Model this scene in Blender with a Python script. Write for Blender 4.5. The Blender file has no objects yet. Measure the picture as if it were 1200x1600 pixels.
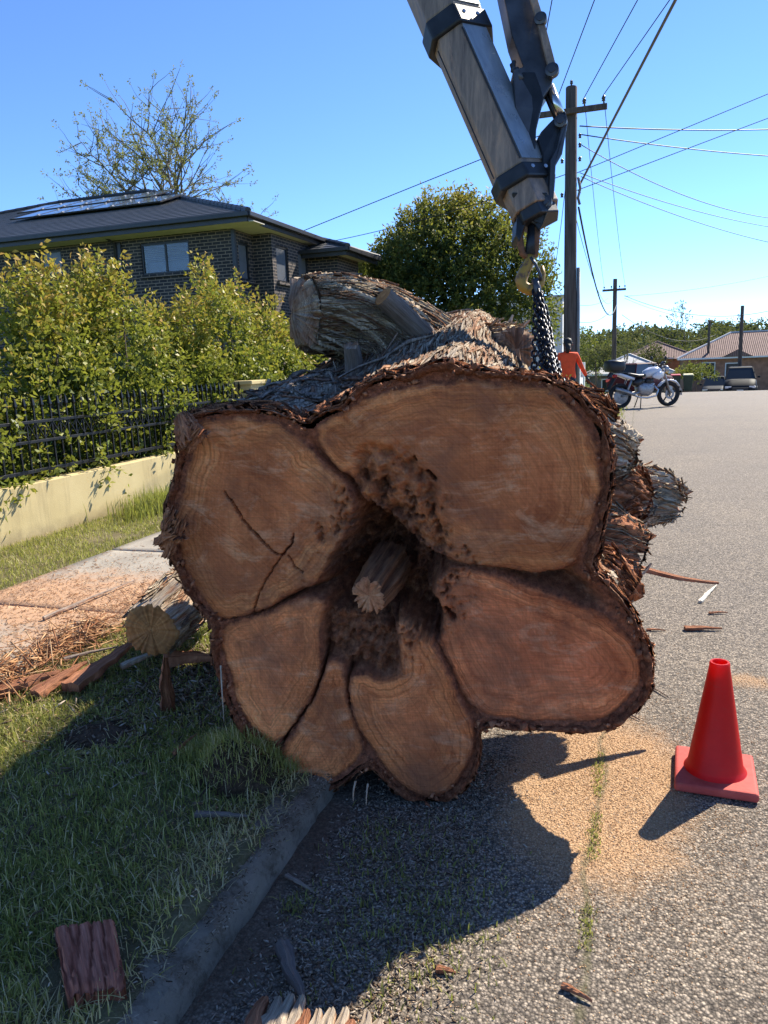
import bpy, math, random
import numpy as np
from mathutils import Vector, Matrix

random.seed(7)
RNG = np.random.default_rng(11)
SC = bpy.context.scene
COL = SC.collection
R_ = math.radians
PI = math.pi

# ------------------------------------------------------------------ camera
cam_data = bpy.data.cameras.new('camera')
cam_data.sensor_fit = 'VERTICAL'
cam_data.sensor_height = 32.0
cam_data.lens = 24.0
cam_data.clip_start = 0.05
cam_data.clip_end = 3000
cam = bpy.data.objects.new('camera', cam_data)
COL.objects.link(cam)
_yaw, _pitch, _roll = R_(18.529), R_(10.942), R_(2.3)
_f = Vector((-math.sin(_yaw) * math.cos(_pitch), math.cos(_yaw) * math.cos(_pitch), -math.sin(_pitch)))
_r = Vector((math.cos(_yaw), math.sin(_yaw), 0))
_u = _r.cross(_f)
_R = _r * math.cos(_roll) - _u * math.sin(_roll)
_U = _u * math.cos(_roll) + _r * math.sin(_roll)
cam.matrix_world = Matrix(((_R.x, _U.x, -_f.x, 0), (_R.y, _U.y, -_f.y, 0), (_R.z, _U.z, -_f.z, 1.6), (0, 0, 0, 1)))
SC.camera = cam

# ------------------------------------------------------------------ sky, sun, exposure
SUN_AZ, SUN_EL = R_(29.0), R_(43.0)          # azimuth from +Y (the street) towards +X
world = bpy.data.worlds.new('World')
SC.world = world
world.use_nodes = True
_nt = world.node_tree
_nt.nodes.clear()
_o = _nt.nodes.new('ShaderNodeOutputWorld')
_b = _nt.nodes.new('ShaderNodeBackground')
_s = _nt.nodes.new('ShaderNodeTexSky')
_s.sky_type = 'NISHITA'
_s.sun_disc = False
_s.sun_elevation = SUN_EL
_s.sun_rotation = SUN_AZ
_s.altitude = 60
_s.air_density = 0.6
_s.dust_density = 0.0
_s.ozone_density = 9.0
_b.inputs['Strength'].default_value = 0.145
_nt.links.new(_s.outputs[0], _b.inputs[0])
_nt.links.new(_b.outputs[0], _o.inputs[0])
sun_d = bpy.data.lights.new('sun', 'SUN')
sun_d.energy = 5.0
sun_d.angle = R_(0.53)
sun_d.color = (1.0, 0.92, 0.78)
sun = bpy.data.objects.new('sun', sun_d)
COL.objects.link(sun)
_sd = Vector((math.sin(SUN_AZ) * math.cos(SUN_EL), math.cos(SUN_AZ) * math.cos(SUN_EL), math.sin(SUN_EL)))
sun.rotation_euler = _sd.to_track_quat('Z', 'Y').to_euler()
sun.location = (6, 12, 14)
SC.view_settings.view_transform = 'Standard'
SC.view_settings.look = 'None'
SC.view_settings.gamma = 1.0
SC.view_settings.exposure = 1.04
SC.view_settings.use_curve_mapping = False
SC.cycles.max_bounces = 7
SC.cycles.diffuse_bounces = 4
SC.cycles.glossy_bounces = 2
SC.cycles.transmission_bounces = 4
SC.cycles.transparent_max_bounces = 4
SC.cycles.caustics_reflective = False
SC.cycles.caustics_refractive = False
SC.cycles.sample_clamp_indirect = 6.0

# ------------------------------------------------------------------ noise (numpy gradient noise)
_perm = np.random.default_rng(5).permutation(256)
_perm = np.concatenate([_perm, _perm, _perm])
_grad = np.random.default_rng(6).normal(size=(256, 3))
_grad /= np.linalg.norm(_grad, axis=1)[:, None]


def pn(x, y, z=0.0):
    """gradient noise about -1..1"""
    x, y, z = np.broadcast_arrays(np.asarray(x, float), np.asarray(y, float), np.asarray(z, float))
    xi, yi, zi = np.floor(x).astype(int), np.floor(y).astype(int), np.floor(z).astype(int)
    xf, yf, zf = x - xi, y - yi, z - zi
    u, v, w = (t * t * t * (t * (t * 6 - 15) + 10) for t in (xf, yf, zf))
    out = 0
    for dx in (0, 1):
        for dy in (0, 1):
            for dz in (0, 1):
                g = _grad[_perm[_perm[_perm[(xi + dx) & 255] + ((yi + dy) & 255)] + ((zi + dz) & 255)] & 255]
                d = g[..., 0] * (xf - dx) + g[..., 1] * (yf - dy) + g[..., 2] * (zf - dz)
                out = out + d * (u if dx else 1 - u) * (v if dy else 1 - v) * (w if dz else 1 - w)
    return out * 1.6


def fbm(x, y, z=0.0, o=4):
    s, a = 0, 1.0
    for _ in range(o):
        s = s + a * pn(x, y, z)
        x, y, z, a = np.asarray(x) * 2.03 + 7.1, np.asarray(y) * 2.03 + 3.3, np.asarray(z) * 2.03 + 1.7, a * 0.5
    return s / 1.6


def sstep(a, b, x):
    t = np.clip((np.asarray(x, float) - a) / (b - a), 0, 1)
    return t * t * (3 - 2 * t)


# ------------------------------------------------------------------ mesh helpers
def link(name, me, m=None, parent=None, smooth=False):
    o = bpy.data.objects.new(name, me)
    COL.objects.link(o)
    if m is not None and len(me.materials) == 0:
        me.materials.append(m)
    if parent is not None:
        o.parent = parent
    if smooth:
        me.polygons.foreach_set('use_smooth', np.ones(len(me.polygons), bool))
    return o


def np_mesh(name, V, Fc, attrs=None):
    """V (n,3); Fc (m,k) all the same size; attrs: {name: (n,) or (n,3)} point attributes"""
    V = np.ascontiguousarray(V, np.float32)
    Fc = np.ascontiguousarray(Fc, np.int32)
    me = bpy.data.meshes.new(name)
    me.vertices.add(len(V))
    me.vertices.foreach_set('co', V.ravel())
    m, k = Fc.shape
    me.loops.add(m * k)
    me.loops.foreach_set('vertex_index', Fc.ravel())
    me.polygons.add(m)
    me.polygons.foreach_set('loop_start', np.arange(0, m * k, k, dtype=np.int32))
    me.polygons.foreach_set('loop_total', np.full(m, k, np.int32))
    me.update(calc_edges=True)
    for n, a in (attrs or {}).items():
        a = np.ascontiguousarray(a, np.float32)
        if a.ndim == 1:
            at = me.attributes.new(n, 'FLOAT', 'POINT')
            at.data.foreach_set('value', a)
        else:
            at = me.attributes.new(n, 'FLOAT_VECTOR', 'POINT')
            at.data.foreach_set('vector', a.ravel())
    return me


def grid_faces(nu, nv, wrap=False):
    i = np.arange(nu - 1)[:, None]
    j = np.arange(nv if wrap else nv - 1)[None, :]
    a = i * nv + j
    b = i * nv + (j + 1) % nv
    return np.stack([a, b, b + nv, a + nv], -1).reshape(-1, 4)


class MB:
    """collects simple shapes, then links them as ONE mesh object"""

    def __init__(s):
        s.v, s.f = [], []

    def add(s, v, f):
        b = len(s.v)
        s.v += [tuple(p) for p in v]
        s.f += [tuple(b + i for i in q) for q in f]
        return s

    def box(s, c, d, rz=0.0, M=None):
        x, y, z = d[0] / 2, d[1] / 2, d[2] / 2
        P = [(-x, -y, -z), (x, -y, -z), (x, y, -z), (-x, y, -z), (-x, -y, z), (x, -y, z), (x, y, z), (-x, y, z)]
        m = Matrix.Rotation(rz, 3, 'Z') if M is None else M
        return s.add([Vector(c) + m @ Vector(p) for p in P],
                     [(0, 3, 2, 1), (4, 5, 6, 7), (0, 1, 5, 4), (1, 2, 6, 5), (2, 3, 7, 6), (3, 0, 4, 7)])

    def bar(s, p, q, w, h, up=(0, 0, 1)):
        p, q = Vector(p), Vector(q)
        d = (q - p)
        L = d.length
        d.normalize()
        x = d.cross(Vector(up))
        if x.length < 1e-4:
            x = d.cross(Vector((1, 0, 0)))
        x.normalize()
        z = x.cross(d)
        M = Matrix((x, d, z)).transposed()
        return s.box((p + q) / 2, (w, L, h), M=M)

    def tube(s, path, r, n=8, caps=True):
        P = [Vector(p) for p in path]
        rr = r if hasattr(r, '__len__') else [r] * len(P)
        b = len(s.v)
        ref = None
        for i, p in enumerate(P):
            t = (P[min(i + 1, len(P) - 1)] - P[max(i - 1, 0)]).normalized()
            if ref is None:
                ref = Vector((0, 0, 1)) if abs(t.z) < 0.9 else Vector((1, 0, 0))
            x = t.cross(ref).normalized()
            ref = x.cross(t)
            for k in range(n):
                a = 2 * PI * k / n
                s.v.append(tuple(p + (x * math.cos(a) + ref * math.sin(a)) * rr[i]))
        for i in range(len(P) - 1):
            for k in range(n):
                k2 = (k + 1) % n
                s.f.append((b + i * n + k, b + i * n + k2, b + (i + 1) * n + k2, b + (i + 1) * n + k))
        if caps:
            s.f.append(tuple(b + k for k in reversed(range(n))))
            s.f.append(tuple(b + (len(P) - 1) * n + k for k in range(n)))
        return s

    def lathe(s, prof, n=24, c=(0, 0, 0), axis='Z'):
        """prof: (r, h) list"""
        b = len(s.v)
        for r, h in prof:
            for k in range(n):
                a = 2 * PI * k / n
                x, y = r * math.cos(a), r * math.sin(a)
                p = {'Z': (x, y, h), 'Y': (x, h, y), 'X': (h, x, y)}[axis]
                s.v.append((c[0] + p[0], c[1] + p[1], c[2] + p[2]))
        for i in range(len(prof) - 1):
            for k in range(n):
                k2 = (k + 1) % n
                s.f.append((b + i * n + k, b + i * n + k2, b + (i + 1) * n + k2, b + (i + 1) * n + k))
        return s

    def prism(s, poly, a, bvec):
        """poly: 3D points of one side; extruded by bvec"""
        P = [Vector(p) + Vector(a) for p in poly]
        n = len(P)
        b = len(s.v)
        s.v += [tuple(p) for p in P] + [tuple(p + Vector(bvec)) for p in P]
        s.f += [tuple(b + i for i in reversed(range(n))), tuple(b + n + i for i in range(n))]
        s.f += [(b + i, b + (i + 1) % n, b + n + (i + 1) % n, b + n + i) for i in range(n)]
        return s

    def build(s, name, m=None, parent=None, smooth=False, bevel=0.0, seg=2):
        me = bpy.data.meshes.new(name)
        me.from_pydata(s.v, [], s.f)
        me.validate()
        import bmesh
        bm = bmesh.new()
        bm.from_mesh(me)
        bmesh.ops.recalc_face_normals(bm, faces=bm.faces)
        bm.to_mesh(me)
        bm.free()
        o = link(name, me, m, parent, smooth)
        if bevel:
            md = o.modifiers.new('bevel', 'BEVEL')
            md.width = bevel
            md.segments = seg
            md.limit_method = 'ANGLE'
        return o


def tag(o, label=None, cat=None, group=None, kind=None):
    if label:
        o['label'] = label
    if cat:
        o['category'] = cat
    if group:
        o['group'] = group
    if kind:
        o['kind'] = kind
    return o


def thing(name, label, cat, loc=(0, 0, 0), group=None, rz=0.0):
    o = bpy.data.objects.new(name, None)
    COL.objects.link(o)
    o.empty_display_size = 0.1
    o.location = loc
    o.rotation_euler = (0, 0, rz)
    return tag(o, label, cat, group)


def copy_tree(o, parent=None):
    c = o.copy()
    COL.objects.link(c)
    if parent is not None:
        c.parent = parent
    for ch in list(o.children):
        copy_tree(ch, c)
    return c


def setshade(o, ang=35):
    """smooth shading with sharp edges above an angle"""
    me = o.data
    me.polygons.foreach_set('use_smooth', np.ones(len(me.polygons), bool))
    me.set_sharp_from_angle(angle=R_(ang))
    return o


# ------------------------------------------------------------------ material helpers
class NM:
    def __init__(s, name, rough=0.7, metal=0.0, spec=0.4):
        s.m = bpy.data.materials.new(name)
        s.m.use_nodes = True
        s.t = s.m.node_tree
        s.p = s.t.nodes['Principled BSDF']
        s.out = s.t.nodes['Material Output']
        s.p.inputs['Roughness'].default_value = rough
        s.p.inputs['Metallic'].default_value = metal
        s.p.inputs['Specular IOR Level'].default_value = spec

    def n(s, typ, **kw):
        nd = s.t.nodes.new('ShaderNode' + typ)
        for k, v in kw.items():
            if k in nd.inputs.keys():
                s.set(nd, k, v)
            else:
                setattr(nd, k, v)
        return nd

    def set(s, nd, k, v):
        i = nd.inputs[k]
        if hasattr(v, 'is_output') or isinstance(v, bpy.types.NodeSocket):
            s.t.links.new(v, i)
        elif isinstance(v, (tuple, list)) and len(v) == 3 and i.type == 'RGBA':
            i.default_value = (*v, 1)
        else:
            i.default_value = v

    def geo(s):
        return s.n('NewGeometry').outputs['Position']

    def obj(s):
        return s.n('TexCoord').outputs['Object']

    def attr(s, name, vec=False):
        a = s.n('Attribute', attribute_name=name)
        return a.outputs['Vector' if vec else 'Fac']

    def scale(s, v, sc):
        m = s.n('Mapping')
        s.set(m, 'Vector', v)
        m.inputs['Scale'].default_value = sc if hasattr(sc, '__len__') else (sc, sc, sc)
        return m.outputs[0]

    def noise(s, v, sc=5.0, det=3.0, rough=0.55, dist=0.0):
        return s.n('TexNoise', Vector=v, Scale=sc, Detail=det, Roughness=rough, Distortion=dist).outputs['Fac']

    def voro(s, v, sc=5.0, out='Distance', feature='F1'):
        nd = s.n('TexVoronoi', feature=feature)
        s.set(nd, 'Vector', v)
        s.set(nd, 'Scale', sc)
        return nd.outputs[out]

    def ramp(s, f, *stops, interp='LINEAR'):
        nd = s.n('ValToRGB')
        s.set(nd, 'Fac', f)
        cr = nd.color_ramp
        cr.interpolation = interp
        while len(cr.elements) < len(stops):
            cr.elements.new(0.5)
        for e, (p, c) in zip(cr.elements, stops):
            e.position = p
            e.color = (*c, 1) if hasattr(c, '__len__') else (c, c, c, 1)
        return nd.outputs[0]

    def math(s, op, a, b=0.0, c=0.0, clamp=False):
        nd = s.n('Math', operation=op, use_clamp=clamp)
        for i, v in enumerate((a, b, c)):
            if isinstance(v, bpy.types.NodeSocket):
                s.t.links.new(v, nd.inputs[i])
            else:
                nd.inputs[i].default_value = v
        return nd.outputs[0]

    def mix(s, f, a, b, blend='MIX'):
        nd = s.n('Mix', data_type='RGBA', blend_type=blend)
        for k, v in ((0, f), (6, a), (7, b)):
            i = nd.inputs[k]
            if isinstance(v, bpy.types.NodeSocket):
                s.t.links.new(v, i)
            elif hasattr(v, '__len__'):
                i.default_value = (*v, 1)
            else:
                i.default_value = v
        return nd.outputs[2]

    def col(s, v):
        s.set(s.p, 'Base Color', v)
        return s

    def rough(s, v):
        s.set(s.p, 'Roughness', v)
        return s

    def bump(s, h, strength=0.5, dist=0.01, prev=None):
        b = s.n('Bump')
        s.set(b, 'Height', h)
        b.inputs['Strength'].default_value = strength
        b.inputs['Distance'].default_value = dist
        if prev is not None:
            s.set(b, 'Normal', prev)
        s.set(s.p, 'Normal', b.outputs[0])
        return b.outputs[0]

    def translucent(s, colour, fac=0.35):
        tr = s.n('BsdfTranslucent')
        s.set(tr, 'Color', colour)
        mx = s.n('MixShader')
        mx.inputs[0].default_value = fac
        s.t.links.new(s.p.outputs[0], mx.inputs[1])
        s.t.links.new(tr.outputs[0], mx.inputs[2])
        s.t.links.new(mx.outputs[0], s.out.inputs[0])
        return s


def plain(name, c, rough=0.6, metal=0.0, var=0.25, sc=6.0, bump=0.15, bsc=40.0, spec=0.4, coat=0.0):
    """a painted / cast surface with mottling and fine relief"""
    k = NM(name, rough, metal, spec)
    v = k.obj()
    f = k.noise(v, sc, 4)
    lo = tuple(x * (1 - var) for x in c)
    hi = tuple(min(1, x * (1 + var)) for x in c)
    k.col(k.ramp(f, (0.3, lo), (0.7, hi)))
    if bump:
        k.bump(k.noise(v, bsc, 3), bump, 0.004)
    if coat:
        k.p.inputs['Coat Weight'].default_value = coat
        k.p.inputs['Coat Roughness'].default_value = 0.08
    return k.m


def zroad(y):
    """height of the street: level in front, a slight rise, then falling away"""
    y = np.asarray(y, float)
    up = 0.2 * sstep(6, 19, y)
    dn = np.where(y > 19, 0.0012 * np.minimum(y - 19, 42) ** 2 + 0.0714 * np.maximum(y - 61, 0) * 0.25, 0)
    return up - dn

# ================================================================== ground, road, kerb, path
def sheet(name, xs, ys, zf, m, parent=None, kind='structure', smooth=True):
    X, Y = np.meshgrid(np.asarray(xs, float), np.asarray(ys, float))
    Z = zf(X, Y)
    V = np.stack([X, Y, Z], -1).reshape(-1, 3)
    me = np_mesh(name, V, grid_faces(len(ys), len(xs)))
    o = link(name, me, m, parent, smooth)
    if kind:
        o['kind'] = kind
    return o


# --- chip seal road
k = NM('chip_seal', 0.85, 0, 0.3)
g = k.geo()
v1 = k.n('TexVoronoi', Vector=g, Scale=118.0)
v2 = k.n('TexVoronoi', Vector=g, Scale=240.0)
bw = k.n('SeparateColor')
k.set(bw, 'Color', v1.outputs['Color'])
stone = k.ramp(bw.outputs[0], (0.0, (0.10, 0.08, 0.062)), (0.35, (0.19, 0.158, 0.125)), (0.7, (0.29, 0.242, 0.19)), (1.0, (0.48, 0.40, 0.31)))
pit = k.ramp(v1.outputs['Distance'], (0.3, 1.0), (0.75, 0.32))
c = k.mix(1.0, stone, pit, 'MULTIPLY')
big = k.ramp(k.noise(g, 0.7, 5, 0.6), (0.3, (0.82, 0.82, 0.84)), (0.7, (1.12, 1.09, 1.04)))
c = k.mix(1.0, c, big, 'MULTIPLY')
sep = k.n('SeparateXYZ', Vector=g)
X_, Y_ = sep.outputs[0], sep.outputs[1]
# far along the street the seal colour turns paler
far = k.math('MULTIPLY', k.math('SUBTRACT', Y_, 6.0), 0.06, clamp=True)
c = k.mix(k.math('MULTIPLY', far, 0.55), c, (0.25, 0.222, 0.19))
# saw dust lying on the seal round the felling cut
def blob(cx, cy, rx, ry):
    a = k.math('DIVIDE', k.math('SUBTRACT', X_, cx), rx)
    b = k.math('DIVIDE', k.math('SUBTRACT', Y_, cy), ry)
    d = k.math('ADD', k.math('MULTIPLY', a, a), k.math('MULTIPLY', b, b))
    return k.math('SUBTRACT', 1.0, d, clamp=True)
d1 = k.math('ADD', k.math('MULTIPLY', blob(-0.14, 2.8, 0.42, 0.75), 0.85), k.math('ADD', k.math('MULTIPLY', blob(0.55, 3.9, 0.2, 0.16), 0.7), k.math('MULTIPLY', blob(0.05, 2.5, 1.1, 1.4), 0.36)))
d1 = k.math('ADD', d1, k.math('MULTIPLY', blob(0.2, 4.7, 0.5, 0.7), 0.3))
dn = k.math('ADD', k.math('MULTIPLY', k.noise(g, 90, 4, 0.75), 0.8), k.math('MULTIPLY', k.noise(g, 5, 6, 0.7, 0.8), 0.75))
dm = k.ramp(k.math('ADD', k.math('MULTIPLY', d1, 0.62), k.math('MULTIPLY', dn, 0.62)), (0.72, 0.0), (0.98, 1.0))
dustc = k.ramp(k.noise(g, 220, 3, 0.7), (0.3, (0.36, 0.18, 0.08)), (0.55, (0.56, 0.34, 0.17)), (0.8, (0.72, 0.52, 0.31)))
c = k.mix(k.math('MULTIPLY', dm, 0.8), c, k.mix(0.45, dustc, pit, 'MULTIPLY'))
# gutter silt and leaf litter along the kerb
gm = k.math('ADD', k.math('MULTIPLY', k.math('SUBTRACT', -0.62, X_), 1.7), k.math('MULTIPLY', k.math('SUBTRACT', k.noise(g, 4, 5, 0.65), 0.5), 1.5), clamp=True)
silt = k.ramp(k.noise(g, 60, 5, 0.75), (0.3, (0.05, 0.034, 0.022)), (0.55, (0.13, 0.09, 0.06)), (0.78, (0.32, 0.24, 0.165)))
c = k.mix(k.ramp(gm, (0.35, 0.0), (0.7, 0.9)), c, silt)
# the overgrown seal joint
jx = k.math('ABSOLUTE', k.math('SUBTRACT', k.math('ADD', X_, k.math('MULTIPLY', k.noise(g, 3, 2), 0.10)), -0.062))
jm = k.ramp(k.math('ADD', k.math('MULTIPLY', jx, 22.0), k.noise(g, 30, 4)), (0.55, 1.0), (0.85, 0.0))
c = k.mix(k.math('MULTIPLY', jm, 0.7), c, (0.10, 0.09, 0.045))
# faint transverse patches farther up
k.col(c)
hgt = k.math('ADD', k.math('MULTIPLY', k.math('SUBTRACT', 1.0, v1.outputs['Distance']), 1.0), k.math('MULTIPLY', v2.outputs['Distance'], -0.35))
k.bump(hgt, 0.75, 0.005)
M_road = k.m

# --- grassy soil under the blades
k = NM('verge_soil', 0.95, 0, 0.2)
g = k.geo()
f = k.noise(g, 6, 6, 0.65)
c = k.ramp(f, (0.3, (0.08, 0.056, 0.036)), (0.5, (0.12, 0.105, 0.05)), (0.7, (0.2, 0.16, 0.09)))
c = k.mix(k.ramp(k.noise(g, 80, 3, 0.7), (0.45, 0.0), (0.75, 0.6)), c, (0.26, 0.2, 0.12))
k.col(c)
k.bump(k.noise(g, 70, 5, 0.7), 0.8, 0.012)
M_soil = k.m

k = NM('far_lawn', 0.95, 0, 0.2)
g = k.geo()
c = k.ramp(k.noise(g, 1.2, 6, 0.65), (0.3, (0.07, 0.11, 0.02)), (0.7, (0.14, 0.2, 0.035)))
c = k.mix(k.ramp(k.noise(g, 40, 3), (0.4, 0.0), (0.8, 0.5)), c, (0.24, 0.24, 0.08))
k.col(c)
k.bump(k.noise(g, 60, 4, 0.7), 0.8, 0.03)
M_lawn = k.m

# --- concrete
k = NM('path_concrete', 0.9, 0, 0.25)
g = k.geo()
c = k.ramp(k.noise(g, 3.0, 6, 0.6), (0.3, (0.27, 0.24, 0.2)), (0.7, (0.4, 0.36, 0.3)))
c = k.mix(k.ramp(k.noise(g, 130, 3, 0.7), (0.42, 0.35), (0.6, 0.0)), c, (0.17, 0.15, 0.125))
sep = k.n('SeparateXYZ', Vector=g)
sdm = k.math('ADD', k.math('MULTIPLY', k.noise(g, 5, 5, 0.7), 1.0), k.math('MULTIPLY', k.noise(g, 60, 3, 0.7), 0.4))
yb = k.math('SUBTRACT', 1.0, k.math('ABSOLUTE', k.math('MULTIPLY', k.math('SUBTRACT', sep.outputs[1], 4.0), 0.75)), clamp=True)
sm = k.ramp(k.math('MULTIPLY', sdm, k.math('ADD', yb, 0.25)), (0.38, 0.0), (0.68, 0.92))
c = k.mix(sm, c, k.ramp(k.noise(g, 150, 3, 0.7), (0.35, (0.34, 0.18, 0.10)), (0.7, (0.55, 0.36, 0.22))))
k.col(c)
k.bump(k.noise(g, 110, 4, 0.7), 0.35, 0.006)
M_path = k.m

k = NM('kerb_concrete', 0.85, 0, 0.3)
g = k.geo()
c = k.ramp(k.noise(g, 5.0, 6, 0.65), (0.3, (0.19, 0.158, 0.122)), (0.7, (0.36, 0.30, 0.235)))
c = k.mix(k.ramp(k.noise(g, 11, 6, 0.75), (0.46, 0.0), (0.66, 0.9)), c, (0.09, 0.06, 0.038))
c = k.mix(k.ramp(k.noise(g, 150, 3, 0.7), (0.55, 0.0), (0.75, 0.5)), c, (0.3, 0.28, 0.25))
c = k.mix(k.ramp(k.noise(g, 28, 6, 0.75, 0.5), (0.54, 0.0), (0.68, 0.75)), c, (0.085, 0.058, 0.038))
k.col(c)
k.bump(k.noise(g, 55, 6, 0.8), 1.0, 0.016)
M_kerb = k.m


def zverge(x, y):
    near = 1 - sstep(9, 14, y)
    return zroad(y) + 0.075 + near * (0.022 * fbm(np.asarray(x) * 2.2, np.asarray(y) * 2.2, 3.3, 3) + 0.008 * pn(np.asarray(x) * 9, np.asarray(y) * 9, 1.1)) - 0.012 * sstep(-1.4, -1.15, x) + near * (0.026 + 0.035 * pn(np.asarray(x) * 5, np.asarray(y) * 4, 7.7)) * sstep(-1.32, -1.2, x) - 0.09 * sstep(-1.15 + 0.03 * pn(np.asarray(y) * 3.1, 0.3, 2.0), -1.08, x)


ys_long = np.concatenate([np.arange(-6, 8, 0.5), np.arange(8, 64, 1.0)])
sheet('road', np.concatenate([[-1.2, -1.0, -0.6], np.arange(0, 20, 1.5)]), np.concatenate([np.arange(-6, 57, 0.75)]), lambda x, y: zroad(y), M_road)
# the wide ground sheet reaching to the horizon, rising to the wooded ridge
def zground(x, y):
    d = np.hypot(x, y)
    base = zroad(np.clip(y, -30, 90)) - 0.06
    base = np.where(x > 19.5, base - 0.0, base)
    ridge = 5.6 * sstep(85, 170, y) * (0.85 + 0.15 * np.sin(x * 0.02)) + 2.0 * fbm(x * 0.02, y * 0.02, 0.3, 3) * sstep(80, 150, y)
    return base + ridge


sheet('ground', np.concatenate([[-1500, -700, -350], np.arange(-200, 201, 12.5), [350, 700, 1500]]),
      np.concatenate([[-600, -200, -60], np.arange(-30, 60, 5.0), np.arange(60, 200, 7), [260, 400, 800, 2000]]), zground, M_lawn)
sheet('verge', np.arange(-5.5, -1.05, 0.05), np.concatenate([np.arange(0.2, 12, 0.06)]), zverge, M_soil)
sheet('lawn', np.arange(-8, -1.2, 0.6), np.concatenate([np.arange(11.94, 47, 0.8)]), lambda x, y: zverge(x, y), M_lawn)

# kerb: lengths of cast concrete with a rolled face
kerb = bpy.data.objects.new('kerb', None)
COL.objects.link(kerb)
kerb['kind'] = 'structure'
prof = [(-1.215, -0.05), (-1.215, 0.078), (-1.205, 0.088), (-1.12, 0.086), (-1.095, 0.074), (-1.078, 0.046), (-1.068, 0.012), (-1.06, -0.05)]
y0 = -3.0
for i in range(26):
    L = 2.1 if y0 < 12 else 3.0
    n = 60 if y0 < 6 else 9
    V = []
    for j in range(n):
        yy = y0 + 0.006 + (L - 0.012) * j / (n - 1)
        for (px, pz) in prof:
            w = 0.010 * float(pn(yy * 3, px * 9, 0.2)) + (0.009 * float(pn(yy * 11, px * 30, 4))) + 0.005 * float(pn(yy * 27, px * 50, 8))
            V.append((px + w, yy, pz + float(zroad(yy)) + w * 0.7))
    F = [tuple(q) for q in grid_faces(n, len(prof))]
    mb = MB().add(V, F)
    mb.f.append(tuple(range(len(prof))))
    mb.f.append(tuple((n - 1) * len(prof) + t for t in reversed(range(len(prof)))))
    o = mb.build('kerb_stone', M_kerb, kerb)
    setshade(o, 40)
    y0 += L
    if y0 > 46:
        break

# footpath of cast slabs
fp = bpy.data.objects.new('footpath', None)
COL.objects.link(fp)
fp['kind'] = 'structure'
yy = -0.6
for i in range(28):
    L = 1.5
    x0, x1 = -4.33, -3.02
    xs = np.concatenate([[x0, x0 + 0.012], np.linspace(x0 + 0.1, x1 - 0.1, 9), [x1 - 0.012, x1]])
    yv = np.concatenate([[yy + 0.005, yy + 0.018], np.linspace(yy + 0.1, yy + L - 0.1, 9), [yy + L - 0.018, yy + L - 0.005]])
    X, Y = np.meshgrid(xs, yv)
    tilt = random.uniform(-0.004, 0.004)
    edge = np.minimum(np.minimum(X - x0, x1 - X), np.minimum(Y - yy - 0.005, yy + L - 0.005 - Y))
    Z = zroad(Y) + 0.112 + tilt * (X - x0) + 0.003 * pn(X * 3, Y * 3, 2.0) - np.where(edge < 0.006, 0.03, 0) - np.where((edge >= 0.006) & (edge < 0.03), 0.002, 0)
    me = np_mesh('slab', np.stack([X, Y, Z], -1).reshape(-1, 3), grid_faces(len(yv), len(xs)))
    link('slab', me, M_path, fp, True)
    yy += L
# driveway across the far verge
drv = sheet('driveway', np.linspace(-5.4, -1.3, 6), np.linspace(26.3, 28.6, 4), lambda x, y: zverge(x, y) + 0.03, M_path)

# ================================================================== the felled trunk
FO = np.array([-0.86, 2.462, 0.0])
ES = np.array([0.9874, 0.158, 0.0])
EN = np.array([0.158, -0.9874, 0.0])        # out of the cut, towards the street end


def fpt(s, t, out=0.0):
    s, t, out = np.broadcast_arrays(np.asarray(s, float), np.asarray(t, float), np.asarray(out, float))
    return FO + s[..., None] * ES + t[..., None] * np.array([0, 0, 1.0]) + out[..., None] * EN


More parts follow.
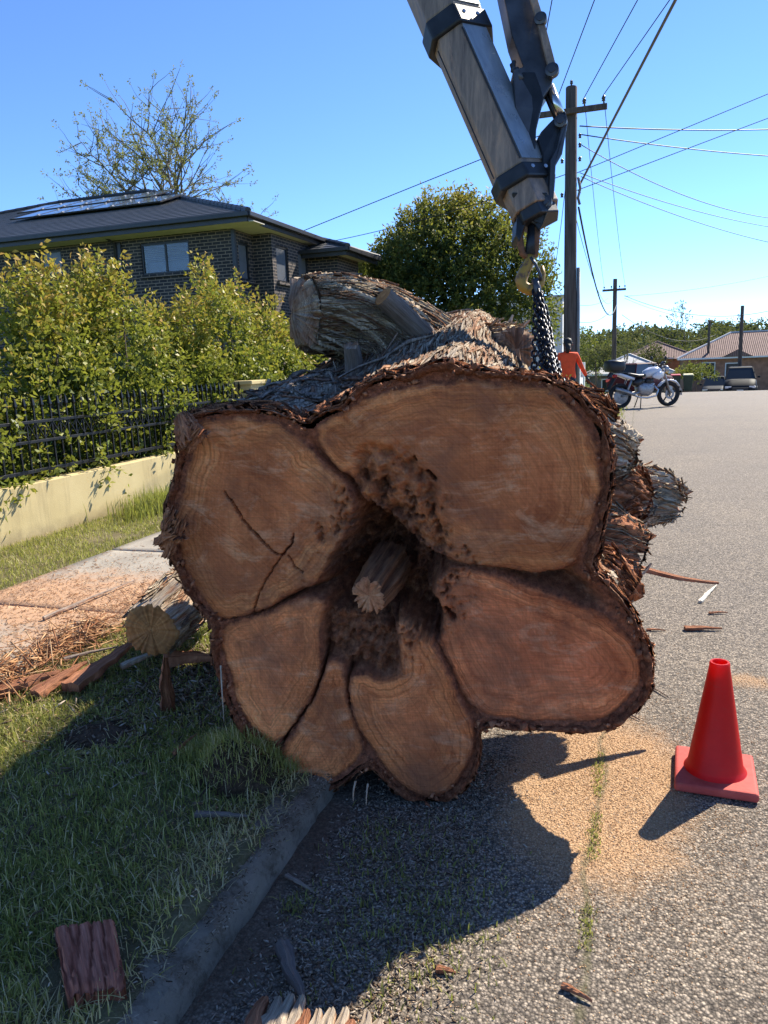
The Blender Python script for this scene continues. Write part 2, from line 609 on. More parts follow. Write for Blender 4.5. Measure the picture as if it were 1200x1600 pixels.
LOBES = dict(
A=[(-0.638, 1.412), (-0.564, 1.439), (-0.425, 1.44), (-0.311, 1.414), (-0.236, 1.346), (-0.183, 1.279), (-0.118, 1.222), (-0.081, 1.154), (-0.08, 1.075), (-0.107, 1.007), (-0.156, 0.937), (-0.207, 0.855), (-0.281, 0.807), (-0.379, 0.758), (-0.492, 0.708), (-0.592, 0.689), (-0.648, 0.755), (-0.702, 0.852), (-0.736, 0.961), (-0.737, 1.08), (-0.694, 1.197), (-0.653, 1.299)],
B=[(-0.194, 1.411), (-0.107, 1.441), (-0.039, 1.482), (0.05, 1.507), (0.158, 1.529), (0.307, 1.536), (0.452, 1.525), (0.574, 1.508), (0.656, 1.456), (0.717, 1.372), (0.754, 1.282), (0.76, 1.176), (0.741, 1.047), (0.69, 0.938), (0.638, 0.893), (0.553, 0.88), (0.446, 0.893), (0.338, 0.904), (0.228, 0.938), (0.163, 0.983), (0.098, 1.04), (0.033, 1.097), (-0.043, 1.143), (-0.063, 1.21), (-0.117, 1.244), (-0.171, 1.301), (-0.201, 1.357)],
C=[(0.165, 0.892), (0.294, 0.901), (0.446, 0.863), (0.596, 0.808), (0.723, 0.759), (0.819, 0.704), (0.894, 0.602), (0.917, 0.522), (0.866, 0.439), (0.771, 0.333), (0.641, 0.335), (0.463, 0.329), (0.339, 0.353), (0.284, 0.444), (0.241, 0.54), (0.187, 0.658), (0.201, 0.729), (0.169, 0.799)],
D=[(0.046, 0.727), (0.111, 0.752), (0.165, 0.67), (0.219, 0.563), (0.273, 0.444), (0.328, 0.323), (0.33, 0.224), (0.289, 0.121), (0.229, 0.046), (0.158, 0.024), (0.075, 0.046), (0.006, 0.12), (-0.061, 0.219), (-0.116, 0.332), (-0.128, 0.432), (-0.113, 0.506), (0.008, 0.473), (0.08, 0.524), (0.061, 0.632)],
F=[(-0.207, 0.529), (-0.14, 0.567), (-0.128, 0.432), (-0.127, 0.356), (-0.091, 0.256), (-0.087, 0.18), (-0.152, 0.099), (-0.253, 0.041), (-0.342, 0.015), (-0.399, 0.113), (-0.42, 0.164), (-0.311, 0.312), (-0.236, 0.441)],
E=[(-0.593, 0.674), (-0.406, 0.728), (-0.259, 0.783), (-0.188, 0.772), (-0.218, 0.663), (-0.216, 0.578), (-0.235, 0.453), (-0.311, 0.324), (-0.419, 0.185), (-0.491, 0.227), (-0.558, 0.341), (-0.585, 0.468), (-0.612, 0.594)])
ROT = [(-0.057, 1.32), (0.043, 1.34), (0.13, 1.316), (0.235, 1.216), (0.211, 1.118), (0.262, 0.983), (0.228, 0.926), (0.119, 0.983), (0.033, 1.086), (-0.055, 1.131), (-0.085, 1.21)]
OUT = [(-0.672, 1.431), (-0.563, 1.455), (-0.423, 1.457), (-0.287, 1.436), (-0.216, 1.386), (-0.182, 1.422), (-0.084, 1.462), (-0.037, 1.519), (0.051, 1.549), (0.138, 1.555), (0.202, 1.586), (0.266, 1.593), (0.328, 1.564), (0.473, 1.542), (0.595, 1.526), (0.676, 1.474), (0.747, 1.382), (0.778, 1.271), (0.776, 1.155), (0.756, 1.026), (0.718, 0.905), (0.785, 0.838), (0.838, 0.772), (0.896, 0.671), (0.931, 0.534), (0.898, 0.416), (0.782, 0.312), (0.641, 0.314), (0.463, 0.307), (0.346, 0.324), (0.348, 0.2), (0.307, 0.092), (0.229, 0.021), (0.158, 0.006), (0.063, 0.022), (-0.007, 0.096), (-0.048, 0.151), (-0.097, 0.128), (-0.179, 0.056), (-0.331, -0.008), (-0.413, 0.091), (-0.493, 0.198), (-0.572, 0.322), (-0.611, 0.463), (-0.63, 0.589), (-0.615, 0.681), (-0.662, 0.737), (-0.721, 0.835), (-0.758, 0.961), (-0.756, 1.104), (-0.713, 1.22), (-0.675, 1.323), (-0.681, 1.379)]
CRACKS = [
 (0.011, 0.08, [(-0.54, 1.171), (-0.514, 1.136), (-0.487, 1.083), (-0.455, 1.043), (-0.422, 1.003), (-0.378, 0.956), (-0.343, 0.942), (-0.305, 0.984), (-0.296, 1.019)]),
 (0.009, 0.03, [(-0.343, 0.942), (-0.382, 0.89), (-0.436, 0.806), (-0.475, 0.708)]),
 (0.012, 0.10, [(-0.21, 0.602), (-0.22, 0.504), (-0.271, 0.377), (-0.332, 0.298), (-0.40, 0.20)]),
 (0.010, 0.10, [(-0.118, 0.543), (-0.132, 0.456), (-0.122, 0.369)]),
 (0.009, 0.06, [(-0.604, 0.689), (-0.455, 0.716), (-0.282, 0.795), (-0.186, 0.808)]),
 (0.016, 0.07, [(0.188, 1.236), (0.214, 1.206)]),
 (0.024, 0.09, [(0.235, 0.745), (0.262, 0.712)]),
 (0.006, 0.03, [(-0.32, 0.94), (-0.30, 0.90), (-0.27, 0.88)]),
 (0.010, 0.05, [(0.142, 1.285), (0.150, 1.272)]),
]


def smooth_poly(P, n=3):
    P = np.asarray(P, float)
    for _ in range(n):
        Q = np.roll(P, -1, 0)
        P = np.stack([0.75 * P + 0.25 * Q, 0.25 * P + 0.75 * Q], 1).reshape(-1, 2)
    return P


def sdist(x, y, P):
    """signed distance to a closed polygon, positive inside"""
    d = np.full(x.shape, 1e9)
    ins = np.zeros(x.shape, bool)
    for a, b in zip(P, np.roll(P, -1, 0)):
        e = b - a
        w0, w1 = x - a[0], y - a[1]
        t = np.clip((w0 * e[0] + w1 * e[1]) / (e @ e + 1e-12), 0, 1)
        d = np.minimum(d, (w0 - t * e[0]) ** 2 + (w1 - t * e[1]) ** 2)
        c = ((a[1] > y) != (b[1] > y)) & (x < e[0] * (y - a[1]) / (e[1] + 1e-12) + a[0])
        ins ^= c
    d = np.sqrt(d)
    return np.where(ins, d, -d)


def ldist(x, y, P):
    d = np.full(x.shape, 1e9)
    P = np.asarray(P, float)
    for a, b in zip(P[:-1], P[1:]):
        e = b - a
        t = np.clip(((x - a[0]) * e[0] + (y - a[1]) * e[1]) / (e @ e), 0, 1)
        d = np.minimum(d, np.hypot(x - a[0] - t * e[0], y - a[1] - t * e[1]))
    return d


# ---- materials
k = NM('cut_wood', 0.75, 0, 0.25)
ob = k.attr('fp', True)
rd = k.attr('rd')
lob = k.attr('lobe')
dirt = k.attr('dirt')
ct = k.attr('ct', True)
wob = k.math('MULTIPLY', k.math('SUBTRACT', k.noise(ob, 4.2, 5, 0.6, 0.5), 0.5), 0.20)
rr = k.math('ADD', rd, wob)
cv = k.n('CombineXYZ', X=k.math('MULTIPLY', rr, 42.0), Y=k.math('MULTIPLY', lob, 7.3), Z=k.noise(ob, 3, 2))
bands = k.noise(cv.outputs[0], 1.0, 5, 0.62)
broad = k.noise(ob, 3.4, 6, 0.62, 0.7)
# radial rays across the growth rings
sx = k.n('SeparateXYZ', Vector=ct)
rvv = k.n('CombineXYZ', X=k.math('MULTIPLY', sx.outputs[0], 24.0), Y=k.math('MULTIPLY', sx.outputs[1], 24.0), Z=k.math('MULTIPLY', rr, 5.0))
rays = k.noise(rvv.outputs[0], 1.0, 4, 0.65, 0.3)
tone = k.math('ADD', k.math('MULTIPLY', bands, 0.42), k.math('ADD', k.math('MULTIPLY', broad, 0.42), k.math('MULTIPLY', rays, 0.16)))
heart = k.ramp(tone, (0.34, (0.34, 0.12, 0.058)), (0.46, (0.54, 0.225, 0.118)), (0.56, (0.64, 0.29, 0.158)), (0.68, (0.78, 0.44, 0.26)))
stone_ = k.math('ADD', k.math('MULTIPLY', bands, 0.6), k.math('ADD', k.math('MULTIPLY', broad, 0.2), k.math('MULTIPLY', rays, 0.2)))
sap = k.ramp(stone_, (0.34, (0.26, 0.085, 0.036)), (0.46, (0.55, 0.24, 0.115)), (0.56, (0.68, 0.34, 0.17)), (0.68, (0.85, 0.54, 0.31)))
sf = k.ramp(k.math('ADD', rd, k.math('MULTIPLY', wob, 0.5)), (0.01, 1.0), (0.06, 0.7), (0.15, 0.0))
c = k.mix(k.math('MULTIPLY', sf, 0.9), heart, sap)
# fine late-wood lines crowding towards the bark
lv = k.n('CombineXYZ', X=k.math('MULTIPLY', k.math('ADD', rd, k.math('MULTIPLY', wob, 0.35)), 120.0), Y=k.math('MULTIPLY', lob, 3.1), Z=k.math('MULTIPLY', k.noise(ob, 2.2, 2), 2.0))
lines = k.noise(lv.outputs[0], 1.0, 3, 0.6)
lf_ = k.ramp(k.math('ADD', rd, k.math('MULTIPLY', wob, 0.4)), (0.0, 0.95), (0.07, 0.6), (0.17, 0.14))
c = k.mix(lf_, c, k.mix(1.0, c, k.ramp(lines, (0.36, (0.60, 0.53, 0.47)), (0.5, (1.0, 1.0, 1.0)), (0.66, (1.22, 1.2, 1.15))), 'MULTIPLY'))
# stems differ: some browner, some redder
# iron-red heartwood
c = k.mix(1.0, c, (1.32, 0.99, 0.72), 'MULTIPLY')
lt = k.ramp(k.math('MULTIPLY', lob, 0.2), (0.0, (0.74, 0.74, 0.70)), (0.2, (0.94, 0.84, 0.86)), (0.4, (0.90, 0.86, 0.80)), (0.6, (0.92, 0.88, 0.82)), (0.8, (1.0, 1.0, 0.98)), (1.0, (1.0, 0.98, 0.96)), interp='CONSTANT')
c = k.mix(1.0, c, lt, 'MULTIPLY')
c = k.mix(0.9, c, k.ramp(k.noise(ob, 1.7, 5, 0.6, 0.5), (0.32, (0.55, 0.48, 0.45)), (0.5, (1.0, 0.96, 0.94)), (0.68, (1.25, 1.22, 1.18))), 'MULTIPLY')
# pale scrubbed patches and dark stains
pm = k.ramp(k.noise(k.scale(ob, (1.0, 2.2, 1)), 5.5, 6, 0.72, 0.9), (0.52, 0.0), (0.74, 0.6))
c = k.mix(pm, c, (0.84, 0.5, 0.29))
st = k.ramp(k.noise(ob, 2.6, 6, 0.68, 0.6), (0.36, 0.8), (0.52, 0.0))
c = k.mix(st, c, (0.3, 0.105, 0.05))
# saw strokes
sv = k.scale(ob, (9.0, 160.0, 1.0))
saw = k.noise(sv, 1.0, 3, 0.6, 0.2)
c = k.mix(0.5, c, k.ramp(saw, (0.3, 0.72), (0.7, 1.22)), 'MULTIPLY')
sv2 = k.scale(ob, (170.0, 7.0, 1.0))
saw2 = k.noise(sv2, 1.0, 3, 0.6, 0.2)
c = k.mix(0.4, c, k.ramp(saw2, (0.3, 0.75), (0.7, 1.2)), 'MULTIPLY')
arcn = k.n('VectorMath', operation='LENGTH')
k.set(arcn, 0, k.n('VectorMath', operation='ADD').outputs[0])
arcn.inputs[0].links[0].from_node.inputs[1].default_value = (1.9, 0.6, 0.0)
k.set(arcn.inputs[0].links[0].from_node, 0, ob)
arc = k.noise(k.n('CombineXYZ', X=k.math('MULTIPLY', k.math('ADD', arcn.outputs['Value'], k.math('MULTIPLY', k.noise(ob, 2, 2), 0.12)), 120.0), Y=k.noise(ob, 2.5, 2), Z=0.0).outputs[0], 1.0, 2, 0.6)
c = k.mix(0.35, c, k.ramp(arc, (0.32, 0.66), (0.6, 1.15)), 'MULTIPLY')
# bark line round each lobe, soil in the hollows
edge = k.ramp(k.math('ADD', rd, k.math('MULTIPLY', k.math('SUBTRACT', k.noise(ob, 22, 5, 0.7), 0.5), 0.05)), (0.0, 1.0), (0.016, 0.0))
barkc = k.ramp(k.noise(ob, 55, 4, 0.7), (0.3, (0.08, 0.024, 0.012)), (0.6, (0.3, 0.095, 0.045)), (0.8, (0.5, 0.2, 0.1)))
c = k.mix(edge, c, barkc)
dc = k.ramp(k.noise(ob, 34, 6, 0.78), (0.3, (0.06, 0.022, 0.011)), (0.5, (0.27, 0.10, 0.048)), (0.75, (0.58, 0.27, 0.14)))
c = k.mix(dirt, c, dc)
# saw dust specks
c = k.mix(k.ramp(k.noise(ob, 260, 2, 0.5), (0.74, 0.0), (0.78, 0.7)), c, (0.6, 0.42, 0.28))
k.col(c)
h = k.math('ADD', k.math('ADD', k.math('MULTIPLY', arc, 0.45), k.math('MULTIPLY', saw, 0.4)), k.math('ADD', k.math('MULTIPLY', saw2, 0.3), k.math('MULTIPLY', k.noise(ob, 60, 5, 0.7), k.math('ADD', 0.35, k.math('MULTIPLY', dirt, 1.4)))))
k.bump(h, 0.85, 0.014)
M_cut = k.m


def bark_mat(name, grey_lo, grey_hi, red_lo, red_hi, bsc=1.0):
    k = NM(name, 0.9, 0, 0.2)
    fb = k.attr('fib', True)                  # (around, along, 0) in metres
    hh = k.attr('hh')
    s1 = k.noise(k.scale(fb, (70, 5, 1)), 1.0, 5, 0.65, 0.5)
    s2 = k.noise(k.scale(fb, (230, 12, 1)), 1.0, 3, 0.6, 0.2)
    grey = k.ramp(s1, (0.28, grey_lo), (0.72, grey_hi))
    red = k.ramp(s1, (0.28, red_lo), (0.72, red_hi))
    f = k.math('ADD', hh, k.math('MULTIPLY', k.math('SUBTRACT', k.noise(fb, 6, 5, 0.7), 0.5), 1.3))
    c = k.mix(k.ramp(f, (0.3, 0.0), (0.62, 1.0)), red, grey)
    c = k.mix(0.65, c, k.ramp(s2, (0.3, 0.5), (0.7, 1.3)), 'MULTIPLY')
    k.col(c)
    k.bump(k.math('ADD', k.math('MULTIPLY', s1, 1.0), k.math('MULTIPLY', s2, 0.6)), 0.8 * bsc, 0.02)
    return k.m


M_bark = bark_mat('weathered_bark', (0.27, 0.195, 0.135), (0.74, 0.62, 0.47), (0.22, 0.095, 0.05), (0.56, 0.32, 0.19))
M_barkd = bark_mat('dark_limb_bark', (0.17, 0.12, 0.092), (0.5, 0.4, 0.32), (0.14, 0.062, 0.036), (0.38, 0.2, 0.12))
M_barkr = bark_mat('red_inner_bark', (0.24, 0.085, 0.042), (0.56, 0.26, 0.14), (0.13, 0.045, 0.024), (0.38, 0.145, 0.072))
M_rootb = bark_mat('soil_stained_root', (0.15, 0.062, 0.03), (0.32, 0.15, 0.075), (0.07, 0.026, 0.013), (0.2, 0.08, 0.04), 0.7)
M_smooth = bark_mat('smooth_limb_bark', (0.13, 0.1, 0.085), (0.22, 0.175, 0.15), (0.1, 0.07, 0.055), (0.17, 0.13, 0.11), 0.4)

k = NM('fresh_end_grain', 0.8, 0, 0.2)
v = k.obj()
rad = k.n('VectorMath', operation='LENGTH')
k.set(rad, 0, v)
rv = k.math('ADD', k.math('MULTIPLY', rad.outputs['Value'], 55.0), k.math('MULTIPLY', k.noise(v, 14, 3), 2.5))
rn = k.n('CombineXYZ', X=rv, Y=0.0, Z=0.0)
c = k.ramp(k.noise(rn.outputs[0], 1.0, 4, 0.6), (0.3, (0.27, 0.105, 0.035)), (0.5, (0.43, 0.19, 0.066)), (0.7, (0.56, 0.29, 0.115)))
c = k.mix(k.ramp(k.noise(v, 9, 5, 0.7), (0.45, 0.0), (0.7, 0.6)), c, (0.2, 0.085, 0.04))
k.col(c)
k.bump(k.noise(v, 120, 4, 0.7), 0.5, 0.006)
M_end = k.m


def tube_np(path, rad, nu, nv, disp=None, cap0=False, cap1=True, twist=0.0, squash=None, hh_gain=1.0, end_noise=0.0):
    """swept limb. path: points, rad: radii at the points; disp(a, u, r) -> outward offset (m), height factor 0..1"""
    P = np.asarray(path, float)
    seg = np.linalg.norm(np.diff(P, axis=0), axis=1)
    cum = np.concatenate([[0], np.cumsum(seg)])
    L = cum[-1]
    u = np.linspace(0, L, nu)
    # Catmull-like smoothing through cubic Hermite
    tang = np.gradient(P, cum, axis=0)
    idx = np.clip(np.searchsorted(cum, u, 'right') - 1, 0, len(seg) - 1)
    h = seg[idx]
    t = ((u - cum[idx]) / h)[:, None]
    h = h[:, None]
    C = (2 * t**3 - 3 * t**2 + 1) * P[idx] + (t**3 - 2 * t**2 + t) * h * tang[idx] + (-2 * t**3 + 3 * t**2) * P[idx + 1] + (t**3 - t**2) * h * tang[idx + 1]
    Rr = np.interp(u, cum, rad)
    T = np.gradient(C, axis=0)
    T /= np.linalg.norm(T, axis=1)[:, None]
    ref = np.array([0, 0, 1.0]) if abs(T[0, 2]) < 0.9 else np.array([1.0, 0, 0])
    Xs, Ys = [], []
    for i in range(nu):
        x = np.cross(T[i], ref)
        x /= np.linalg.norm(x)
        ref = np.cross(x, T[i])
        Xs.append(x)
        Ys.append(ref)
    Xs, Ys = np.array(Xs), np.array(Ys)
    a = np.linspace(0, 2 * PI, nv, endpoint=False)
    A, Ug = np.meshgrid(a, u)
    Ag = A + twist * Ug
    rg = np.repeat(Rr[:, None], nv, 1)
    if disp is not None:
        d, hh = disp(Ag, Ug, rg)
    else:
        d, hh = 0 * rg, 0.5 + 0 * rg
    r = rg + d
    V = C[:, None, :] + Xs[:, None, :] * (np.cos(A) * r)[..., None] + Ys[:, None, :] * (np.sin(A) * r)[..., None]
    if end_noise:
        e = sstep(L - 0.06, L, Ug) * end_noise * fbm(np.cos(A) * 5, np.sin(A) * 5, 0.7, 3)
        V = V + T[:, None, :] * e[..., None]
        e0 = (1 - sstep(0, 0.06, Ug)) * end_noise * fbm(np.cos(A) * 5, np.sin(A) * 5, 5.7, 3)
        V = V + T[:, None, :] * e0[..., None]
    mean_r = float(np.mean(rad))
    fib = np.stack([Ag * mean_r, Ug, 0 * Ug], -1)
    return V.reshape(-1, 3), grid_faces(nu, nv, True), fib.reshape(-1, 3), hh.ravel(), (C, T, Rr, V)


def bark_disp(depth=0.02, fa=9.0, fu=2.2, seed=0.0, lump=0.03):
    def f(a, u, r):
        # periodic around: use the circle as 2D noise coordinates
        rad = fa / 2.0
        ca, sa = np.cos(a) * rad, np.sin(a) * rad
        w = 0.6 * pn(ca * 0.4 + seed, sa * 0.4, u * 3.0)
        n1 = 1 - np.abs(pn(ca + w + seed, sa + w, u * fu)) * 1.9
        n2 = 1 - np.abs(pn(ca * 2.3 + seed, sa * 2.3 + w, u * fu * 2.2 + 5)) * 1.9
        n3 = pn(ca * 5 + seed, sa * 5, u * fu * 3 + 9)
        hgt = np.clip(0.6 * n1 + 0.3 * n2 + 0.15 * n3, -0.6, 1)
        lm = fbm(np.cos(a) * 1.3 + seed * 2, np.sin(a) * 1.3, u * 1.6, 2)
        return depth * (hgt - 0.5) + lump * lm, np.clip(0.5 + 0.55 * hgt - 0.15, 0, 1)
    return f


def limb(name, path, rad, m, parent, nu=80, nv=120, disp=None, end=None, twist=0.0, end_noise=0.0, dome=0.0):
    V, Fq, fib, hh, (C, T, Rr, G) = tube_np(path, rad, nu, nv, disp, twist=twist, end_noise=end_noise)
    o = link(name, np_mesh(name, V, Fq, {'fib': fib, 'hh': hh}), m, parent, True)
    if end is not None:
        ring = G[-1]
        cen = ring.mean(0)
        rl = np.linalg.norm(ring - cen, axis=1, keepdims=True)
        rings = [cen + (ring - cen) * q * (q + (1 - q) * rl.mean() / rl) for q in (1.0, 0.985, 0.75, 0.5, 0.25, 0.02)]
        rings = [rg + T[-1] * (0.004 * fbm(rg[:, 0] * 30, rg[:, 1] * 30, rg[:, 2] * 30, 2)[:, None] - (0.006 if q == 0 else 0)) for q, rg in enumerate(rings)]
        qs = (1.0, 0.985, 0.75, 0.5, 0.25, 0.02)
        rings = [rg + T[-1] * (dome * (1 - q_ ** 2) + dome * 0.5 * (1 - q_) * 0 + (0.25 * dome * fbm(rg[:, 0] * 14, rg[:, 1] * 14, rg[:, 2] * 14, 3)[:, None] if dome else 0)) for q_, rg in zip(qs, rings)]
        Vc = np.concatenate(rings) - cen
        e = link('cut_end', np_mesh('cut_end', Vc, grid_faces(len(rings), len(ring), True), {'fib': Vc * 1.0, 'hh': 0.45 + 0 * Vc[:, 0]}), end, o, True)
        e.location = cen
    return o


trunk = thing('felled_trunk', 'huge many-lobed felled tree trunk with rough bark, cut end facing the camera', 'tree trunk', (-0.86, 3.0, 0))
trunk_inv = Vector((0.86, -3.0, 0))


def tpart(o):
    """parts are authored in world coordinates; hang them on the trunk's empty"""
    o.parent = trunk
    o.location = o.location + trunk_inv
    return o


# ---- the sawn face
DS = 0.0042
gs, gt = np.meshgrid(np.arange(-0.80, 0.97, DS), np.arange(-0.03, 1.63, DS))
wx = gs + 0.017 * fbm(gs * 8, gt * 8, 1.0, 5)
wy = gt + 0.017 * fbm(gs * 8, gt * 8, 8.0, 5)
OUTP = smooth_poly(OUT, 1)
dO = sdist(gs, gt, OUTP)
best = np.full(gs.shape, -1e9)
lid = np.zeros(gs.shape)
ctx, cty = np.zeros(gs.shape), np.zeros(gs.shape)
for i, (kk, P) in enumerate(LOBES.items()):
    d = sdist(wx, wy, smooth_poly(P, 2))
    m_ = d > best
    best = np.where(m_, d, best)
    lid = np.where(m_, i, lid)
    q_ = np.array(P).mean(0)
    hy = np.hypot(gs - q_[0], gt - q_[1]) + 0.03
    ctx = np.where(m_, (gs - q_[0]) / hy, ctx)
    cty = np.where(m_, (gt - q_[1]) / hy, cty)
dR = sdist(wx, wy, smooth_poly(ROT, 2))
gap = np.clip(-best, 0, 1)
lumps = fbm(gs * 17, gt * 17, 2.0, 5)
worm = 0.6 * fbm(gs * 55, gt * 55, 4.0, 3) + 0.5 * (1 - np.abs(pn(gs * 30, gt * 22, 4.0)) * 2)
depth = np.where(best > 0, 0.0, 0.0)
depth = depth + np.minimum(0.42, 0.012 + gap * 4.2) * (gap > 0)
inner = sstep(0.02, 0.14, dO)
depth = depth * inner + (gap > 0) * (0.012 + 0.012 * lumps) * (1 - inner)
depth += (gap > 0) * inner * np.clip(gap / 0.06, 0, 1) * (0.075 * lumps + 0.035 * worm)
# soil packed into the lower half of the hollow
soil = sdist(wx, wy, smooth_poly([(-0.22, 0.76), (-0.04, 0.74), (0.03, 0.70), (0.07, 0.60), (0.09, 0.50), (0.0, 0.46), (-0.12, 0.53), (-0.2, 0.57)], 2))
sm_ = sstep(-0.01, 0.03, soil)
depth = depth * (1 - sm_) + sm_ * np.clip(0.06 + 0.07 * lumps + 0.03 * worm, 0.0, 0.2)
# the open hollow between the stems
HOL = [(-0.02, 1.16), (0.05, 1.07), (0.13, 1.0), (0.22, 0.95), (0.27, 0.90), (0.19, 0.86), (0.20, 0.78), (0.24, 0.70), (0.19, 0.62), (0.11, 0.68), (0.05, 0.70), (-0.03, 0.72), (-0.14, 0.78), (-0.21, 0.86), (-0.16, 0.95), (-0.11, 1.0), (-0.09, 1.10)]
dH = sdist(gs + 0.03 * lumps, gt + 0.03 * worm, smooth_poly(HOL, 2))
hm = sstep(-0.012, 0.05, dH)
depth = np.maximum(depth, hm * (0.30 + 0.07 * lumps + 0.02 * worm))
# rotten wood inside the big upper lobe
rm = sstep(-0.015, 0.04, dR + 0.02 * lumps)
depth = depth * (1 - rm * (1 - hm)) + rm * (1 - hm) * np.clip(0.03 + 0.055 * lumps + 0.026 * worm + 0.06 * sstep(0.12, 0.0, np.hypot(gs - 0.06, gt - 1.05)), 0.0, 0.22)
# each stem was cut to its own level
lev = np.choose(lid.astype(int), [0.004, 0.0, 0.012, -0.006, 0.01, 0.016]) 
depth = depth + np.where(best > 0, lev, 0)
# slight rounding at the lobe edges, saw steps
depth += np.where(best > 0, 0.010 * np.exp(-np.clip(best, 0, 1) / 0.008), 0)
depth += 0.0018 * fbm(gs * 3, gt * 40, 0.5, 2) + 0.0025 * fbm(gs * 6, gt * 6, 3.5, 2)
for w_, dp, P in CRACKS:
    jx = gs + 0.008 * fbm(gs * 40, gt * 40, 6, 2)
    jy = gt + 0.008 * fbm(gs * 40, gt * 40, 9, 2)
    d = ldist(jx, jy, P)
    ww = w_ * 0.6 * (0.75 + 0.5 * pn(gs * 12, gt * 12, 3))
    depth += dp * (1 - sstep(0.2, 1.0, d / np.maximum(ww, 0.003)))
stain = np.clip(1.15 - np.hypot((gs - 0.02) / 0.34, (gt - 0.88) / 0.34) + 0.9 * lumps, 0, 1) * 0.75
pz = np.clip(1.25 - np.hypot((gs - 0.04) / 0.30, (gt - 0.90) / 0.36), 0, 1)
pit_ = sstep(0.22, 0.75, 0.7 * fbm(gs * 13, gt * 13, 12.0, 5) + 0.45 * fbm(gs * 48, gt * 48, 2.0, 4) + 0.42 * pz) * sstep(0.05, 0.4, pz)
depth += 0.085 * pit_ * (0.6 + 0.5 * lumps)
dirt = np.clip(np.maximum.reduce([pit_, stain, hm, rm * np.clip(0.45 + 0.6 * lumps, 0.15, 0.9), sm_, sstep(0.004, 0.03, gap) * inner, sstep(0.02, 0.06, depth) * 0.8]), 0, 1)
keep = dO > 0.004
vid = -np.ones(gs.shape, int)
vid[keep] = np.arange(keep.sum())
Fq = np.stack([vid[:-1, :-1], vid[:-1, 1:], vid[1:, 1:], vid[1:, :-1]], -1).reshape(-1, 4)
Fq = Fq[(Fq >= 0).all(1)]
Vf = fpt(gs, gt, -depth)[keep]
fpv = np.stack([gs, gt, depth * 0.6], -1)[keep]
me = np_mesh('cut_face', Vf, Fq, {'fp': fpv, 'rd': best[keep], 'lobe': lid[keep], 'dirt': dirt[keep], 'ct': np.stack([ctx, cty, 0 * ctx], -1)[keep]})
tpart(link('cut_face', me, M_cut, None, True))

# ---- bark body swept back from the outline of the cut
NA, NU = 760, 200
ang = np.linspace(-PI, PI, NA, endpoint=False)
CT = np.array([0.02, 0.80])
# radius of the outline by angle
Pd = np.concatenate([OUTP, OUTP[:1]])
fine = np.concatenate([np.linspace(a, b, 24, endpoint=False) for a, b in zip(Pd[:-1], Pd[1:])])
fa_ = np.arctan2(fine[:, 1] - CT[1], fine[:, 0] - CT[0])
fr_ = np.hypot(fine[:, 1] - CT[1], fine[:, 0] - CT[0])
o_ = np.argsort(fa_)
r0 = np.interp(ang, fa_[o_], fr_[o_], period=2 * PI)
LEN = 1.75


def body_r(a, u):
    """smooth outline radius at angle a, distance u behind the cut, and the section centre"""
    q = np.interp(a, ang, r0, period=2 * PI)
    ro = q
    w = sstep(0.0, 1.5, u)
    up = np.clip(np.sin(a), 0, 1)
    dn = np.clip(-np.sin(a), 0, 1)
    rgt = np.clip(np.cos(a), 0, 1)
    lft = np.clip(-np.cos(a), 0, 1)
    # rear section: high on the crown, falling away on both shoulders
    deg = np.degrees(np.arctan2(np.sin(a), np.cos(a)))
    back = np.interp(deg, [-180, -135, -90, -45, 0, 38, 58, 74, 100, 122, 150, 180], [0.70, 0.72, 0.78, 0.76, 0.62, 0.54, 0.78, 0.82, 0.75, 0.74, 0.72, 0.70])
    r = ro * (1 - w) + back * w
    bulge = np.interp(deg, [-180, -5, 10, 25, 45, 180], [0, 0, 0.05, 0.03, 0, 0])
    r = r - np.interp(deg, [-75, -50, -12, 0], [0, 0.08, 0.09, 0]) * sstep(0.0, 0.35, u) * (1 - 0.6 * sstep(0.6, 1.5, u))
    r = r + bulge * np.sin(np.clip(u / 1.1, 0, 1) * PI)
    r = r - 0.03 * np.interp(deg, [20, 40, 60, 75], [0, 1, 1, 0]) * sstep(0.0, 0.25, u)
    return r


def body_c(u):
    w = sstep(0, 1.7, u)
    return np.stack([CT[0] + 0.06 * w, CT[1] + 0.24 * w], -1)


bd = bark_disp(0.04, 30.0, 0.9, 3.0, 0.05)
NL = 7
uu = np.concatenate([np.zeros(NL), np.linspace(0.0, LEN, NU - NL)])
A, Ug = np.meshgrid(ang, uu)
Up = np.clip(Ug, 0, None)
d_, hh = bd(A * 1.0 + 0.5 * Up, Up, None)
fade = sstep(0.0, 0.10, Up)
rb = body_r(A, Up) + d_ * (0.25 + 0.75 * fade) + 0.008
rag = fbm(np.cos(A) * 7, np.sin(A) * 7, 2.2, 4)
rag2 = fbm(np.cos(A) * 34, np.sin(A) * 34, 7.2, 3)
ring = np.repeat(np.arange(NU)[:, None], NA, 1)
tau = np.clip(ring / NL, 0, 1)                 # 0 at the wood, 1 at the outer bark
thick = np.clip(0.019 + 0.036 * rag + 0.014 * rag2, 0.003, 0.09)
rb = rb - thick * (1 - tau)
fine_ = fbm(np.cos(A) * 42 + tau * 3, np.sin(A) * 42, tau * 4.0, 3)
lipo = -0.02 * (1 - tau) ** 4 + np.sin(PI * np.clip(tau * 0.62 + 0.05, 0, 1)) * (0.010 + 0.020 * rag + 0.012 * rag2) + 0.010 * fine_ * np.sin(PI * tau)
end_ = np.sin(PI * 0.67) * (0.010 + 0.020 * rag + 0.012 * rag2)
outw = np.where(ring < NL, lipo, -Up + end_ * (1 - sstep(0, 0.14, Up)))
cc = body_c(Up)
Sg, Tg = cc[..., 0] + rb * np.cos(A), cc[..., 1] + rb * np.sin(A)
Tg = np.maximum(Tg, 0.012)
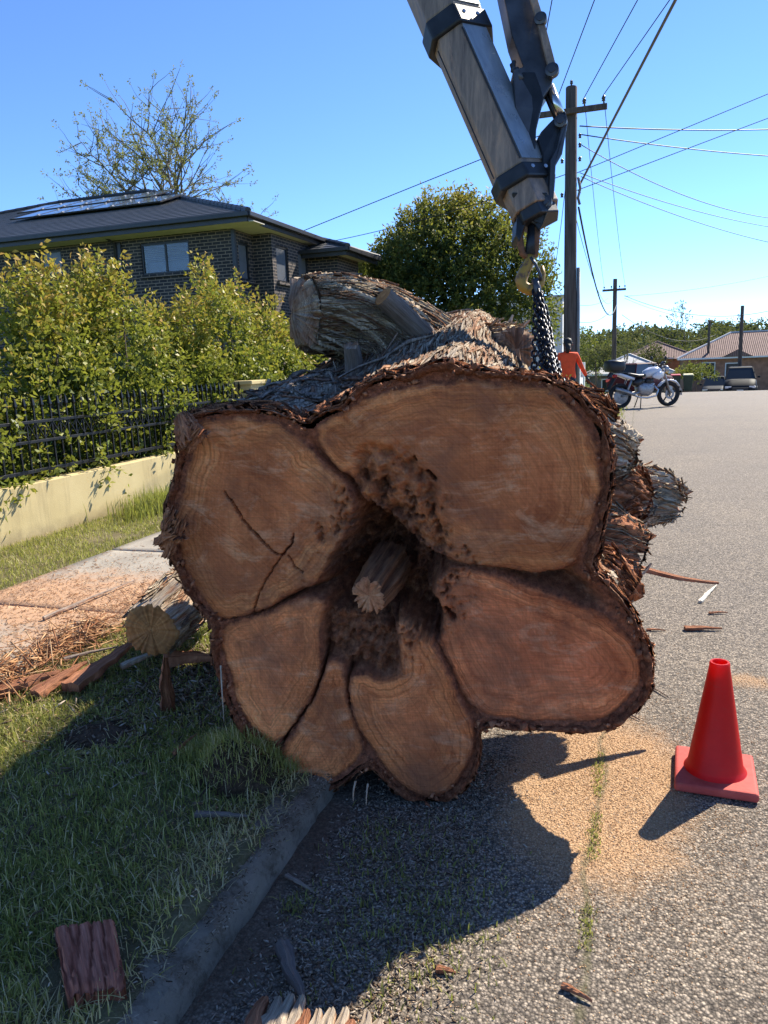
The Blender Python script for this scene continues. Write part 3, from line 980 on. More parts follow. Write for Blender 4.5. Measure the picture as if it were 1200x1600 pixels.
Vb = fpt(Sg, Tg, outw)
fib = np.stack([A * 0.8, np.where(ring < NL, tau * thick * 5 - 0.2, Ug), 0 * A], -1)
hh2 = np.clip(hh * sstep(0.01, 0.16, Up) * 1.0 + 0.0, 0, 1)
# the flanks facing away from the weather keep their red fibres
body = link('bark', np_mesh('bark', Vb[NL:].reshape(-1, 3), grid_faces(NU - NL, NA, True), {'fib': fib[NL:].reshape(-1, 3), 'hh': hh2[NL:].ravel()}), M_bark, None, True)
tpart(body)
# the broken red rim of the bark round the cut
rough_ = 0.007 * fbm(Vb[:NL + 1, :, 0] * 38, Vb[:NL + 1, :, 2] * 38, tau[:NL + 1] * 2, 3)
rough_[0] = 0
rough_[-1] = 0
Vr = Vb[:NL + 1] + EN * rough_[..., None]
fr = np.stack([Vr[..., 0] * 0.6, Vr[..., 2] * 0.6, 0 * tau[:NL + 1]], -1)
M_rim = NM('broken_rim_bark', 0.92, 0, 0.15)
k = M_rim
g = k.geo()
rn_ = k.noise(g, 45, 6, 0.75)
k.col(k.ramp(rn_, (0.3, (0.07, 0.022, 0.011)), (0.52, (0.30, 0.10, 0.048)), (0.72, (0.58, 0.25, 0.125))))
k.bump(rn_, 1.0, 0.03)
M_rim = k.m
tpart(link('torn_rim', np_mesh('torn_rim', Vr.reshape(-1, 3), grid_faces(NL + 1, NA, True)), M_rim, None, True))
# closing cap at the rear
rr_ = Vb[-1]
cen = rr_.mean(0)
caps = np.concatenate([cen + (rr_ - cen) * q + np.array([0, 0.10 * (1 - q), 0]) + 0.03 * fbm(rr_[:, 0] * 6 + q * 9, rr_[:, 2] * 6, q, 3)[:, None] * np.array([0, 1, 0]) for q in (1, 0.9, 0.7, 0.45, 0.2, 0.02)])
tpart(link('rear_end', np_mesh('rear_end', caps, grid_faces(6, NA, True), {'fib': caps * 1.0, 'hh': 0.3 + 0 * caps[:, 0]}), M_barkd, None, True))


def body_pt(a, u, lift=0.0):
    a, u = np.asarray(a, float), np.asarray(u, float)
    d, _ = bd(a + 0.5 * u, u, None)
    r = body_r(a, u) + d * (0.25 + 0.75 * sstep(0, 0.1, u)) + 0.008 + lift
    c = body_c(u)
    return fpt(c[..., 0] + r * np.cos(a), np.maximum(c[..., 1] + r * np.sin(a), 0.014), -u)


def ribbons(n, surf, arange, urange, lens, widths, lifts, seed, thick=0.004, skew=0.25):
    """peeling bark strips lying along the grain: one mesh with fibre coordinates"""
    rg = np.random.default_rng(seed)
    Vs, Fs, Fi, Hh = [], [], [], []
    K = 9
    b = 0
    for _ in range(n):
        a0, u0 = rg.uniform(*arange), rg.uniform(*urange)
        L, w, lf = rg.uniform(*lens), rg.uniform(*widths), rg.uniform(*lifts)
        sk = rg.normal(0, skew)
        both = rg.random() < 0.4
        t = np.linspace(0, 1, K)
        u = np.clip(u0 + t * L, urange[0], urange[1] + 0.1)
        a = a0 + sk * t * L + 0.03 * np.sin(t * 6 + rg.uniform(0, 6))
        prof = w * (0.62 + 0.38 * np.sin(PI * np.clip(t * 0.8 + 0.15, 0, 1))) * rg.uniform(0.8, 1.2)
        lift = 0.004 + lf * (t**2 if not both else (2 * t - 1) ** 2) * rg.uniform(0.3, 1)
        if rg.random() < 0.5:
            lift = lift[::-1]
        r_m = 0.75
        cup = rg.uniform(0.0, 0.012)
        rows = []
        for da, extra in ((-0.5, cup), (0.0, 0.004), (0.5, cup)):
            rows.append(surf(a + da * prof / r_m, u, lift + extra))
        rows.append(surf(a, u, lift - thick))
        V = np.stack(rows, 1).reshape(-1, 3)
        Vs.append(V)
        fq = []
        for i in range(K - 1):
            for j in range(3):
                j2 = (0, 1, 2)[j]
                nxt = (1, 2, 3)[j]
                fq.append((i * 4 + j2, i * 4 + nxt, (i + 1) * 4 + nxt, (i + 1) * 4 + j2))
            fq.append((i * 4 + 3, i * 4, (i + 1) * 4, (i + 1) * 4 + 3))
        Fs.append(np.array(fq) + b)
        b += len(V)
        Fi.append(np.stack([np.repeat(a, 4) * 0.8 + np.tile([-0.5 * w, 0, 0.5 * w, 0], K), np.repeat(u, 4), np.full(4 * K, rg.uniform(0, 9))], -1))
        Hh.append(np.full(4 * K, np.clip(rg.normal(0.55, 0.3), 0, 1)))
    return np.concatenate(Vs), np.concatenate(Fs), np.concatenate(Fi), np.concatenate(Hh)


def ribbon_part(name, m, *a, **kw):
    V, F, Fi, H = ribbons(*a, **kw)
    o = link(name, np_mesh(name, V, F, {'fib': Fi, 'hh': H}), m, None, True)
    o['kind'] = 'stuff'
    return tpart(o)


ribbon_part('bark_fibres', M_bark, 2000, body_pt, (0.8, 2.6), (0.04, 1.7), (0.4, 1.2), (0.003, 0.011), (0.0, 0.012), 21, skew=0.10)
ribbon_part('bark_fibres', M_bark, 1100, body_pt, (-1.0, 0.9), (0.03, 1.2), (0.2, 0.6), (0.004, 0.016), (0.0, 0.03), 22, skew=0.3)
ribbon_part('bark_fibres', M_bark, 90, body_pt, (-0.8, 0.8), (0.05, 1.1), (0.10, 0.3), (0.015, 0.05), (0.02, 0.07), 26, skew=0.8)
ribbon_part('bark_fibres', M_barkd, 220, body_pt, (1.75, 2.8), (0.05, 1.2), (0.3, 0.8), (0.006, 0.022), (0.0, 0.07), 23, skew=0.5)
# torn red fibres all round the edge of the cut
ribbon_part('torn_edge_fibres', M_barkr, 1300, body_pt, (-3.14, 3.14), (0.0, 0.07), (0.012, 0.06), (0.004, 0.02), (0.0, 0.022), 24, skew=4.0)

# crumbs of bark broken along the rim
def lumps_mesh(n, seed, sz):
    rg = np.random.default_rng(seed)
    octv = np.array([(1, 0, 0), (-1, 0, 0), (0, 1, 0), (0, -1, 0), (0, 0, 1), (0, 0, -1)], float)
    octf = np.array([(0, 2, 4), (2, 1, 4), (1, 3, 4), (3, 0, 4), (2, 0, 5), (1, 2, 5), (3, 1, 5), (0, 3, 5)])
    a = rg.uniform(-PI, PI, 4 * n)
    a = a[fbm(np.cos(a) * 6, np.sin(a) * 6, 3.0, 3) > 0.02][:n]
    n = len(a)
    c = body_pt(a, rg.uniform(-0.02, 0.03, n), rg.uniform(-0.045, 0.012, n)) + EN * rg.uniform(-0.01, 0.022, n)[:, None]
    s = (sz[0] + (sz[1] - sz[0]) * rg.uniform(0, 1, n) ** 2.2)[:, None, None] * rg.uniform(0.4, 1.5, (n, 1, 3))
    Q = np.linalg.qr(rg.normal(size=(n, 3, 3)))[0]
    V = c[:, None, :] + np.einsum('nij,nkj->nki', Q, octv[None] * s + rg.normal(0, 0.25, (n, 6, 3)) * s)
    F = (octf[None] + np.arange(n)[:, None, None] * 6).reshape(-1, 3)
    fb = np.repeat(rg.uniform(0, 3, (n, 3)), 6, 0) + V.reshape(-1, 3) * 0.3
    return V.reshape(-1, 3), F, fb, np.repeat(rg.uniform(0, 0.9, n), 6)


V_, F_, fb_, h_ = lumps_mesh(380, 61, (0.003, 0.015))
o_c = link('rim_crumbs', np_mesh('rim_crumbs', V_, F_, {'fib': fb_, 'hh': h_}), M_barkr)
o_c['kind'] = 'stuff'
tpart(o_c)

# ---- limbs and stubs of the trunk
def W(a, u, lift=0.0):
    return body_pt(np.array(a), np.array(u), lift)


bdl = bark_disp(0.06, 9.0, 2.0, 11.0, 0.05)
LP = [(-0.798, 3.587, 1.431), (-1.021, 3.516, 1.662), (-1.153, 3.410, 1.781), (-1.290, 3.286, 1.820), (-1.388, 3.180, 1.827)]
lm = limb('limb', LP, [0.22, 0.20, 0.168, 0.155, 0.14], M_bark, None, 130, 180, bark_disp(0.06, 13.0, 1.6, 11.0, 0.05), M_barkd, twist=1.6, end_noise=0.10, dome=0.06)
tpart(lm)
tpart(limb('limb_bulge', [(-1.038, 3.578, 1.678), (-1.152, 3.615, 1.833), (-1.208, 3.657, 1.923)], [0.135, 0.10, 0.06], M_bark, None, 50, 90, bark_disp(0.03, 8, 2.5, 5.0, 0.03), M_barkd, twist=1.0, end_noise=0.05))
tpart(limb('sawn_branch', [(-0.889, 3.393, 1.684), (-0.968, 3.301, 1.787), (-1.043, 3.209, 1.880)], [0.052, 0.048, 0.046], M_smooth, None, 40, 40, bark_disp(0.004, 6, 4, 2.0, 0.004), M_end))
tpart(limb('knob', [(-1.165, 3.143, 1.545), (-1.153, 3.121, 1.626), (-1.150, 3.089, 1.679)], [0.042, 0.037, 0.033], M_smooth, None, 24, 30, bark_disp(0.008, 6, 4, 7.0, 0.006), M_barkd, end_noise=0.03))


def limb_surf(path, rad):
    P = np.asarray(path, float)
    cum = np.concatenate([[0], np.cumsum(np.linalg.norm(np.diff(P, axis=0), axis=1))])
    T = np.gradient(P, cum, axis=0)

    def f(a, u, lift=0.0):
        a, u, lift = np.broadcast_arrays(np.asarray(a, float), np.asarray(u, float), np.asarray(lift, float))
        c = np.stack([np.interp(u, cum, P[:, i]) for i in range(3)], -1)
        t = np.stack([np.interp(u, cum, T[:, i]) for i in range(3)], -1)
        t /= np.linalg.norm(t, axis=-1)[..., None]
        r = np.interp(u, cum, rad) + lift
        x = np.cross(t, np.array([0, 0, 1.0]))
        x /= np.linalg.norm(x, axis=-1)[..., None] + 1e-9
        y = np.cross(x, t)
        return c + x * (np.cos(a) * r)[..., None] + y * (np.sin(a) * r)[..., None]
    return f, cum[-1]


lf, LL = limb_surf(LP, [0.225, 0.205, 0.173, 0.16, 0.145])
ribbon_part('bark_fibres', M_barkd, 200, lf, (0, 6.28), (0.1, LL), (0.2, 0.5), (0.005, 0.018), (0.0, 0.025), 31, skew=1.0)
ribbon_part('bark_fibres', M_bark, 320, lf, (0, 6.28), (0.05, LL), (0.2, 0.5), (0.005, 0.016), (0.0, 0.03), 32, skew=1.0)

# stub at the top with a dark broken end and torn splinters
SP = [(-0.947, 3.962, 1.514), (-0.727, 3.786, 1.605), (-0.540, 3.640, 1.639)]
tpart(limb('stub', SP, [0.17, 0.13, 0.105], M_bark, None, 60, 100, bark_disp(0.03, 8, 2.5, 15.0, 0.03), M_barkd, twist=0.8, end_noise=0.10))
sf_, SL = limb_surf(SP, [0.18, 0.14, 0.115])
ribbon_part('bark_fibres', M_bark, 90, sf_, (0, 6.28), (0.0, SL), (0.1, 0.3), (0.008, 0.03), (0.0, 0.05), 33, skew=1.0)


def splinter(name, p, q, w, th, m, bend=0.0, parent=None, up=(0, 0, 1)):
    """a tapered torn strip of wood with thickness and a ragged edge"""
    p, q = np.array(p, float), np.array(q, float)
    d = q - p
    L = np.linalg.norm(d)
    d /= L
    x = np.cross(d, np.array(up, float))
    if np.linalg.norm(x) < 1e-3:
        x = np.cross(d, np.array([1.0, 0, 0]))
    x /= np.linalg.norm(x)
    y = np.cross(x, d)
    K = 12
    sd = abs(hash((round(p[0], 2), round(q[1], 2)))) % 97
    V, Fi, H = [], [], []
    for i in range(K):
        t = i / (K - 1)
        c = p + d * L * t + y * bend * math.sin(PI * t) + x * w * 0.14 * float(pn(t * 3, sd, 1))
        ww = w * (0.9 - 0.72 * t ** 1.5 + 0.22 * float(pn(t * 6, sd, 4)))
        hh_ = th * (1 - 0.6 * t)
        for k_, (a, b) in enumerate(((-0.5, -0.5), (-0.18, -0.65), (0.2, -0.4), (0.5, -0.5), (0.45, 0.45), (0.1, 0.75), (-0.22, 0.45), (-0.48, 0.6))):
            j = 1 + 0.25 * float(pn(t * 9, k_ * 3.1, sd))
            V.append(c + x * a * ww * j + y * b * hh_ * j)
            Fi.append((a * w + sd, t * L, 0))
            H.append(0.5 + 0.4 * b)
    F = [tuple(f) for f in grid_faces(K, 8, True)]
    me = bpy.data.meshes.new(name)
    me.from_pydata([tuple(v) for v in V], [], F + [tuple(range(7, -1, -1)), tuple((K - 1) * 8 + i for i in range(8))])
    a1 = me.attributes.new('fib', 'FLOAT_VECTOR', 'POINT')
    a1.data.foreach_set('vector', np.array(Fi, np.float32).ravel())
    a2 = me.attributes.new('hh', 'FLOAT', 'POINT')
    a2.data.foreach_set('value', np.array(H, np.float32))
    return link(name, me, m, parent, False)


for p, q, w in [((-0.710, 3.962, 1.651), (-0.677, 4.003, 1.799), 0.04), ((-0.656, 3.926, 1.648), (-0.608, 3.975, 1.813), 0.045), ((-0.602, 3.893, 1.661), (-0.514, 3.893, 1.780), 0.035),
                ((-0.766, 3.997, 1.654), (-0.738, 4.033, 1.781), 0.03), ((-0.840, 4.027, 1.657), (-0.810, 4.060, 1.770), 0.05), ((-0.886, 4.002, 1.610), (-0.948, 4.062, 1.744), 0.05)]:
    tpart(splinter('splinter', p, q, w, 0.022, M_bark, 0.01))
# twigs on the upper flank
for p, q in [((-0.926, 3.328, 1.532), (-0.941, 3.244, 1.671)), ((-0.879, 3.132, 1.550), (-0.927, 3.076, 1.612)), ((-0.812, 3.045, 1.537), (-0.871, 3.049, 1.653)), ((-0.769, 3.281, 1.569), (-0.799, 3.283, 1.630))]:
    tpart(splinter('twig', p, q, 0.008, 0.008, M_barkd, 0.012))

# root flares and broken stubs on the street side
for path, rad, sd in [([(-0.192, 3.558, 0.927), (-0.042, 3.720, 0.945), (0.096, 3.815, 0.922), (0.162, 3.863, 0.892)], [0.20, 0.15, 0.115, 0.085], 41.0),
                      ([(-0.257, 3.141, 0.830), (-0.120, 3.188, 0.838), (-0.020, 3.246, 0.800)], [0.18, 0.15, 0.10], 43.0),
                      ([(-0.266, 2.962, 0.758), (-0.133, 2.979, 0.729), (-0.037, 2.966, 0.666)], [0.16, 0.13, 0.09], 45.0),
                      ([(-0.261, 3.168, 1.235), (-0.141, 3.257, 1.212), (-0.072, 3.329, 1.184)], [0.17, 0.13, 0.08], 47.0),
                      ([(-0.270, 3.285, 1.032), (-0.117, 3.387, 1.017), (-0.012, 3.467, 0.976)], [0.20, 0.17, 0.10], 49.0),
                      ([(-0.289, 3.185, 1.363), (-0.190, 3.215, 1.346), (-0.129, 3.250, 1.317)], [0.13, 0.10, 0.06], 51.0)]:
    tpart(limb('broken_stub', path, rad, M_bark if sd in (41.0, 47.0) else M_barkr, None, 70, 130, bark_disp(0.05, 16, 2.0, sd, 0.05), M_barkr, twist=1.2, end_noise=0.10, dome=0.012))
    f_, l_ = limb_surf(path, [r * 1.0 for r in rad])
    ribbon_part('bark_fibres', M_bark if sd in (41, 43, 47) else M_barkr, 260, f_, (0, 6.28), (0.0, l_ + 0.02), (0.08, 0.26), (0.004, 0.02), (0.0, 0.05), int(sd) + 100, skew=1.6)

# loose spikes standing off the bark on the right
for p, q, w, m in [((0.021, 3.418, 0.679), (0.356, 3.616, 0.573), 0.075, M_barkr), ((-0.054, 3.338, 1.202), (0.009, 3.356, 1.186), 0.02, M_barkd), ((-0.097, 3.106, 1.187), (-0.038, 3.125, 1.184), 0.015, M_barkd),
                   ((-0.074, 2.966, 0.728), (-0.016, 2.990, 0.750), 0.03, M_bark), ((-0.059, 2.906, 0.671), (-0.002, 2.928, 0.685), 0.025, M_bark), ((-0.005, 3.149, 0.718), (0.063, 3.181, 0.766), 0.03, M_bark)]:
    tpart(splinter('spike', p, q, w, 0.014 if w < 0.05 else 0.02, m, -0.01))
# torn chunks on the left edge
for p, q, w in [((-1.445, 2.282, 1.364), (-1.480, 2.287, 1.447), 0.10), ((-1.414, 2.281, 1.412), (-1.465, 2.271, 1.344), 0.06), ((-1.525, 2.277, 1.050), (-1.617, 2.289, 0.997), 0.06), ((-1.521, 2.285, 1.083), (-1.590, 2.290, 0.956), 0.045), ((-1.552, 2.282, 1.117), (-1.572, 2.264, 1.063), 0.03)]:
    tpart(limb('torn_chunk', [p, tuple((np.array(p) + np.array(q)) / 2 + np.array([0, 0, 0.004])), q], [w * 0.5, w * 0.42, w * 0.26], M_barkr, None, 26, 48, bark_disp(0.022, 12, 9.0, w * 300, 0.018), M_barkr, twist=3.0, end_noise=0.05, dome=0.006))
# red flap standing up on the upper rim
rv_ = [(-0.714, 2.565, 1.548), (-0.682, 2.561, 1.585), (-0.637, 2.580, 1.605), (-0.596, 2.612, 1.586), (-0.552, 2.640, 1.545)]
mbx = MB()
base = [Vector(p) for p in rv_]
top = [Vector(p) for p in [(-0.801, 2.834, 1.538), (-0.783, 2.903, 1.584), (-0.736, 2.978, 1.610), (-0.664, 2.942, 1.579), (-0.595, 2.902, 1.534)]]
for i in range(4):
    mbx.add([base[i], base[i + 1], top[i + 1], top[i], base[i] - Vector((0, 0, .05)), base[i + 1] - Vector((0, 0, .05)), top[i + 1] - Vector((0, 0, .05)), top[i] - Vector((0, 0, .05))],
            [(0, 1, 2, 3), (4, 7, 6, 5), (0, 4, 5, 1), (1, 5, 6, 2), (2, 6, 7, 3), (3, 7, 4, 0)])
fl = mbx.build('bark_flap', M_barkr)
tpart(fl)
k = NM('raw_root_end', 0.85, 0, 0.2)
v = k.obj()
k.col(k.ramp(k.noise(v, 40, 6, 0.75), (0.3, (0.36, 0.12, 0.055)), (0.5, (0.7, 0.31, 0.16)), (0.7, (0.85, 0.48, 0.28))))
k.bump(k.noise(v, 70, 5, 0.75), 0.9, 0.02)
M_endr = k.m
# a grown-through stem in the hollow
tpart(limb('inner_root', [(-0.888, 2.718, 0.846), (-0.877, 2.557, 0.833), (-0.879, 2.423, 0.808)], [0.082, 0.074, 0.064], M_rootb, None, 60, 80, bark_disp(0.02, 6, 2.5, 71.0, 0.02), M_endr, end_noise=0.04))
# hanging roots under the lobes
for p, q in [((-0.821, 2.062, 0.313), (-0.820, 2.030, 0.261)), ((-0.784, 2.072, 0.302), (-0.775, 2.023, 0.259)), ((-1.274, 2.066, 0.656), (-1.234, 1.993, 0.498)), ((-1.037, 1.975, 0.610), (-1.033, 1.975, 0.606))][:3]:
    tpart(splinter('hanging_root', p, q, 0.006, 0.006, M_bark, 0.01))

# ================================================================== crane boom, hook and chains
k = NM('worn_boom_paint', 0.55, 0.05, 0.4)
v = k.obj()
st_ = k.noise(k.scale(v, (30, 30, 1.3)), 1.0, 5, 0.7, 0.4)
c = k.ramp(st_, (0.3, (0.11, 0.08, 0.062)), (0.5, (0.22, 0.16, 0.12)), (0.68, (0.34, 0.24, 0.175)))
c = k.mix(k.ramp(k.noise(k.scale(v, (14, 14, 3)), 1.0, 6, 0.75), (0.55, 0.0), (0.68, 0.8)), c, (0.46, 0.27, 0.17))
k.col(c)
k.rough(k.ramp(st_, (0.3, 0.35), (0.7, 0.65)))
k.bump(k.noise(v, 60, 4), 0.15, 0.003)
M_boom = k.m
k = NM('blue_grey_boom_flank', 0.35, 0.3, 0.5)
v = k.obj()
st_ = k.noise(k.scale(v, (12, 12, 1.5)), 1.0, 5, 0.65, 0.3)
k.col(k.ramp(st_, (0.3, (0.16, 0.19, 0.22)), (0.7, (0.34, 0.38, 0.42))))
k.rough(k.ramp(k.noise(v, 9, 5, 0.7), (0.3, 0.22), (0.7, 0.45)))
M_flank = k.m
M_collar = plain('black_steel_collar', (0.022, 0.024, 0.028), 0.45, 0.3, 0.4, 12, 0.2)
M_steel = plain('grey_link_steel', (0.075, 0.075, 0.08), 0.42, 0.55, 0.35, 9, 0.2)
M_rod = plain('chrome_rod', (0.55, 0.52, 0.5), 0.2, 1.0, 0.1, 9, 0.05)
M_hookp = NM('chipped_yellow_paint', 0.5, 0.1, 0.5)
_k = M_hookp
v = _k.obj()
_k.col(_k.mix(_k.ramp(_k.noise(v, 28, 5, 0.7), (0.48, 0.0), (0.6, 1.0)), (0.36, 0.2, 0.025), (0.13, 0.065, 0.03)))
_k.bump(_k.noise(v, 60, 4), 0.3, 0.004)
M_hookp = _k.m
M_rust = plain('rusty_steel', (0.17, 0.075, 0.035), 0.7, 0.4, 0.5, 30, 0.3)
M_chain = plain('black_alloy_chain', (0.03, 0.03, 0.034), 0.38, 0.85, 0.3, 30, 0.1)

B0 = Vector((-0.450, 3.630, 2.229))         # boom tip
B1 = Vector((-0.935, 3.817, 3.311))         # where it leaves the picture
ba = (B1 - B0).normalized()
bv = (Vector((0, 0, 1.6)) - (B0 + B1) / 2).normalized()
bv = (bv - ba * bv.dot(ba)).normalized()        # the side seen from the street
bw_ = ba.cross(bv).normalized()
if bw_.dot(_R) < 0:
    bw_ = -bw_
boom = thing('crane_boom', 'worn telescopic crane boom reaching down over the trunk from the upper frame', 'crane boom', tuple(B0))


def boom_sec(name, t0, t1, sc, m, flank=None, n=1):
    """hexagonal box section between two stations along the boom (metres from the tip)"""
    prof = [(-0.128, -0.015), (-0.085, 0.070), (0.030, 0.082), (0.125, -0.055), (0.10, -0.20), (-0.09, -0.20)]
    mb = MB()
    P0 = [ba * t0 + bw_ * (x * sc) + bv * (y * sc) for x, y in prof]
    P1 = [ba * t1 + bw_ * (x * sc) + bv * (y * sc) for x, y in prof]
    mb.add(P0 + P1, [(i, (i + 1) % 6, 6 + (i + 1) % 6, 6 + i) for i in range(6)] + [(5, 4, 3, 2, 1, 0), (6, 7, 8, 9, 10, 11)])
    o = mb.build(name, m, boom, bevel=0.008 * sc)
    if flank:
        # lighter blue-grey flank plate, proud of the box
        x0, y0 = prof[2]
        x1, y1 = prof[3]
        nrm = (bw_ * (y0 - y1) * -1 + bv * (x1 - x0) * 1)
        nrm = (bw_ * (y0 - y1) + bv * (x1 - x0)).normalized()
        q = [(0.06, 0), (0.97, 0)]
        pts = []
        for f in (0.05, 0.97):
            x, y = x0 + (x1 - x0) * f, y0 + (y1 - y0) * f
            pts.append(bw_ * x * sc + bv * y * sc)
        e = 0.02
        a, b2 = pts
        mb = MB()
        mb.prism([ba * (t0 + e) + a, ba * (t0 + e) + b2, ba * (t1 - e) + b2, ba * (t1 - e) + a], (0, 0, 0), nrm * 0.004)
        mb.build('flank_plate', flank, o)
    return o


boom_sec('tip_section', 0.02, 0.24, 0.86, M_boom)
boom_sec('tip_shoe', -0.03, 0.03, 0.72, M_collar)
boom_sec('lower_collar', 0.13, 0.20, 1.13, M_collar)
boom_sec('inner_section', 0.20, 0.98, 1.0, M_boom, M_flank)
boom_sec('upper_collar', 0.90, 0.995, 1.24, M_collar)
boom_sec('outer_section', 0.995, 2.6, 1.14, M_boom, M_flank)
# seam rails and bolts along the underside
for x, y in ((-0.106, 0.03), (0.03, 0.083)):
    MB().bar(ba * 0.22 + bw_ * x + bv * y, ba * 0.88 + bw_ * x + bv * y, 0.006, 0.006, bv).build('seam_rail', M_collar, boom)
for t in (0.16, 0.94):
    for x, y in ((0.05, 0.06), (0.09, 0.005)):
        MB().lathe([(0.0, 0.0), (0.009, 0.0), (0.009, 0.006), (0.0, 0.007)], 8).build('bolt', M_rod, boom).matrix_local = Matrix.Translation(ba * t + bw_ * x * 1.24 + bv * (y * 1.24 + 0.006)) @ (bw_ * 0.6 + bv * 0.8).to_track_quat('Z', 'Y').to_matrix().to_4x4()


def plate(name, pts, th, m, parent, bev=0.006):
    """flat linkage plate with thickness, points in world"""
    P = [Vector(p) - B0 for p in pts]
    n = (P[1] - P[0]).cross(P[2] - P[0]).normalized()
    return MB().prism(P, (0, 0, 0), n * th).build(name, m, parent, bevel=bev)


D = 3.42
# upper ram housing, bent down to the knuckle
plate('ram_housing', [(-0.642, 3.889, 3.290), (-0.542, 3.922, 3.285), (-0.486, 3.890, 3.146), (-0.456, 3.871, 3.107), (-0.433, 3.848, 3.009), (-0.394, 3.831, 2.914), (-0.387, 3.812, 2.859), (-0.400, 3.782, 2.789), (-0.431, 3.762, 2.740), (-0.449, 3.743, 2.679), (-0.468, 3.713, 2.560), (-0.515, 3.703, 2.590), (-0.552, 3.714, 2.703), (-0.566, 3.753, 2.867), (-0.524, 3.781, 2.880), (-0.580, 3.814, 3.028)], 0.11, M_steel, boom)
plate('ram_cover', [(-0.527, 3.856, 3.256), (-0.494, 3.867, 3.255), (-0.439, 3.829, 3.081), (-0.384, 3.785, 2.882), (-0.388, 3.769, 2.809), (-0.410, 3.770, 2.849), (-0.472, 3.818, 3.083)], 0.02, M_boom, boom)
plate('knuckle_plate', [(-0.556, 3.765, 2.859), (-0.473, 3.781, 2.852), (-0.431, 3.762, 2.740), (-0.459, 3.713, 2.599), (-0.463, 3.644, 2.318), (-0.495, 3.633, 2.320), (-0.498, 3.706, 2.575)], 0.05, M_collar, boom)
MB().tube([Vector((-0.416, 3.821, 2.795)) - B0, Vector((-0.358, 3.811, 2.651)) - B0], 0.022, 14).build('piston_rod', M_rod, boom, True)
MB().tube([Vector((-0.438, 3.822, 2.785)) - B0, Vector((-0.375, 3.813, 2.635)) - B0], 0.012, 12).build('hydraulic_hose', M_collar, boom, True)
plate('tip_link', [(-0.407, 3.746, 2.622), (-0.370, 3.766, 2.659), (-0.338, 3.780, 2.675), (-0.329, 3.773, 2.630), (-0.349, 3.729, 2.497), (-0.374, 3.698, 2.440), (-0.376, 3.672, 2.315), (-0.386, 3.659, 2.265), (-0.428, 3.634, 2.211), (-0.450, 3.631, 2.234), (-0.428, 3.661, 2.345), (-0.429, 3.689, 2.483), (-0.453, 3.706, 2.557), (-0.439, 3.728, 2.587)], 0.10, M_collar, boom)
plate('link_cheek', [(-0.336, 3.758, 2.668), (-0.324, 3.751, 2.618), (-0.344, 3.705, 2.477), (-0.369, 3.676, 2.426), (-0.374, 3.645, 2.283), (-0.395, 3.637, 2.278), (-0.393, 3.672, 2.449), (-0.369, 3.702, 2.501)], 0.03, M_steel, boom)
for px, py, r in ((846, 22, 0.03), (862, 105, 0.03), (879, 186, 0.03), (852, 318, 0.032)):
    pass
for c_, r in (((-0.453, 3.823, 3.076), 0.028), ((-0.397, 3.773, 2.843), 0.03), ((-0.356, 3.741, 2.619), 0.028), ((-0.411, 3.629, 2.268), 0.03)):
    o = MB().lathe([(0, -0.015), (r, -0.015), (r, 0.012), (r * 0.6, 0.016), (r * 0.55, 0.02), (0, 0.02)], 18).build('pivot_pin', M_steel, boom)
    o.matrix_local = Matrix.Translation(Vector(c_) - B0) @ bv.to_track_quat('Z', 'Y').to_matrix().to_4x4()
    setshade(o, 40)
# hose fittings above the knuckle
for a, b2, r in [((-0.577, 3.789, 2.901), (-0.559, 3.784, 2.849), 0.012), ((-0.569, 3.794, 2.912), (-0.573, 3.783, 2.866), 0.010), ((-0.558, 3.779, 2.874), (-0.531, 3.766, 2.821), 0.014)]:
    MB().tube([Vector(a) - B0, Vector(b2) - B0], r, 10).build('hose_fitting', M_steel, boom, True)
# hook head at the tip
plate('hook_head', [(-0.548, 3.571, 2.314), (-0.399, 3.620, 2.307), (-0.392, 3.608, 2.236), (-0.419, 3.607, 2.174), (-0.437, 3.617, 2.145), (-0.454, 3.618, 2.179), (-0.476, 3.613, 2.191), (-0.497, 3.603, 2.175), (-0.517, 3.582, 2.104), (-0.534, 3.582, 2.132), (-0.530, 3.599, 2.210)], 0.12, M_collar, boom)

# ---- swivel hook
HK = Vector((-0.480, 3.619, 2.122))
hook = thing('crane_hook', 'chipped yellow steel crane hook hanging from the boom tip', 'hook', tuple(HK))
hk = lambda p: Vector(p) - HK
sh = [hk(p) for p in ((-0.513, 3.620, 2.179), (-0.520, 3.606, 2.124), (-0.508, 3.597, 2.056), (-0.480, 3.601, 2.033), (-0.454, 3.613, 2.048), (-0.450, 3.628, 2.115), (-0.446, 3.640, 2.165))]
MB().tube(sh, 0.0155, 10).build('shackle', M_rust, hook, True)
MB().tube([hk((-0.467, 3.657, 2.181)), hk((-0.475, 3.605, 2.044))], 0.024, 12).build('swivel_shank', M_collar, hook, True)
# hook body: an eye narrowing to the throat, round the bowl and up to the point
hp = [(-0.473, 3.607, 2.049), (-0.477, 3.599, 2.016), (-0.498, 3.584, 1.977), (-0.511, 3.572, 1.939), (-0.502, 3.569, 1.911), (-0.475, 3.575, 1.896), (-0.445, 3.587, 1.905), (-0.427, 3.597, 1.927), (-0.419, 3.607, 1.963), (-0.423, 3.613, 1.997)]
MB().tube([hk(p) for p in hp], [0.020, 0.023, 0.026, 0.028, 0.027, 0.026, 0.023, 0.018, 0.013, 0.008], 14).build('hook_body', M_hookp, hook, True)
MB().tube([hk((-0.470, 3.584, 2.035)), hk((-0.450, 3.584, 2.007)), hk((-0.428, 3.583, 1.961)), hk((-0.422, 3.579, 1.933))], 0.007, 8).build('safety_latch', M_steel, hook, True)

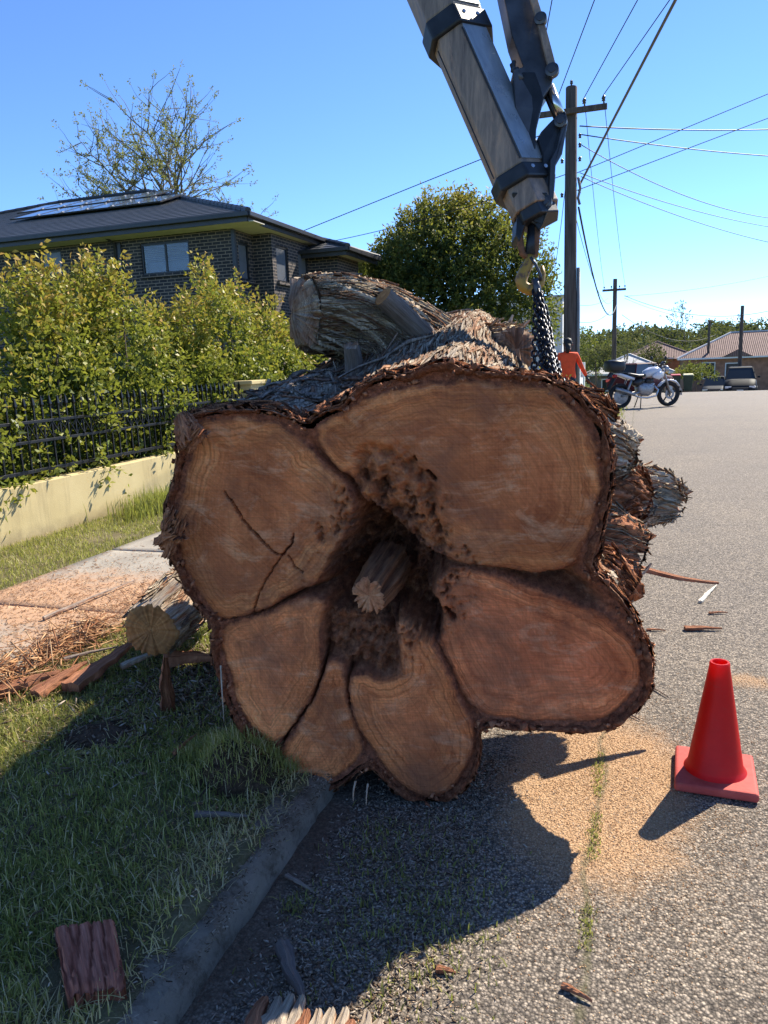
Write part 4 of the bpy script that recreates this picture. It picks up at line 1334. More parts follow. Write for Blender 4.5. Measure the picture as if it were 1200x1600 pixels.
# ---- chains: each strand a thing, each link a part
def link_mesh(L=0.048, Wd=0.033, r=0.0052):
    path = []
    s = (L - Wd) / 2
    rad = Wd / 2 - r
    for i in range(7):
        a = -PI / 2 + PI * i / 6
        path.append((rad * math.sin(a + PI / 2) * 0 + rad * math.cos(a + 0) * 0, 0, 0))
    pts = []
    for i in range(6):
        a = PI * i / 5
        pts.append((rad * math.cos(a), 0, s + rad * math.sin(a)))
    for i in range(6):
        a = PI + PI * i / 5
        pts.append((rad * math.cos(a), 0, -s + rad * math.sin(a)))
    n, m_ = len(pts), 6
    V, F = [], []
    for i in range(n):
        p = Vector(pts[i])
        t = (Vector(pts[(i + 1) % n]) - Vector(pts[i - 1])).normalized()
        x = t.cross(Vector((0, 1, 0))).normalized()
        for k_ in range(m_):
            a = 2 * PI * k_ / m_
            V.append(p + (x * math.cos(a) + Vector((0, 1, 0)) * math.sin(a)) * r)
    for i in range(n):
        for k_ in range(m_):
            F.append((i * m_ + k_, i * m_ + (k_ + 1) % m_, ((i + 1) % n) * m_ + (k_ + 1) % m_, ((i + 1) % n) * m_ + k_))
    me = bpy.data.meshes.new('chain_link')
    me.from_pydata([tuple(q) for q in V], [], F)
    me.polygons.foreach_set('use_smooth', np.ones(len(me.polygons), bool))
    me.materials.append(M_chain)
    return me


LINK = link_mesh()


def strand(path, label, roll0):
    P = np.asarray(path, float)
    seg = np.linalg.norm(np.diff(P, axis=0), axis=1)
    cum = np.concatenate([[0], np.cumsum(seg)])
    root = thing('chain', label, 'chain', tuple(P[0]), 'lifting chains between hook and trunk')
    n = int(cum[-1] / 0.0365)
    for i in range(n):
        u = (i + 0.5) * 0.0365
        c = Vector([float(np.interp(u, cum, P[:, j])) for j in range(3)])
        e = Vector([float(np.interp(min(u + 0.02, cum[-1]), cum, P[:, j]) - np.interp(max(u - 0.02, 0), cum, P[:, j])) for j in range(3)]).normalized()
        q = e.to_track_quat('Z', 'Y').to_matrix() @ Matrix.Rotation(roll0 + i * PI / 2 + random.uniform(-0.3, 0.3), 3, 'Z')
        o = link('link', LINK, None, root)
        o.matrix_local = Matrix.Translation(c - Vector(P[0])) @ q.to_4x4()
    return root


MB().tube([hk((-0.449, 3.571, 1.940)), hk((-0.440, 3.566, 1.901)), hk((-0.430, 3.558, 1.845))], [0.016, 0.018, 0.014], 12).build('master_ring', M_steel, hook, True)
strand([(-0.448, 3.564, 1.901), (-0.438, 3.528, 1.816), (-0.430, 3.422, 1.703), (-0.417, 3.297, 1.596), (-0.408, 3.197, 1.514), (-0.400, 3.175, 1.494)], 'leftmost chain strand hanging from the hook to the bark', 0.2)
strand([(-0.438, 3.555, 1.894), (-0.424, 3.505, 1.787), (-0.397, 3.373, 1.674), (-0.372, 3.247, 1.594), (-0.340, 3.095, 1.533), (-0.305, 2.991, 1.494)], 'second chain strand from the left, slanting over the upper rim', 0.9)
strand([(-0.431, 3.544, 1.885), (-0.409, 3.494, 1.813), (-0.377, 3.353, 1.699), (-0.343, 3.216, 1.606), (-0.306, 3.050, 1.521), (-0.273, 2.954, 1.471)], 'middle chain strand, lying across the rim above the large upper lobe', 1.6)
strand([(-0.429, 3.567, 1.886), (-0.400, 3.516, 1.800), (-0.373, 3.421, 1.714), (-0.346, 3.285, 1.632), (-0.302, 3.110, 1.543), (-0.273, 3.000, 1.483)], 'fourth chain strand from the left, close against the middle one', 0.5)
strand([(-0.436, 3.517, 1.864), (-0.416, 3.440, 1.770), (-0.399, 3.319, 1.673), (-0.375, 3.179, 1.582), (-0.352, 3.067, 1.521), (-0.326, 3.007, 1.498)], 'chain strand between the two leftmost ones, nearest the camera', 0.4)
strand([(-0.426, 3.523, 1.875), (-0.393, 3.402, 1.754), (-0.356, 3.241, 1.645), (-0.320, 3.085, 1.557), (-0.291, 2.975, 1.499), (-0.253, 2.892, 1.450)], 'chain strand in front of the middle one, reaching lowest over the rim', 0.1)
strand([(-0.442, 3.605, 1.882), (-0.418, 3.545, 1.761), (-0.392, 3.420, 1.634), (-0.354, 3.264, 1.542), (-0.322, 3.158, 1.498)], 'chain strand hidden behind the middle one', 1.4)
strand([(-0.428, 3.585, 1.868), (-0.399, 3.557, 1.788), (-0.375, 3.483, 1.702), (-0.351, 3.367, 1.619), (-0.323, 3.214, 1.562), (-0.289, 3.072, 1.495)], 'rightmost chain strand, hanging free beside the white building', 1.2)

# ================================================================== poles and wires
k = NM('weathered_pole_timber', 0.9, 0, 0.2)
v = k.obj()
c = k.ramp(k.noise(k.scale(v, (18, 18, 1.2)), 1.0, 5, 0.65), (0.3, (0.045, 0.036, 0.032)), (0.7, (0.13, 0.105, 0.09)))
k.col(c)
k.bump(k.noise(k.scale(v, (40, 40, 1.5)), 1.0, 4, 0.6), 0.6, 0.01)
M_pole = k.m
M_pole_g = plain('grey_galvanised_pole', (0.22, 0.22, 0.215), 0.6, 0.3, 0.2, 3, 0.1)
M_ins = plain('brown_porcelain', (0.06, 0.045, 0.04), 0.25, 0, 0.2, 9, 0)
M_wire = plain('wire_sheath', (0.025, 0.025, 0.028), 0.6, 0, 0.2, 3, 0)
M_cable = plain('grey_service_cable', (0.16, 0.145, 0.135), 0.7, 0, 0.2, 3, 0)


def pole(label, x, y, z0, z1, r, arms=(), m=None, r1=None, conduit=False):
    root = thing('power_pole', label, 'power pole', (x, y, z0))
    H = z1 - z0
    mb = MB()
    n = 14
    mb.lathe([(r, -0.3), (r * 1.0, 0), (r * 0.95, H * 0.4), ((r1 or r * 0.82), H - 0.02), ((r1 or r * 0.82) * 0.9, H), (0, H + 0.01)], n)
    setshade(mb.build('shaft', m or M_pole, root), 40)
    for (zz, x0, x1, w, pins) in arms:
        a = MB().box(((x0 + x1) / 2, -r - w / 2, zz - z0), (x1 - x0, w, w * 1.15)).build('crossarm', m or M_pole, root, bevel=0.006)
        for px in pins:
            q = MB().lathe([(0.012, 0), (0.012, 0.06), (0.045, 0.065), (0.03, 0.10), (0.05, 0.115), (0.035, 0.15), (0.02, 0.18), (0, 0.185)], 10, (px, -r - w / 2, zz - z0 + w * 0.57)).build('insulator', M_ins, a, True)
    return root


P1x, P1y = -1.62, 19.5
pl1 = pole('tall timber power pole with one crossarm behind the crane hook', P1x, P1y, 0.25, 7.62, 0.155, [(7.05, -0.95, 0.80, 0.10, (-0.85, -0.32, 0.30, 0.72))])
MB().lathe([(0.012, 0), (0.02, 0.05), (0.035, 0.06), (0.03, 0.13), (0, 0.15)], 10, (0, 0, 7.37)).build('cap_insulator', M_ins, pl1, True)
for zz, xx in ((6.55, 0.2), (6.35, 0.2), (6.05, 0.2), (5.35, 0.2), (6.05, -0.2), (5.3, -0.2)):
    MB().lathe([(0.0, -0.05), (0.035, -0.045), (0.025, -0.01), (0.04, 0.02), (0.02, 0.05), (0, 0.055)], 8, (xx, -0.02, zz - 0.25)).build('service_insulator', M_ins, pl1, True)
MB().tube([(0.19, 0.02, 0.2), (0.19, 0.02, 3.4)], 0.045, 10).build('cable_guard', M_pole_g, pl1, True)
MB().tube([(0.17, -0.05, 5.4), (0.22, -0.06, 5.15), (0.17, -0.06, 4.95), (0.21, -0.05, 4.8)], 0.03, 8).build('cable_clamp', M_cable, pl1, True)
pole('timber power pole with one crossarm beyond the crest, behind the motorcycle', -1.46, 48.2, -0.8, 5.88, 0.14, [(5.25, -0.7, 0.62, 0.11, (-0.6, -0.2, 0.25, 0.55))])
pole('plain bare pole rising behind the dark parked car', 6.22, 55.9, -1.3, 4.35, 0.13, (), M_pole)
pole('thin dark pole in front of the red-tiled house', 5.08, 66.3, -1.8, 3.93, 0.11)


def wire(label, p, q, sag, r, m=None, mid=None):
    p, q = Vector(p), Vector(q)
    n = 22
    pts = []
    for i in range(n + 1):
        t = i / n
        pt = p.lerp(q, t)
        pt.z -= sag * 4 * t * (1 - t)
        pts.append(pt - p)
    o = MB().tube(pts, r, 5).build('wire', m or M_wire, None, True)
    o.location = p
    return tag(o, label, 'wire', 'overhead wires')


ins = [(P1x + dx, P1y - 0.2, 7.3) for dx in (-0.85, -0.32, 0.30, 0.72)]
fars = [(-0.35, 6.0, 7.3), (1.75, 1.2, 7.35), (4.4, -3.0, 7.4), (6.2, -6.0, 7.4)]
labs = ['overhead wire nearest the boom, passing just right of its ram', 'overhead wire above the pole, second from the boom', 'overhead wire above the pole, third from the boom', 'overhead wire above the pole, next to the thick cable']
ends = [((-1.480, 14.762, 7.944)), ((-0.719, 15.011, 7.913)), ((0.043, 15.260, 7.881)), ((0.619, 15.448, 7.857))]
for a, e, l in zip(ins, ends, labs):
    a_, e_ = Vector(a), Vector(e)
    wire(l, a_, a_ + (e_ - a_) * 2.6, 0.0, 0.010)
a_, e_ = Vector((-1.530, 21.080, 5.821)), Vector((0.590, 14.266, 7.375))
wire('thick pale service cable running up to the right from the pole', a_, a_ + (e_ - a_) * 2.2, 0.0, 0.028, M_cable)
W2 = (-1.46, 48.0)
for dx1, dx2, l in ((0.30, -0.6, 'wire from the pole crossarm down the street, left of two'), (0.72, 0.55, 'wire from the pole crossarm down the street, right of two')):
    wire(l, (P1x + dx1, P1y - 0.2, 7.3), (W2[0] + dx2, W2[1], 5.5), 0.35, 0.008)
wire('drooping black bundled cable running down the street from the pole', (P1x + 0.18, P1y, 5.0), (W2[0] + 0.1, W2[1], 4.4), 1.35, 0.024)
wire('thin drooping wire left of the bundled cable', (P1x + 0.1, P1y, 4.85), (W2[0] - 0.1, W2[1], 4.7), 0.9, 0.008)
for p, q, sag, r, l in [
    ((-1.571, 21.472, 7.286), (4.783, 28.749, 8.297), 0.08, 0.017, 'upper level cable running right from the pole'),
    ((-1.566, 21.432, 7.080), (4.804, 28.568, 7.374), 0.08, 0.015, 'second cable running right from the pole, just below the level one'),
    ((-1.561, 21.385, 6.842), (5.251, 30.540, 5.773), 0.45, 0.011, 'wire curving down to the right, highest of three'),
    ((-1.545, 21.245, 6.128), (5.259, 30.469, 5.411), 0.22, 0.010, 'wire curving down to the right, middle of three'),
    ((-1.512, 21.237, 6.032), (5.273, 30.352, 4.816), 0.22, 0.010, 'wire curving down to the right, lowest of three'),
    ((-1.682, 21.194, 6.102), (3.957, 24.208, 8.456), 0.0, 0.010, 'wire rising to the right from mid pole, upper of two'),
    ((-1.627, 21.128, 5.688), (3.972, 24.080, 7.802), 0.0, 0.010, 'wire rising to the right from mid pole, lower of two'),
    ((-1.894, 21.373, 7.331), (-10.190, 23.206, 5.723), 0.0, 0.013, 'upper wire from the pole to the brick house'),
    ((-1.866, 21.134, 6.110), (-9.711, 24.966, 5.663), 0.12, 0.011, 'lower wire from the pole to the brick house'),
    ((-1.864, 21.115, 6.015), (-2.891, 27.443, 3.966), 0.25, 0.009, 'short wire dropping left of the pole to the dense tree'),
    ((-0.991, 51.947, 5.120), (12.198, 69.784, 7.697), 0.3, 0.013, 'far wire rising right from the distant pole'),
    ((-0.992, 51.955, 5.160), (10.212, 57.744, 4.596), 1.15, 0.020, 'far drooping cable running right from the distant pole'),
    ((-0.988, 51.924, 5.003), (11.244, 63.430, 4.446), 1.25, 0.011, 'far thin wire below the drooping cable'),
    ((-1.117, 51.674, 3.989), (6.129, 73.216, 2.895), 1.0, 0.016, 'far cable dropping from the distant pole to the red-tiled house'),
    ((-1.976, 51.602, 5.044), (-2.536, 31.781, 3.586), 0.2, 0.010, 'far wire running left from the distant pole'),
    ((-1.769, 51.517, 4.290), (-2.722, 35.915, 3.094), 0.3, 0.014, 'far lower wire running left from the distant pole')]:
    wire(l, p, q, sag, r)

# ================================================================== motorcycle
M_tyre = plain('tyre_rubber', (0.016, 0.016, 0.017), 0.75, 0, 0.2, 20, 0.2)
M_blackp = plain('black_plastic', (0.02, 0.02, 0.022), 0.42, 0, 0.2, 10, 0.1)
M_white = plain('white_bike_paint', (0.66, 0.66, 0.68), 0.25, 0, 0.05, 4, 0, coat=0.5)
M_eng = plain('cast_alloy', (0.3, 0.3, 0.31), 0.45, 0.7, 0.3, 20, 0.2)
k = NM('red_lens', 0.2, 0, 0.5)
k.col((0.5, 0.01, 0.012))
M_redlens = k.m
MZ = float(zroad(21.4)) + 0.002
bike = thing('motorcycle', 'white and black motorcycle with black top box parked on the road', 'motorcycle', (0.13, 21.4, MZ), rz=math.atan2(0.74, 1.24))
bike.scale = (1.06, 1.06, 1.06)


def bwheel(x, disc):
    w = bpy.data.objects.new('wheel', None)
    COL.objects.link(w)
    w.parent = bike
    w.location = (x, 0, 0.31)
    tor = []
    for i in range(13):
        a = 2 * PI * i / 12
        tor.append((0.262 + 0.047 * math.cos(a), 0.052 * math.sin(a)))
    MB().lathe(tor, 36, axis='Y').build('tyre', M_tyre, w, True)
    MB().lathe([(0.222, -0.03), (0.206, -0.022), (0.206, 0.022), (0.222, 0.03), (0.222, -0.03)], 36, axis='Y').build('rim', M_blackp, w, True)
    for i in range(5):
        a = 2 * PI * i / 5 + 0.3
        MB().bar((0.03 * math.cos(a), 0, 0.03 * math.sin(a)), (0.21 * math.cos(a), 0, 0.21 * math.sin(a)), 0.022, 0.034, (0, 1, 0)).build('spoke', M_blackp, w)
    MB().lathe([(0, -0.05), (0.045, -0.05), (0.045, 0.05), (0, 0.05)], 16, axis='Y').build('hub', M_eng, w, True)
    if disc:
        MB().lathe([(0.07, -0.062), (0.125, -0.062), (0.125, -0.056), (0.07, -0.056)], 24, axis='Y').build('brake_disc', M_eng, w)
    else:
        setshade(MB().lathe([(0, -0.075), (0.14, -0.07), (0.19, -0.06), (0.19, -0.05), (0, -0.05)], 24, axis='Y').build('hub_cover', M_eng, w), 40)


bwheel(-0.66, False)
bwheel(0.66, True)
bp = lambda mb, n, m, s=True, **kw: mb.build(n, m, bike, s, **kw)
for s in (-1, 1):
    bp(MB().tube([(0.66, s * 0.085, 0.31), (0.50, s * 0.085, 0.78), (0.445, s * 0.085, 0.92)], [0.024, 0.026, 0.022], 10), 'fork', M_eng)
    bp(MB().tube([(-0.66, s * 0.10, 0.31), (-0.2, s * 0.11, 0.38)], 0.022, 8), 'swingarm', M_eng)
    bp(MB().tube([(-0.56, s * 0.12, 0.36), (-0.42, s * 0.12, 0.70)], [0.03, 0.024], 10), 'shock_absorber', M_eng)
    bp(MB().tube([(0.43, s * 0.02, 0.98), (0.37, s * 0.22, 1.05), (0.30, s * 0.36, 1.03)], 0.012, 8), 'handlebar', M_blackp)
    bp(MB().tube([(0.345, s * 0.26, 1.05), (0.36, s * 0.29, 1.16)], 0.006, 6), 'mirror_stalk', M_blackp)
    o = bp(MB().lathe([(0, -0.012), (0.045, -0.01), (0.055, 0.0), (0.05, 0.012), (0, 0.014)], 14, (0.36, s * 0.30, 1.18), 'X'), 'mirror', M_blackp)
    bp(MB().tube([(0.47, s * 0.12, 0.83), (0.47, s * 0.20, 0.83)], [0.015, 0.028], 8), 'indicator', M_hookp)
fnd = []
for i in range(9):
    a = R_(-5 + 150 * i / 8)
    fnd.append((0.66 + 0.345 * math.cos(a), 0.31 + 0.345 * math.sin(a)))
mb = MB()
for i in range(8):
    (x0, z0), (x1, z1) = fnd[i], fnd[i + 1]
    for s in (1,):
        mb.add([(x0, -0.065, z0 - 0.02), (x0, -0.035, z0 + 0.012), (x0, 0.035, z0 + 0.012), (x0, 0.065, z0 - 0.02), (x1, -0.065, z1 - 0.02), (x1, -0.035, z1 + 0.012), (x1, 0.035, z1 + 0.012), (x1, 0.065, z1 - 0.02)],
               [(0, 1, 5, 4), (1, 2, 6, 5), (2, 3, 7, 6), (3, 0, 4, 7)])
bp(mb, 'front_mudguard', M_white)


def loft(secs, n=16, name='x', m=None, parent=None, p=2.6):
    """superellipse sections: (x, yc, zc, half width, half height)"""
    mb = MB()
    for (x, yc, zc, w, h) in secs:
        for k_ in range(n):
            a = 2 * PI * k_ / n
            ca, sa = math.cos(a), math.sin(a)
            mb.v.append((x, yc + w * math.copysign(abs(ca) ** (2 / p), ca), zc + h * math.copysign(abs(sa) ** (2 / p), sa)))
    for i in range(len(secs) - 1):
        for k_ in range(n):
            mb.f.append((i * n + k_, i * n + (k_ + 1) % n, (i + 1) * n + (k_ + 1) % n, (i + 1) * n + k_))
    mb.f.append(tuple(reversed(range(n))))
    mb.f.append(tuple((len(secs) - 1) * n + i for i in range(n)))
    return mb.build(name, m, parent, True)


loft([(-0.06, 0, 0.80, 0.05, 0.03), (0.0, 0, 0.82, 0.13, 0.09), (0.15, 0, 0.86, 0.17, 0.12), (0.30, 0, 0.87, 0.165, 0.12), (0.42, 0, 0.84, 0.09, 0.09), (0.46, 0, 0.82, 0.05, 0.05)], name='fuel_tank', m=M_white, parent=bike)
loft([(0.10, -0.19, 0.76, 0.02, 0.03), (0.26, -0.2, 0.77, 0.03, 0.10), (0.42, -0.16, 0.80, 0.02, 0.06)], name='tank_shroud', m=M_white, parent=bike)
loft([(-0.58, 0, 0.83, 0.09, 0.03), (-0.42, 0, 0.82, 0.13, 0.045), (-0.22, 0, 0.78, 0.14, 0.045), (-0.08, 0, 0.78, 0.12, 0.045), (0.02, 0, 0.80, 0.08, 0.03)], name='seat', m=M_blackp, parent=bike)
loft([(-0.82, 0, 0.86, 0.05, 0.025), (-0.70, 0, 0.83, 0.10, 0.05), (-0.50, 0, 0.76, 0.13, 0.055), (-0.34, 0, 0.72, 0.12, 0.05)], name='tail_fairing', m=M_white, parent=bike)
loft([(-0.86, 0, 0.80, 0.04, 0.02), (-0.83, 0, 0.80, 0.06, 0.05), (-0.78, 0, 0.79, 0.06, 0.05)], name='tail_light', m=M_redlens, parent=bike)
loft([(-1.02, 0, 1.04, 0.14, 0.09), (-1.0, 0, 1.04, 0.19, 0.135), (-0.85, 0, 1.04, 0.21, 0.15), (-0.66, 0, 1.04, 0.2, 0.145), (-0.62, 0, 1.04, 0.16, 0.11)], name='top_box', m=M_blackp, parent=bike, p=4.0)
bp(MB().bar((-0.86, 0, 0.885), (-0.5, 0, 0.87), 0.16, 0.02), 'rack', M_blackp, False)
loft([(-0.22, 0, 0.47, 0.08, 0.12), (-0.1, 0, 0.45, 0.14, 0.17), (0.06, 0, 0.44, 0.15, 0.17), (0.16, 0, 0.47, 0.12, 0.15), (0.24, 0, 0.52, 0.06, 0.08)], name='engine', m=M_eng, parent=bike, p=3.2)
loft([(0.0, 0, 0.64, 0.09, 0.05), (0.08, 0, 0.65, 0.1, 0.08), (0.20, 0, 0.64, 0.08, 0.07)], name='cylinder', m=M_blackp, parent=bike, p=3.5)
loft([(-0.34, -0.02, 0.62, 0.12, 0.06), (-0.24, 0, 0.62, 0.14, 0.11), (-0.1, 0, 0.66, 0.13, 0.08)], name='side_cover', m=M_blackp, parent=bike)
bp(MB().tube([(0.2, -0.05, 0.56), (0.33, -0.08, 0.42), (0.26, -0.1, 0.28), (0.0, -0.13, 0.24), (-0.25, -0.15, 0.27), (-0.38, -0.17, 0.33)], 0.022, 10), 'exhaust_pipe', M_rod)
bp(MB().tube([(-0.36, -0.17, 0.33), (-0.55, -0.18, 0.40), (-0.86, -0.18, 0.50)], [0.035, 0.05, 0.042], 12), 'muffler', M_eng)
bp(MB().tube([(0.43, 0, 0.93), (0.25, 0, 0.72), (0.12, 0, 0.62), (-0.2, 0, 0.60), (-0.55, 0, 0.78)], 0.022, 8), 'frame', M_blackp)
loft([(0.50, 0, 0.92, 0.05, 0.05), (0.53, 0, 0.92, 0.08, 0.085), (0.60, 0, 0.91, 0.085, 0.09), (0.62, 0, 0.91, 0.07, 0.075)], name='headlight', m=M_eng, parent=bike)
loft([(0.44, 0, 1.02, 0.06, 0.03), (0.5, 0, 1.06, 0.08, 0.05), (0.53, 0, 1.08, 0.06, 0.03)], name='instrument', m=M_blackp, parent=bike)
for s in (-1, 1):
    bp(MB().tube([(-0.12, s * 0.06, 0.30), (-0.18, s * 0.14, 0.006)], 0.013, 8), 'stand_leg', M_blackp)
bp(MB().bar((-0.8, 0, 0.78), (-0.98, 0, 0.48), 0.14, 0.02), 'rear_mudguard', M_blackp, False)

# ================================================================== person in orange
M_skin = plain('skin', (0.36, 0.2, 0.14), 0.55, 0, 0.1, 10, 0.05)
M_orange = plain('orange_work_shirt', (0.85, 0.085, 0.02), 0.8, 0, 0.1, 12, 0.3, 30)
M_trous = plain('navy_work_trousers', (0.025, 0.03, 0.045), 0.85, 0, 0.2, 12, 0.3, 30)
M_hair = plain('dark_hair', (0.012, 0.01, 0.009), 0.6, 0, 0.3, 30, 0.4, 60)
M_boot = plain('work_boot', (0.07, 0.045, 0.025), 0.7, 0, 0.2, 12, 0.2)


def skin_mesh(name, nodes, edges, root_i=0, sub=2):
    """nodes: (x,y,z,rx,ry); returns evaluated mesh grown with the skin modifier"""
    me = bpy.data.meshes.new(name + '_cage')
    me.from_pydata([n[:3] for n in nodes], edges, [])
    o = bpy.data.objects.new(name + '_cage', me)
    COL.objects.link(o)
    o.modifiers.new('skin', 'SKIN').use_smooth_shade = True
    sl = me.skin_vertices[0].data
    for i, n in enumerate(nodes):
        sl[i].radius = (n[3], n[4])
        sl[i].use_root = (i == root_i)
    ss = o.modifiers.new('sub', 'SUBSURF')
    ss.levels = ss.render_levels = sub
    dg = bpy.context.evaluated_depsgraph_get()
    out = bpy.data.meshes.new_from_object(o.evaluated_get(dg))
    bpy.data.objects.remove(o)
    out.name = name
    return out


PX, PY, PZ = -1.42, 16.7, float(zverge(-1.42, 16.7)) + 0.0
person = thing('person', 'person in orange work shirt seen from behind, one gloved arm reaching down', 'person', (PX, PY, PZ), rz=R_(8))
nodes = [(0, 0, 0.88, 0.15, 0.11), (0, 0.0, 1.08, 0.14, 0.10), (0, 0.02, 1.28, 0.175, 0.11), (0, 0.03, 1.38, 0.11, 0.085), (0, 0.05, 1.46, 0.055, 0.055), (0.0, 0.07, 1.52, 0.07, 0.08), (0.0, 0.08, 1.60, 0.076, 0.092), (0.0, 0.075, 1.665, 0.055, 0.065),
         (0.17, 0.03, 1.36, 0.07, 0.065), (0.26, 0.05, 1.14, 0.052, 0.052), (0.36, 0.10, 0.95, 0.04, 0.04), (0.40, 0.12, 0.87, 0.032, 0.028),
         (-0.17, 0.03, 1.36, 0.07, 0.065), (-0.27, 0.06, 1.14, 0.052, 0.052), (-0.22, 0.22, 0.98, 0.04, 0.04), (-0.17, 0.28, 0.97, 0.032, 0.028),
         (0.10, 0, 0.80, 0.085, 0.09), (0.12, 0.01, 0.46, 0.062, 0.065), (0.13, -0.02, 0.10, 0.045, 0.05), (0.14, 0.10, 0.035, 0.042, 0.032),
         (-0.10, 0, 0.80, 0.085, 0.09), (-0.12, 0.06, 0.46, 0.062, 0.065), (-0.13, 0.03, 0.10, 0.045, 0.05), (-0.14, 0.15, 0.035, 0.042, 0.032)]
edges = [(0, 1), (1, 2), (2, 3), (3, 4), (4, 5), (5, 6), (6, 7), (2, 8), (8, 9), (9, 10), (10, 11), (2, 12), (12, 13), (13, 14), (14, 15), (0, 16), (16, 17), (17, 18), (18, 19), (0, 20), (20, 21), (21, 22), (22, 23)]
bm_ = skin_mesh('body', nodes, edges)
for m_ in (M_orange, M_trous, M_skin, M_blackp, M_boot):
    bm_.materials.append(m_)
for p_ in bm_.polygons:
    c_ = p_.center
    arm = abs(c_.x) > 0.2
    if c_.z > 1.43:
        i = 2
    elif arm and (c_ - Vector(nodes[11][:3])).length < 0.07 or (c_ - Vector(nodes[15][:3])).length < 0.07:
        i = 3
    elif c_.z > 0.9 or (arm and c_.z > 0.85):
        i = 0
    elif c_.z < 0.13:
        i = 4
    else:
        i = 1
    p_.material_index = i
    p_.use_smooth = True
link('body', bm_, None, person)
# hair: cap and a tail of hair over the collar
hb = loft([(-0.085, 0.065, 1.60, 0.05, 0.05), (-0.06, 0.06, 1.61, 0.08, 0.085), (0.0, 0.055, 1.615, 0.095, 0.105), (0.06, 0.06, 1.61, 0.08, 0.085), (0.085, 0.065, 1.60, 0.05, 0.05)], name='hair', m=M_hair, parent=person, p=2.0)
MB().tube([(0, -0.03, 1.58), (-0.01, -0.055, 1.48), (-0.015, -0.06, 1.40)], [0.06, 0.05, 0.02], 10).build('hair_tail', M_hair, person, True)
for s in (-1, 1):
    loft([(s * 0.083, 0.07, 1.585, 0.012, 0.022), (s * 0.092, 0.065, 1.585, 0.016, 0.03), (s * 0.10, 0.06, 1.585, 0.008, 0.02)], n=10, name='ear', m=M_skin, parent=person, p=2)
    MB().tube([(s * 0.03, 0.165, 1.61), (s * 0.03, 0.172, 1.61)], [0.012, 0.006], 8).build('eye', M_blackp, person, True)
MB().tube([(0, 0.16, 1.61), (0, 0.19, 1.575), (0, 0.165, 1.565)], [0.01, 0.014, 0.008], 8).build('nose', M_skin, person, True)
MB().tube([(-0.025, 0.163, 1.54), (0, 0.17, 1.538), (0.025, 0.163, 1.54)], 0.006, 6).build('mouth', M_redlens, person, True)
# gloved hands with five fingers
for wx_, wy_, wz_, dx, dy, dz in ((0.40, 0.12, 0.87, 0.35, 0.2, -0.9), (-0.17, 0.28, 0.97, 0.5, 0.8, -0.1)):
    w0 = Vector((wx_, wy_, wz_))
    d = Vector((dx, dy, dz)).normalized()
    sx = d.cross(Vector((0, 1, 0.3))).normalized()
    up = sx.cross(d)
    hd = loft([(0, 0, 0, 0.03, 0.022), (0.04, 0, 0, 0.042, 0.022), (0.085, 0, 0, 0.042, 0.018)], n=10, name='palm', m=M_blackp, parent=person, p=2.6)
    hd.matrix_local = Matrix.Translation(w0) @ Matrix((d, sx, up)).transposed().to_4x4()
    for i, (o_, L_) in enumerate(((-0.03, 0.062), (-0.010, 0.075), (0.011, 0.07), (0.031, 0.055))):
        q = w0 + d * 0.08 + sx * o_
        MB().tube([q, q + d * L_ * 0.55 + up * 0.006, q + d * L_ * 0.85 + up * 0.03], [0.010, 0.009, 0.007], 7).build('finger', M_blackp, person, True)
    q = w0 + d * 0.03 - sx * 0.038
    MB().tube([q, q + d * 0.03 - sx * 0.022 + up * 0.01, q + d * 0.055 - sx * 0.02 + up * 0.025], [0.012, 0.010, 0.008], 7).build('thumb', M_blackp, person, True)

# ================================================================== parked cars
def paint(name, c):
    return plain(name, c, 0.6, 0.0, 0.08, 2, 0, spec=0.1)


M_carg = NM('car_glass', 0.12, 0, 0.3)
M_carg.col((0.02, 0.026, 0.032))
M_carg = M_carg.m
M_lamp = plain('headlamp_lens', (0.6, 0.62, 0.65), 0.12, 0.2, 0.05, 5, 0)
M_plate = plain('number_plate', (0.7, 0.68, 0.6), 0.5, 0, 0.05, 5, 0)


